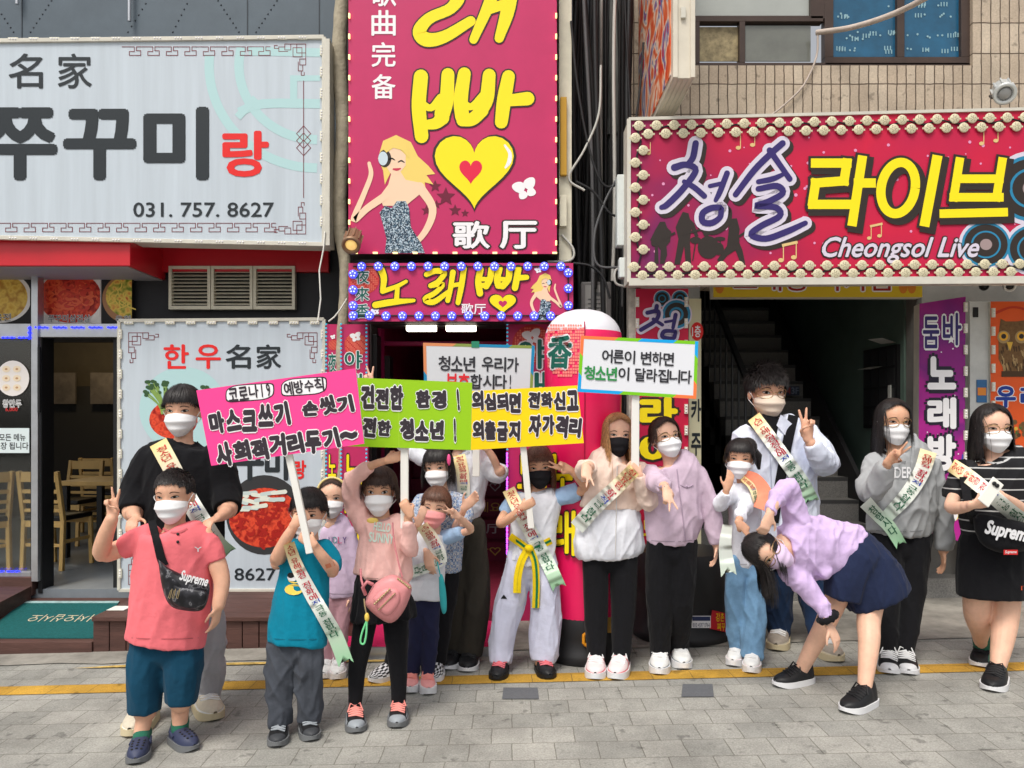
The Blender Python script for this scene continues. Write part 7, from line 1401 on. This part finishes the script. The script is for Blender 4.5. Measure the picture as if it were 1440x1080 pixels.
shoe(p11.root, (927, 951), -48, .26, SH_W, SO_W, 'chunky', SH_GR, LACE); shoe(p11.root, (962, 943), -28, .26, SH_W, SO_W, 'chunky', SH_GR, LACE)

p12 = Person('child in a white top and light jeans with a coral towel over one shoulder', 4.62, (1040, 645, 52, -16, 2, 3),
    [[(1012, 708, 6, -.1), (1021, 690, 5, -.17)], [(1048, 712, 6, -.12), (1038, 734, 5, -.26)]],
    [('shirt', C_WHT, [T([(671, 1036, 1060), (681, 1029, 1070), (730, 1027, 1070), (780, 1027, 1069), (798, 1029, 1066)], .68), [(1033, 690, 10), (1012, 710, 10, -.08), (1016, 703, 8.5, -.14), (1021, 693, 7, -.17)], [(1062, 692, 10), (1048, 712, 10.5, -.12), (1040, 730, 8.5, -.24)]], (.011, (9, 9, 6))),
     ('jeans', C_JEAN, [[(1036, 786, 18, 0, .95), (1036, 850, 15), (1037, 912, 12)], [(1060, 786, 18, 0, .95), (1060, 850, 16), (1058, 918, 15)]], (.01, (10, 10, 5)))],
    [('a', 1022, 688, -.18, (.3, -1, 0), AWAY, 'relax', .58), ('b', 1038, 734, -.28, (.7, .7, -.2), (0, .3, 1), 'v', .6, 14)], skm=M_SKIN3, mk=M_MASKW, smile=.15, nb=(1047, 675))
hair(p12.h, p12.root, HB, lambda a: (82, .0) if abs(a) < 54 else ((95, .2) if 62 < abs(a) < 84 else (92, .02) if abs(a) <= 62 else (104, .1)), 650, 22, 1.09)
mb = MB(); q = p12.h.w(.2, -.5, .3); mb.ell(q, (.06, .05, .06), 14, 10); mb.tube([q + Vector((.02, .01, -.02)), q + Vector((.07, .03, -.06)), q + Vector((.08, .03, -.14))], [.04, .03, .008], 10); mb.build('ponytail', HB, p12.root)
p12.strip([(1046, 668, 8), (1062, 677, 11), (1075, 696, 11), (1069, 716, 9)], C_CORAL, .02, 'towel', 20, 4, thick=.012); p12.strip([(1044, 672, 4), (1058, 686, 5), (1066, 712, 5)], M_SASH, .034, 'sash', 16, 3, 0, True, 0, (.0, .2)); p12.strip([(1023, 738, 7), (1020, 770, 9), (1025, 810, 11)], M_SASH, .02, 'sash', 20, 4, 1, True, None, (.5, .74), near=-.2)
shoe(p12.root, (1030, 939), -10, .22, SH_W, SO_W, 'chunky', SH_PW, LACE); shoe(p12.root, (1056, 949), 2, .22, SH_W, SO_W, 'chunky', SH_PW, LACE)

p13 = Person('tall young man in glasses and a white shirt making a victory sign by the stairwell', 4.95, (1078, 552, 68, 6, 4, 0),
    [[(1150, 636, 9, -.18), (1137, 618, 6.5, -.24)], [(1042, 700, 8), (1046, 750, 7)]],
    [('shirt', C_OXF, [T([(590, 1062, 1104), (602, 1042, 1130), (640, 1038, 1146), (690, 1042, 1150), (730, 1046, 1155), (765, 1050, 1157)], .58), [(1132, 612, 18), (1157, 642, 19, -.08), (1161, 652, 18, -.12), (1149, 638, 15, -.2), (1140, 623, 11, -.24)], [(1048, 615, 17), (1040, 660, 17), (1042, 712, 15), (1046, 740, 12)]], (.012, (7, 7, 5))),
     ('undershirt', C_BLK, [[(1082, 590, 15, -.06, .6), (1082, 612, 9, -.115, .3)]], None),
     ('jeans', C_DJEAN, [[(1084, 755, 30, 0, .9), (1092, 830, 21, .06), (1097, 888, 15, .12)], [(1126, 755, 30, 0, .9), (1142, 830, 20), (1156, 910, 15, -.1)]], (.009, (9, 9, 5)))],
    [('b', 1136, 616, -.25, (-.05, -1, 0), CAM, 'v', .62, 13), ('a', 1046, 750, 0, (0, 1, -.1), (1, 0, .2), 'relax')], mk=M_MASKBE, gl=M_GOLD, smile=.5, nb=(1082, 600))
crop(p13.h, p13.root, HB, lambda a: (74, 0) if abs(a) < 45 else ((84, 0) if abs(a) < 62 else ((98, 0) if abs(a) < 110 else (122, 0))), .24, .62, 1700, 23, .9, 1.09)
p13.strip([(1116, 584, 7), (1106, 630, 7), (1095, 690, 7), (1088, 735, 7)], C_BLK, .014, 'bag_strap', 24, 3, thick=.004)
p13.strip([(1060, 586, 10), (1080, 613, 10.5), (1105, 647, 10.5), (1128, 680, 11), (1141, 708, 12)], M_SASH, .022, 'sash', 44, 4, 1, True, 1)
mb = MB()
for sg, pts in ((-1, [(1072, 586), (1062, 604), (1074, 612), (1080, 598)]), (1, [(1098, 583), (1114, 596), (1104, 612), (1092, 598)])): mb.add([p13.pt(x, y, .012) for x, y in pts], [(0, 1, 2, 3)])
mb.build('collar', C_OXF, p13.root)
mb = MB(); mb.tube([p13.pt(1083 + i * .5, 640 + i * 12, .004) for i in range(9)], .003, 6); mb.build('button_placket', mat('oxford_seam', S(186, 192, 210), .8), p13.root)
shoe(p13.root, (1091, 917), -12, .3, SH_G, SO_C, 'chunky', SH_BE, LACE); shoe(p13.root, (1180, 933), 34, .3, SH_G, SO_C, 'chunky', SH_BE, LACE)

p14 = Person('girl in a lilac shirt and navy skirt bending sideways with her head low', 4.15, (1079, 776, 60, 0, 0, -68, -.16),
    [[(1092, 705, 9, -.22), (1082, 724, 6.5, -.26)], [(1158, 860, 8, -.17), (1166, 880, 6.5, -.19)], [(1234, 800, 26), (1222, 868, 17.5, -.04), (1222, 905, 15.5, -.08), (1215, 965, 9.5, -.1)], [(1190, 810, 24), (1160, 878, 15, .02), (1143, 910, 13, .05), (1125, 945, 9.5, .09)]],
    [('shirt', C_LSH, [[(1104, 770, 30, -.12, .8), (1122, 768, 43, -.1, .68), (1158, 770, 43, -.03, .7), (1190, 772, 39, 0, .78), (1208, 774, 32, 0, .8)], [(1120, 732, 19, -.1), (1113, 702, 17, -.13), (1107, 685, 15, -.16), (1094, 702, 12.5, -.22), (1083, 720, 9.5, -.26)], [(1110, 802, 19, -.12), (1130, 820, 17, -.13), (1150, 846, 14, -.15), (1164, 870, 10.5, -.18)], [(1150, 790, 16, -.1), (1160, 803, 9, -.12)]], (.016, (7, 7, 7))),
     ('skirt', C_SKNV, [[(1197, 772, 35, 0, .8), (1212, 795, 43, 0, .8), (1226, 820, 46, 0, .82), (1236, 843, 45, 0, .84)], [(1204, 785, 33, -.03), (1191, 812, 29, -.05), (1184, 842, 25, -.05)]], (.009, (10, 10, 3)), 'noskin')],
    [('a', 1082, 724, -.27, (-.35, 1, 0), AWAY, 'drape', .62), ('b', 1167, 881, -.2, (.45, 1, -.1), (-.5, 0, .8), 'relax', .66)], skm=M_SKIN2, mk=M_MASKL, kf=False, gl=M_GOLD, smile=.7, nb=(1116, 780, -.12))
hair(p14.h, p14.root, HB, lambda a: (hl(a, 62), .0) if abs(a) < 44 else ((95, .85) if abs(a) < 85 else (96, .8)), 900, 24, 1.1)
mb = MB(); c = P(1164, 868, 4.15 - .19); x = Vector((.85, 0, .5)); y = Vector((0, 1, 0)); mb.tube([c + x * (.043 * math.cos(a)) + y * (.043 * math.sin(a)) for a in np.linspace(0, 6.2832, 26)], [.016 + .004 * math.sin(i * 2.4) for i in range(26)], 10); mb.build('scrunchie', C_BLK, p14.root)
shoe(p14.root, (1088, 967), -74, .25, SH_B, SO_W, 'plain', None, SH_B); shoe(p14.root, (1185, 1003), -28, .26, SH_B, SO_W, 'plain', None, SH_B)

p15 = Person('girl in a grey sweatshirt with long black hair and glasses pointing two fingers', 4.6, (1256, 594, 60, -2, 0, 2),
    [[(1241, 666, 9, -.24), (1248, 652, 6.5, -.3)], [(1326, 745, 8), (1326, 776, 6.5)]],
    [('sweatshirt', C_MARL, [T([(626, 1240, 1282), (640, 1224, 1310), (690, 1217, 1319), (732, 1217, 1314), (744, 1220, 1312), (752, 1226, 1306)], .6), [(1232, 652, 16), (1222, 684, 16, -.1), (1228, 691, 15, -.16), (1241, 668, 12.5, -.24), (1247, 655, 9.5, -.28)], [(1308, 656, 15), (1322, 700, 15), (1327, 745, 14), (1327, 772, 11)]], (.014, (7, 7, 5))),
     ('trousers', C_BLK, [[(1250, 752, 26, 0, .9), (1249, 835, 17), (1250, 910, 11)], [(1288, 752, 27, 0, .9), (1283, 835, 17), (1273, 910, 11)]], (.006, (9, 9, 4)))],
    [('a', 1248, 650, -.31, (.55, -.75, -.35), (.3, 0, -1), 'v', .62, 12), ('b', 1326, 776, 0, (0, 1, -.1), (-1, 0, .2), 'relax', .58)], skm=M_SKIN3, mk=M_MASKW, kf=False, gl=M_GOLD, smile=.3, nb=(1260, 632))
hair(p15.h, p15.root, HB, lambda a: (hl(a), 0) if abs(a) < 60 else ((96, 1.1) if abs(a) < 84 else (96, 1.05)), 950, 25, 1.1)
p15.strip([(1306, 634, 12), (1296, 664, 11.5), (1276, 696, 11), (1248, 726, 9)], M_SASH, .018, 'sash', 36, 4, 0, True, 3, (.1, .75)); p15.strip([(1217, 706, 10), (1234, 724, 9), (1252, 742, 9), (1268, 768, 8)], M_SASH, .026, 'sash', 24, 4, 1, True, 13, (.6, 1))
mb = MB(); p15.tmesh(mb, 'oooy', (1263, 648, 1274, 653), 1, .006); p15.tmesh(mb, 'DER', (1258, 657, 1283, 672), 0, .006, 0, .02); mb.build('printed_motif', [SO_W, M_DARK], p15.root)
shoe(p15.root, (1251, 950), -6, .27, SH_B, SO_W, 'canvas', SO_W, LACE); shoe(p15.root, (1278, 951), 12, .27, SH_B, SO_W, 'canvas', SO_W, LACE)

p16 = Person('girl in a black striped shirt and black skirt holding a phone beside the orange sign', 4.32, (1395, 603, 63, -4, 0, 0),
    [[(1345, 690, 11), (1338, 713, 10, -.1), (1355, 713, 9, -.22), (1366, 710, 7, -.28)], [(1456, 700, 11), (1450, 722, 10, -.1), (1425, 708, 9, -.22), (1412, 700, 7, -.28)], [(1374, 820, 25), (1374, 862, 18.5, .06), (1379, 890, 13, .16), (1382, 912, 10, .26)], [(1417, 820, 25), (1414, 868, 18.5), (1409, 905, 15.5, -.04), (1402, 945, 10, -.09)]],
    [('shirt', C_STRIPE, [T([(638, 1376, 1424), (652, 1354, 1452), (700, 1351, 1456), (745, 1352, 1452), (772, 1354, 1448)], .62), [(1358, 664, 18), (1346, 688, 17), (1342, 702, 16)], [(1448, 664, 18), (1458, 692, 17), (1460, 706, 16)]], (.009, (6, 6, 5))),
     ('skirt', C_BLK, [[(1398, 762, 47, 0, .72), (1397, 800, 49, 0, .74), (1396, 839, 47, 0, .76)]], (.006, (5, 5, 3)), 'noskin'),
     ('sock', C_GSOCK, [[(1380, 888, 13, .17), (1382, 908, 11, .27)], [(1404, 926, 12.5, -.06), (1402, 950, 11, -.09)]], (.001, (9, 9, 9)))],
    [('a', 1366, 710, -.29, (1, -.15, -.15), (0, -.5, .8), 'grip', .62), ('b', 1412, 700, -.29, (-1, -.12, -.1), (0, 0, 1), 'grip', .62)], skm=M_SKIN2, mk=M_MASKW, gl=M_GOLD, smile=.3, nb=(1400, 644))
hair(p16.h, p16.root, HB, lambda a: (hl(a), 0) if abs(a) < 60 else ((96, .7) if abs(a) < 84 else (96, .9)), 950, 26, 1.1)
p16.strip([(1338, 654, 10), (1362, 670, 10.5), (1392, 694, 10.5), (1425, 722, 10.5), (1452, 740, 10)], M_SASH, .022, 'sash', 36, 4, 0, True, 0, (0, .7))
mb = MB(); mb.add([p16.pt(x, y, .006) for x, y in ((1436, 824), (1448, 824), (1448, 830), (1436, 830))], [(0, 1, 2, 3)]); mb.build('skirt_label', mat('label_orange', S(226, 90, 50), .6), p16.root)
shoe(p16.root, (1377, 940), -12, .26, SH_B, SO_W, 'plain', None, SH_B); shoe(p16.root, (1392, 974), -20, .27, SH_B, SO_W, 'plain', None, SH_B)

# ------------------------------------------------------------------ placards
INK = mat('placard_ink', S(52, 44, 52), .6); M_POLE = mat('placard_pole', S(232, 230, 224), .5); PBACK = mat('placard_card', S(226, 224, 220), .6)
def placard(label, d, quad, pole, m, group='hand held campaign placards'):
    cx = sum(q[0] for q in quad) / 4; cy = sum(q[1] for q in quad) / 4; t = thing('placard', label, 'placard', P(pole[2], pole[3], d), group); pl = SP(cx, cy, d); mb = MB()
    TL, TR, BR, BL = [pl.at(*q) for q in quad]; mb.prism([BL, BR, TR, TL], (0, .012, 0), 0, 1)
    pm = MB(); a = P(pole[0], pole[1], d + .028); b = P(pole[2], pole[3], d + .028); pm.bar(a, b, pole[4] * d / F, .022, 0, (0, 1, 0)); pm.build('pole', M_POLE, t, .003); return t, pl, mb
t, pl, mb = placard('hot pink placard about masks and hand washing with bubble lettering', 3.5, [(276, 549), (500, 518), (512, 624), (297, 655)], (398, 600, 436, 778, 10), None)
for x0, y0, x1, y1 in ((317, 540, 386, 564), (395, 531, 460, 556)):
    c = [(x0 + (x1 - x0) * (.5 + .5 * math.copysign(abs(math.cos(a)) ** .5, math.cos(a))), (y0 + y1) / 2 + (y1 - y0) * .5 * math.copysign(abs(math.sin(a)) ** .5, math.sin(a)) - .138 * (x1 - x0) * .5 * math.cos(a)) for a in np.linspace(0, 6.2832, 25)[:-1]]
    pl.poly(mb, c, 2, 1); cx, cy = (x0 + x1) / 2, (y0 + y1) / 2; pl.poly(mb, [(cx + (x - cx) * .95, cy + (y - cy) * .88) for x, y in c], 3, 1.6)
pl.chars(mb, '코로나19', (321, 543, 382, 561), 2, 3, .025, jit=.5, slope=-.138); pl.chars(mb, '예방수칙', (399, 535, 456, 552), 2, 3, .025, jit=.5, slope=-.138)
for s_, b in (('마스크쓰기', (294, 576, 408, 602)), ('손씻기', (424, 559, 498, 583)), ('사회적거리두기~', (303, 612, 503, 640))): pl.chars(mb, s_, b, 2, 3, .07, .12, 3, 1.4, .1, -.138)
mb.build('board', [mat('hot_pink_card', S(252, 70, 150), .5), PBACK, INK, mat('ink_white', S(246, 244, 246), .5)], t)
t, pl, mb = placard('lime green placard about a healthy environment held over the girl in rose', 3.7, [(499, 531), (664, 538), (662, 633), (473, 627)], (569, 600, 569, 743, 11), None)
for s_, b in (('건전한', (507, 546, 568, 572)), ('환경 !', (584, 549, 650, 574)), ('건전한', (488, 590, 551, 612)), ('청소년 !', (562, 592, 645, 616))): pl.chars(mb, s_, b, 2, 3, .07, .12, 3, 1.2, .1, .03)
pl.stroke(mb, [(560, 536, .8), (561, 580, .8), (561, 628, .8)], .8, 4, 1)
mb.build('board', [mat('lime_card', S(150, 200, 16), .5), PBACK, INK, _m['ink_white'], mat('lime_crease', S(176, 216, 60), .5)], t)
t, pl, mb = placard('yellow placard about reporting symptoms held by the girl with the belt', 4.39, [(663, 550), (812, 542), (821, 623), (661, 633)], (733, 600, 747, 743, 9), None)
for s_, b, q in (('의심되면', (663, 553, 733, 578), .02), ('전화신고', (742, 552, 814, 575), .03), ('외출금지', (664, 593, 732, 616), .03), ('자가격리', (743, 586, 818, 611), .03)): pl.chars(mb, s_, b, 2, 3, .07, .12, 3, 1.2, .1, q)
mb.build('board', [mat('yellow_card', S(252, 216, 0), .5), PBACK, INK, _m['ink_white']], t)
BORD = [mat('border_orange', S(246, 124, 66), .5), mat('border_green', S(122, 200, 20), .5), mat('border_blue', S(0, 164, 232), .5)]
def border(pl, mb, quad, segs, w, base):
    for i in range(4):
        (ax, ay), (bx, by) = quad[i], quad[(i + 1) % 4]; cx = sum(q[0] for q in quad) / 4; cy = sum(q[1] for q in quad) / 4
        inx = lambda x, y: (x + (w if x < cx else -w) * (1 if i in (1, 3) else 0), y + (w if y < cy else -w) * (1 if i in (0, 2) else 0)); s = segs[i]; u = 0
        for k, (f, m) in enumerate(s):
            p0 = (ax + (bx - ax) * u, ay + (by - ay) * u); p1 = (ax + (bx - ax) * (u + f), ay + (by - ay) * (u + f)); sk = 6 / math.hypot(bx - ax, by - ay); q = lambda p, e: inx(p[0] + (bx - ax) * e, p[1] + (by - ay) * e)
            pl.poly(mb, [p0, p1, q(p1, 0 if k == len(s) - 1 else -sk), q(p0, -sk if k else 0)], base + m, 1 + i * .1); u += f
q = [(817, 472), (982, 480), (979, 561), (812, 551)]
t, pl, mb = placard('white placard with a striped border held by the girl with long brown hair', 4.37, q, (893.5, 530, 893, 660, 11), None)
border(pl, mb, q, [[(.32, 0), (.2, 1), (.3, 2), (.18, 1)], [(.3, 2), (.45, 1), (.25, 0)], [(.2, 0), (.45, 1), (.35, 2)], [(.35, 2), (.35, 1), (.3, 0)]], 4.5, 2)
pl.chars(mb, '어른이 변하면', (846, 494, 948, 512), 5, 3, .022, gap=.05, slope=.05); pl.chars(mb, '청소년', (821, 516, 868, 534), 6, 3, .03, gap=.05, slope=.05); pl.chars(mb, '이 달라집니다', (869, 519, 973, 537), 5, 3, .022, gap=.05, slope=.05)
mb.build('board', [mat('white_card', S(226, 228, 234), .5), PBACK] + BORD + [mat('ink_black', S(44, 44, 50), .6), mat('ink_green', S(40, 140, 70), .6), mat('ink_red', S(216, 40, 50), .6)], t)
q = [(595, 482), (752, 486), (748, 572), (597, 570)]
t, pl, mb = placard('white placard with a dulled striped border standing behind the green and yellow ones', 4.6, q, (670, 530, 669.5, 670, 10), None)
border(pl, mb, q, [[(.3, 0), (.2, 1), (.3, 2), (.2, 1)], [(.5, 2), (.5, 1)], [(.5, 1), (.5, 2)], [(.55, 2), (.45, 0)]], 4.2, 2); pl.rect(mb, 663, 480, 674, 489, 6, 3)
pl.chars(mb, '청소년 우리가', (616, 502, 730, 522), 5, 3, .022, gap=.05, slope=.02); pl.chars(mb, '보호', (627, 526, 661, 546), 7, 3, .03, gap=.05, slope=.02); pl.chars(mb, '합시다!', (661, 527, 722, 547), 5, 3, .022, gap=.05, slope=.02)
mb.build('board', [mat('dull_card', S(206, 208, 212), .5), PBACK] + [mat('dull_orange', S(214, 136, 90), .5), mat('dull_green', S(130, 146, 70), .5), mat('dull_blue', S(20, 130, 176), .5)] + [_m['ink_black'], mat('tape_green', S(40, 130, 100), .5), _m['ink_red']], t)

# ------------------------------------------------------------------ bags, phone, pouch
def pillow(mb, poly, d, th, mi=0, rows=5):
    cx = sum(p[0] for p in poly) / len(poly); cy = sum(p[1] for p in poly) / len(poly); A = catmull([tuple(p) + (0,) for p in poly] + [tuple(poly[0]) + (0,)], 5)[:-1]; G_ = []
    for k in range(rows + 1):
        a = k / rows * math.pi / 2; s = math.cos(a) ** .35 if k < rows else .02; G_.append([P(cx + (x - cx) * s, cy + (y - cy) * s, d - th * math.sin(a)) for x, y, _ in A])
    mb.grid(G_[::-1], mi, True, True); mb.add([P(x, y, d + .01) for x, y, _ in A], [tuple(range(len(A)))], mi); mb.grid([[P(x, y, d + .01) for x, y, _ in A], G_[0]][::-1], mi, True, True)
M_BAG = ramp_mat('camo_nylon', [(.42, S(26, 26, 30)), (.56, S(46, 46, 52)), (.6, S(120, 120, 124)), (.64, S(34, 34, 38)), (.8, S(58, 56, 58))], lambda n, l: (lambda v, t: (t.inputs['Scale'].__setattr__('default_value', 1), t.inputs['Detail'].__setattr__('default_value', 4), l.new(v, t.inputs['Vector']), t.outputs[0])[3])(coords(n, l, (24, 24, 24)), n.new('ShaderNodeTexNoise')), .5)
b = thing('sling_bag', 'black patterned sling bag across the coral shirt of the boy', 'bag', P(258, 860, 3.3)); mb = MB(); pillow(mb, [(222, 786), (240, 800), (268, 812), (292, 818), (294, 836), (284, 858), (256, 858), (238, 850), (228, 826)], 3.37, .07); mb.build('bag_body', M_BAG, b)
mb = MB(); pillow(mb, [(244, 822), (262, 826), (290, 832), (286, 852), (262, 856), (242, 846)], 3.315, .03); mb.build('front_pocket', M_BAG, b)
pl = SP(272, 816, 3.29); mb = MB(); pl.txt(mb, 'Supreme', (253, 806, 293, 824), 0, 2, .03, .25, rot=14); mb.build('bag_lettering', SO_W, b); mb = MB(); pl.rect(mb, 263, 842, 277, 853, 1, -8); pl.txt(mb, 'Aprend', (265, 845, 275, 850), 2, -7, .01, .2); mb.build('woven_badge', [SO_W, mat('badge_maroon', S(96, 24, 36), .6), mat('badge_pale', S(190, 150, 150), .6)], b)
mb = MB()
for x in (242, 247, 253): mb.tube([P(x, 828, 3.27), P(x - 1.6, 836, 3.265), P(x - 3, 842, 3.27), P(x - 5, 840, 3.27), P(x - 2, 830, 3.272)], .0018, 5)
mb.build('zip_pull', mat('brass', S(190, 170, 130), .35, metal=.7), b)
o = p2.strip([(213, 732, 5.5), (219, 756, 5.5), (226, 784, 6), (231, 796, 6)], C_BLK, .01, 'strap', 20, 3, thick=.004); o.parent = b; o.location = Vector(p2.root['org']) - Vector(b['org'])
def satchel():
    b = thing('satchel', 'small pink studded bag slung in front of the black skirt', 'bag', P(548, 875, 3.66)); M_LP = mat('pink_leather', S(216, 140, 142), .45, .5, bump=.1, bs=150); M_LP2 = mat('pink_leather_dark', S(196, 118, 124), .45)
    mb = MB(); pillow(mb, [(515, 840), (528, 820), (552, 808), (572, 818), (579, 830), (566, 862), (546, 876), (516, 854)], 3.7, .075); mb.build('bag_body', M_LP, b)
    mb = MB(); pillow(mb, [(524, 842), (540, 828), (560, 830), (562, 848), (546, 866), (530, 856)], 3.635, .025); mb.build('front_pocket', M_LP, b)
    mb = MB()
    for k in range(9): q = P(527 + k * 2.6, 849 - k * 2.5, 3.605); mb.ell(q, (.006,) * 3, 8, 5)
    mb.build('stud', _m['brass'], b); mb = MB()
    for k in range(8): q = P(560 + k * 2.3, 814 + k * 1.8, 3.64); mb.ell(q, (.006,) * 3, 8, 5)
    mb.build('stud', _m['brass'], b); mb = MB(); mb.tube([P(532, 858, 3.61), P(556, 834, 3.605)], .003, 6); mb.build('zip', _m['brass'], b)
    mb = MB(); mb.tube([P(514, 836, 3.66), P(510, 826, 3.64), P(516, 818, 3.64), P(524, 822, 3.66)], .009, 8); mb.tube([Vector(q) for q in catmull([tuple(P(x, y, z)) for x, y, z in ((566, 812, 3.66), (560, 790, 3.68), (554, 760, 3.72), (552, 735, 3.76))], 5)], .004, 6); mb.tube([P(514, 836, 3.68), P(508, 815, 3.72), P(507, 800, 3.75)], .006, 6); mb.build('strap', M_LP2, b)
    mb = MB(); mb.tube([Vector(q) for q in catmull([tuple(P(x, y, 3.66)) for x, y in ((516, 872), (509, 890), (507, 903), (512, 905), (515, 892), (516, 874))], 5)], .005, 6, 0); mb.ell(P(516, 868, 3.66), (.012, .01, .022), 10, 8, 1); mb.tube([P(512, 842, 3.67), P(513, 852, 3.66), P(515, 862, 3.66)], .004, 6, 2); mb.build('bag_charm', [mat('charm_mint', S(120, 214, 150), .5), mat('charm_yellow', S(230, 200, 90), .5), _m['brass']], b)
satchel()
b = thing('waist_bag', 'black belt bag with white lettering worn over the striped shirt', 'bag', P(1405, 780, 4.05)); mb = MB(); pillow(mb, [(1368, 728), (1380, 722), (1410, 728), (1450, 738), (1462, 752), (1448, 772), (1412, 778), (1384, 768), (1372, 750)], 4.14, .075); mb.build('bag_body', C_BLK, b)
pl = SP(1415, 748, 4.055); mb = MB(); pl.txt(mb, 'Supreme', (1385, 738, 1452, 762), 0, 2, .045, .2, rot=12); mb.build('bag_lettering', SO_W, b); mb = MB(); pl.rect(mb, 1411, 773, 1431, 780, 1, 2); pl.txt(mb, 'Supreme', (1413, 774, 1429, 779), 0, 3, .02, .2); mb.build('woven_badge', [SO_W, mat('badge_red', S(200, 40, 40), .5)], b)
o = p16.strip([(1352, 646, 6), (1357, 680, 6), (1364, 716, 6), (1372, 736, 6)], C_BLK, .005, 'strap', 18, 3, thick=.004); o.parent = b; o.location = Vector(p16.root['org']) - Vector(b['org'])
b = thing('mobile_phone', 'white mobile phone held by the girl in stripes', 'phone', P(1394, 692, 3.95)); mb = MB(); mb.bar(P(1382, 708, 3.94), P(1404, 676, 3.96), .07, .009, 0, (0, 1, 0)); mb.build('case', M_WHT, b, .004)
mb = MB(); 
for q in ((1398, 680), (1402, 683)): mb.lathe(P(*q, 3.948), [(.011, 0), (.011, .004), (.004, .005)], 12, axis=(Vector((1, 0, 0)), Vector((0, 0, 1)), Vector((0, -1, 0))))
mb.build('camera_lens', M_DARK, b)
b = thing('hanging_pouch', 'small teal pouch hanging at the side of the child with the pink mask', 'pouch', P(622, 862, 4.2)); mb = MB(); pillow(mb, [(617, 812), (622, 808), (627, 830), (628, 858), (622, 862), (618, 840)], 4.22, .02); mb.build('pouch_body', cloth('pouch_teal', S(60, 170, 176)), b); mb = MB(); mb.tube([P(620, 812, 4.21), P(617, 800, 4.21), P(615, 790, 4.22)], .004, 6); mb.build('cord', cloth('pouch_cord', S(60, 170, 176)), b)
bpy.data.scenes.remove(TMP)
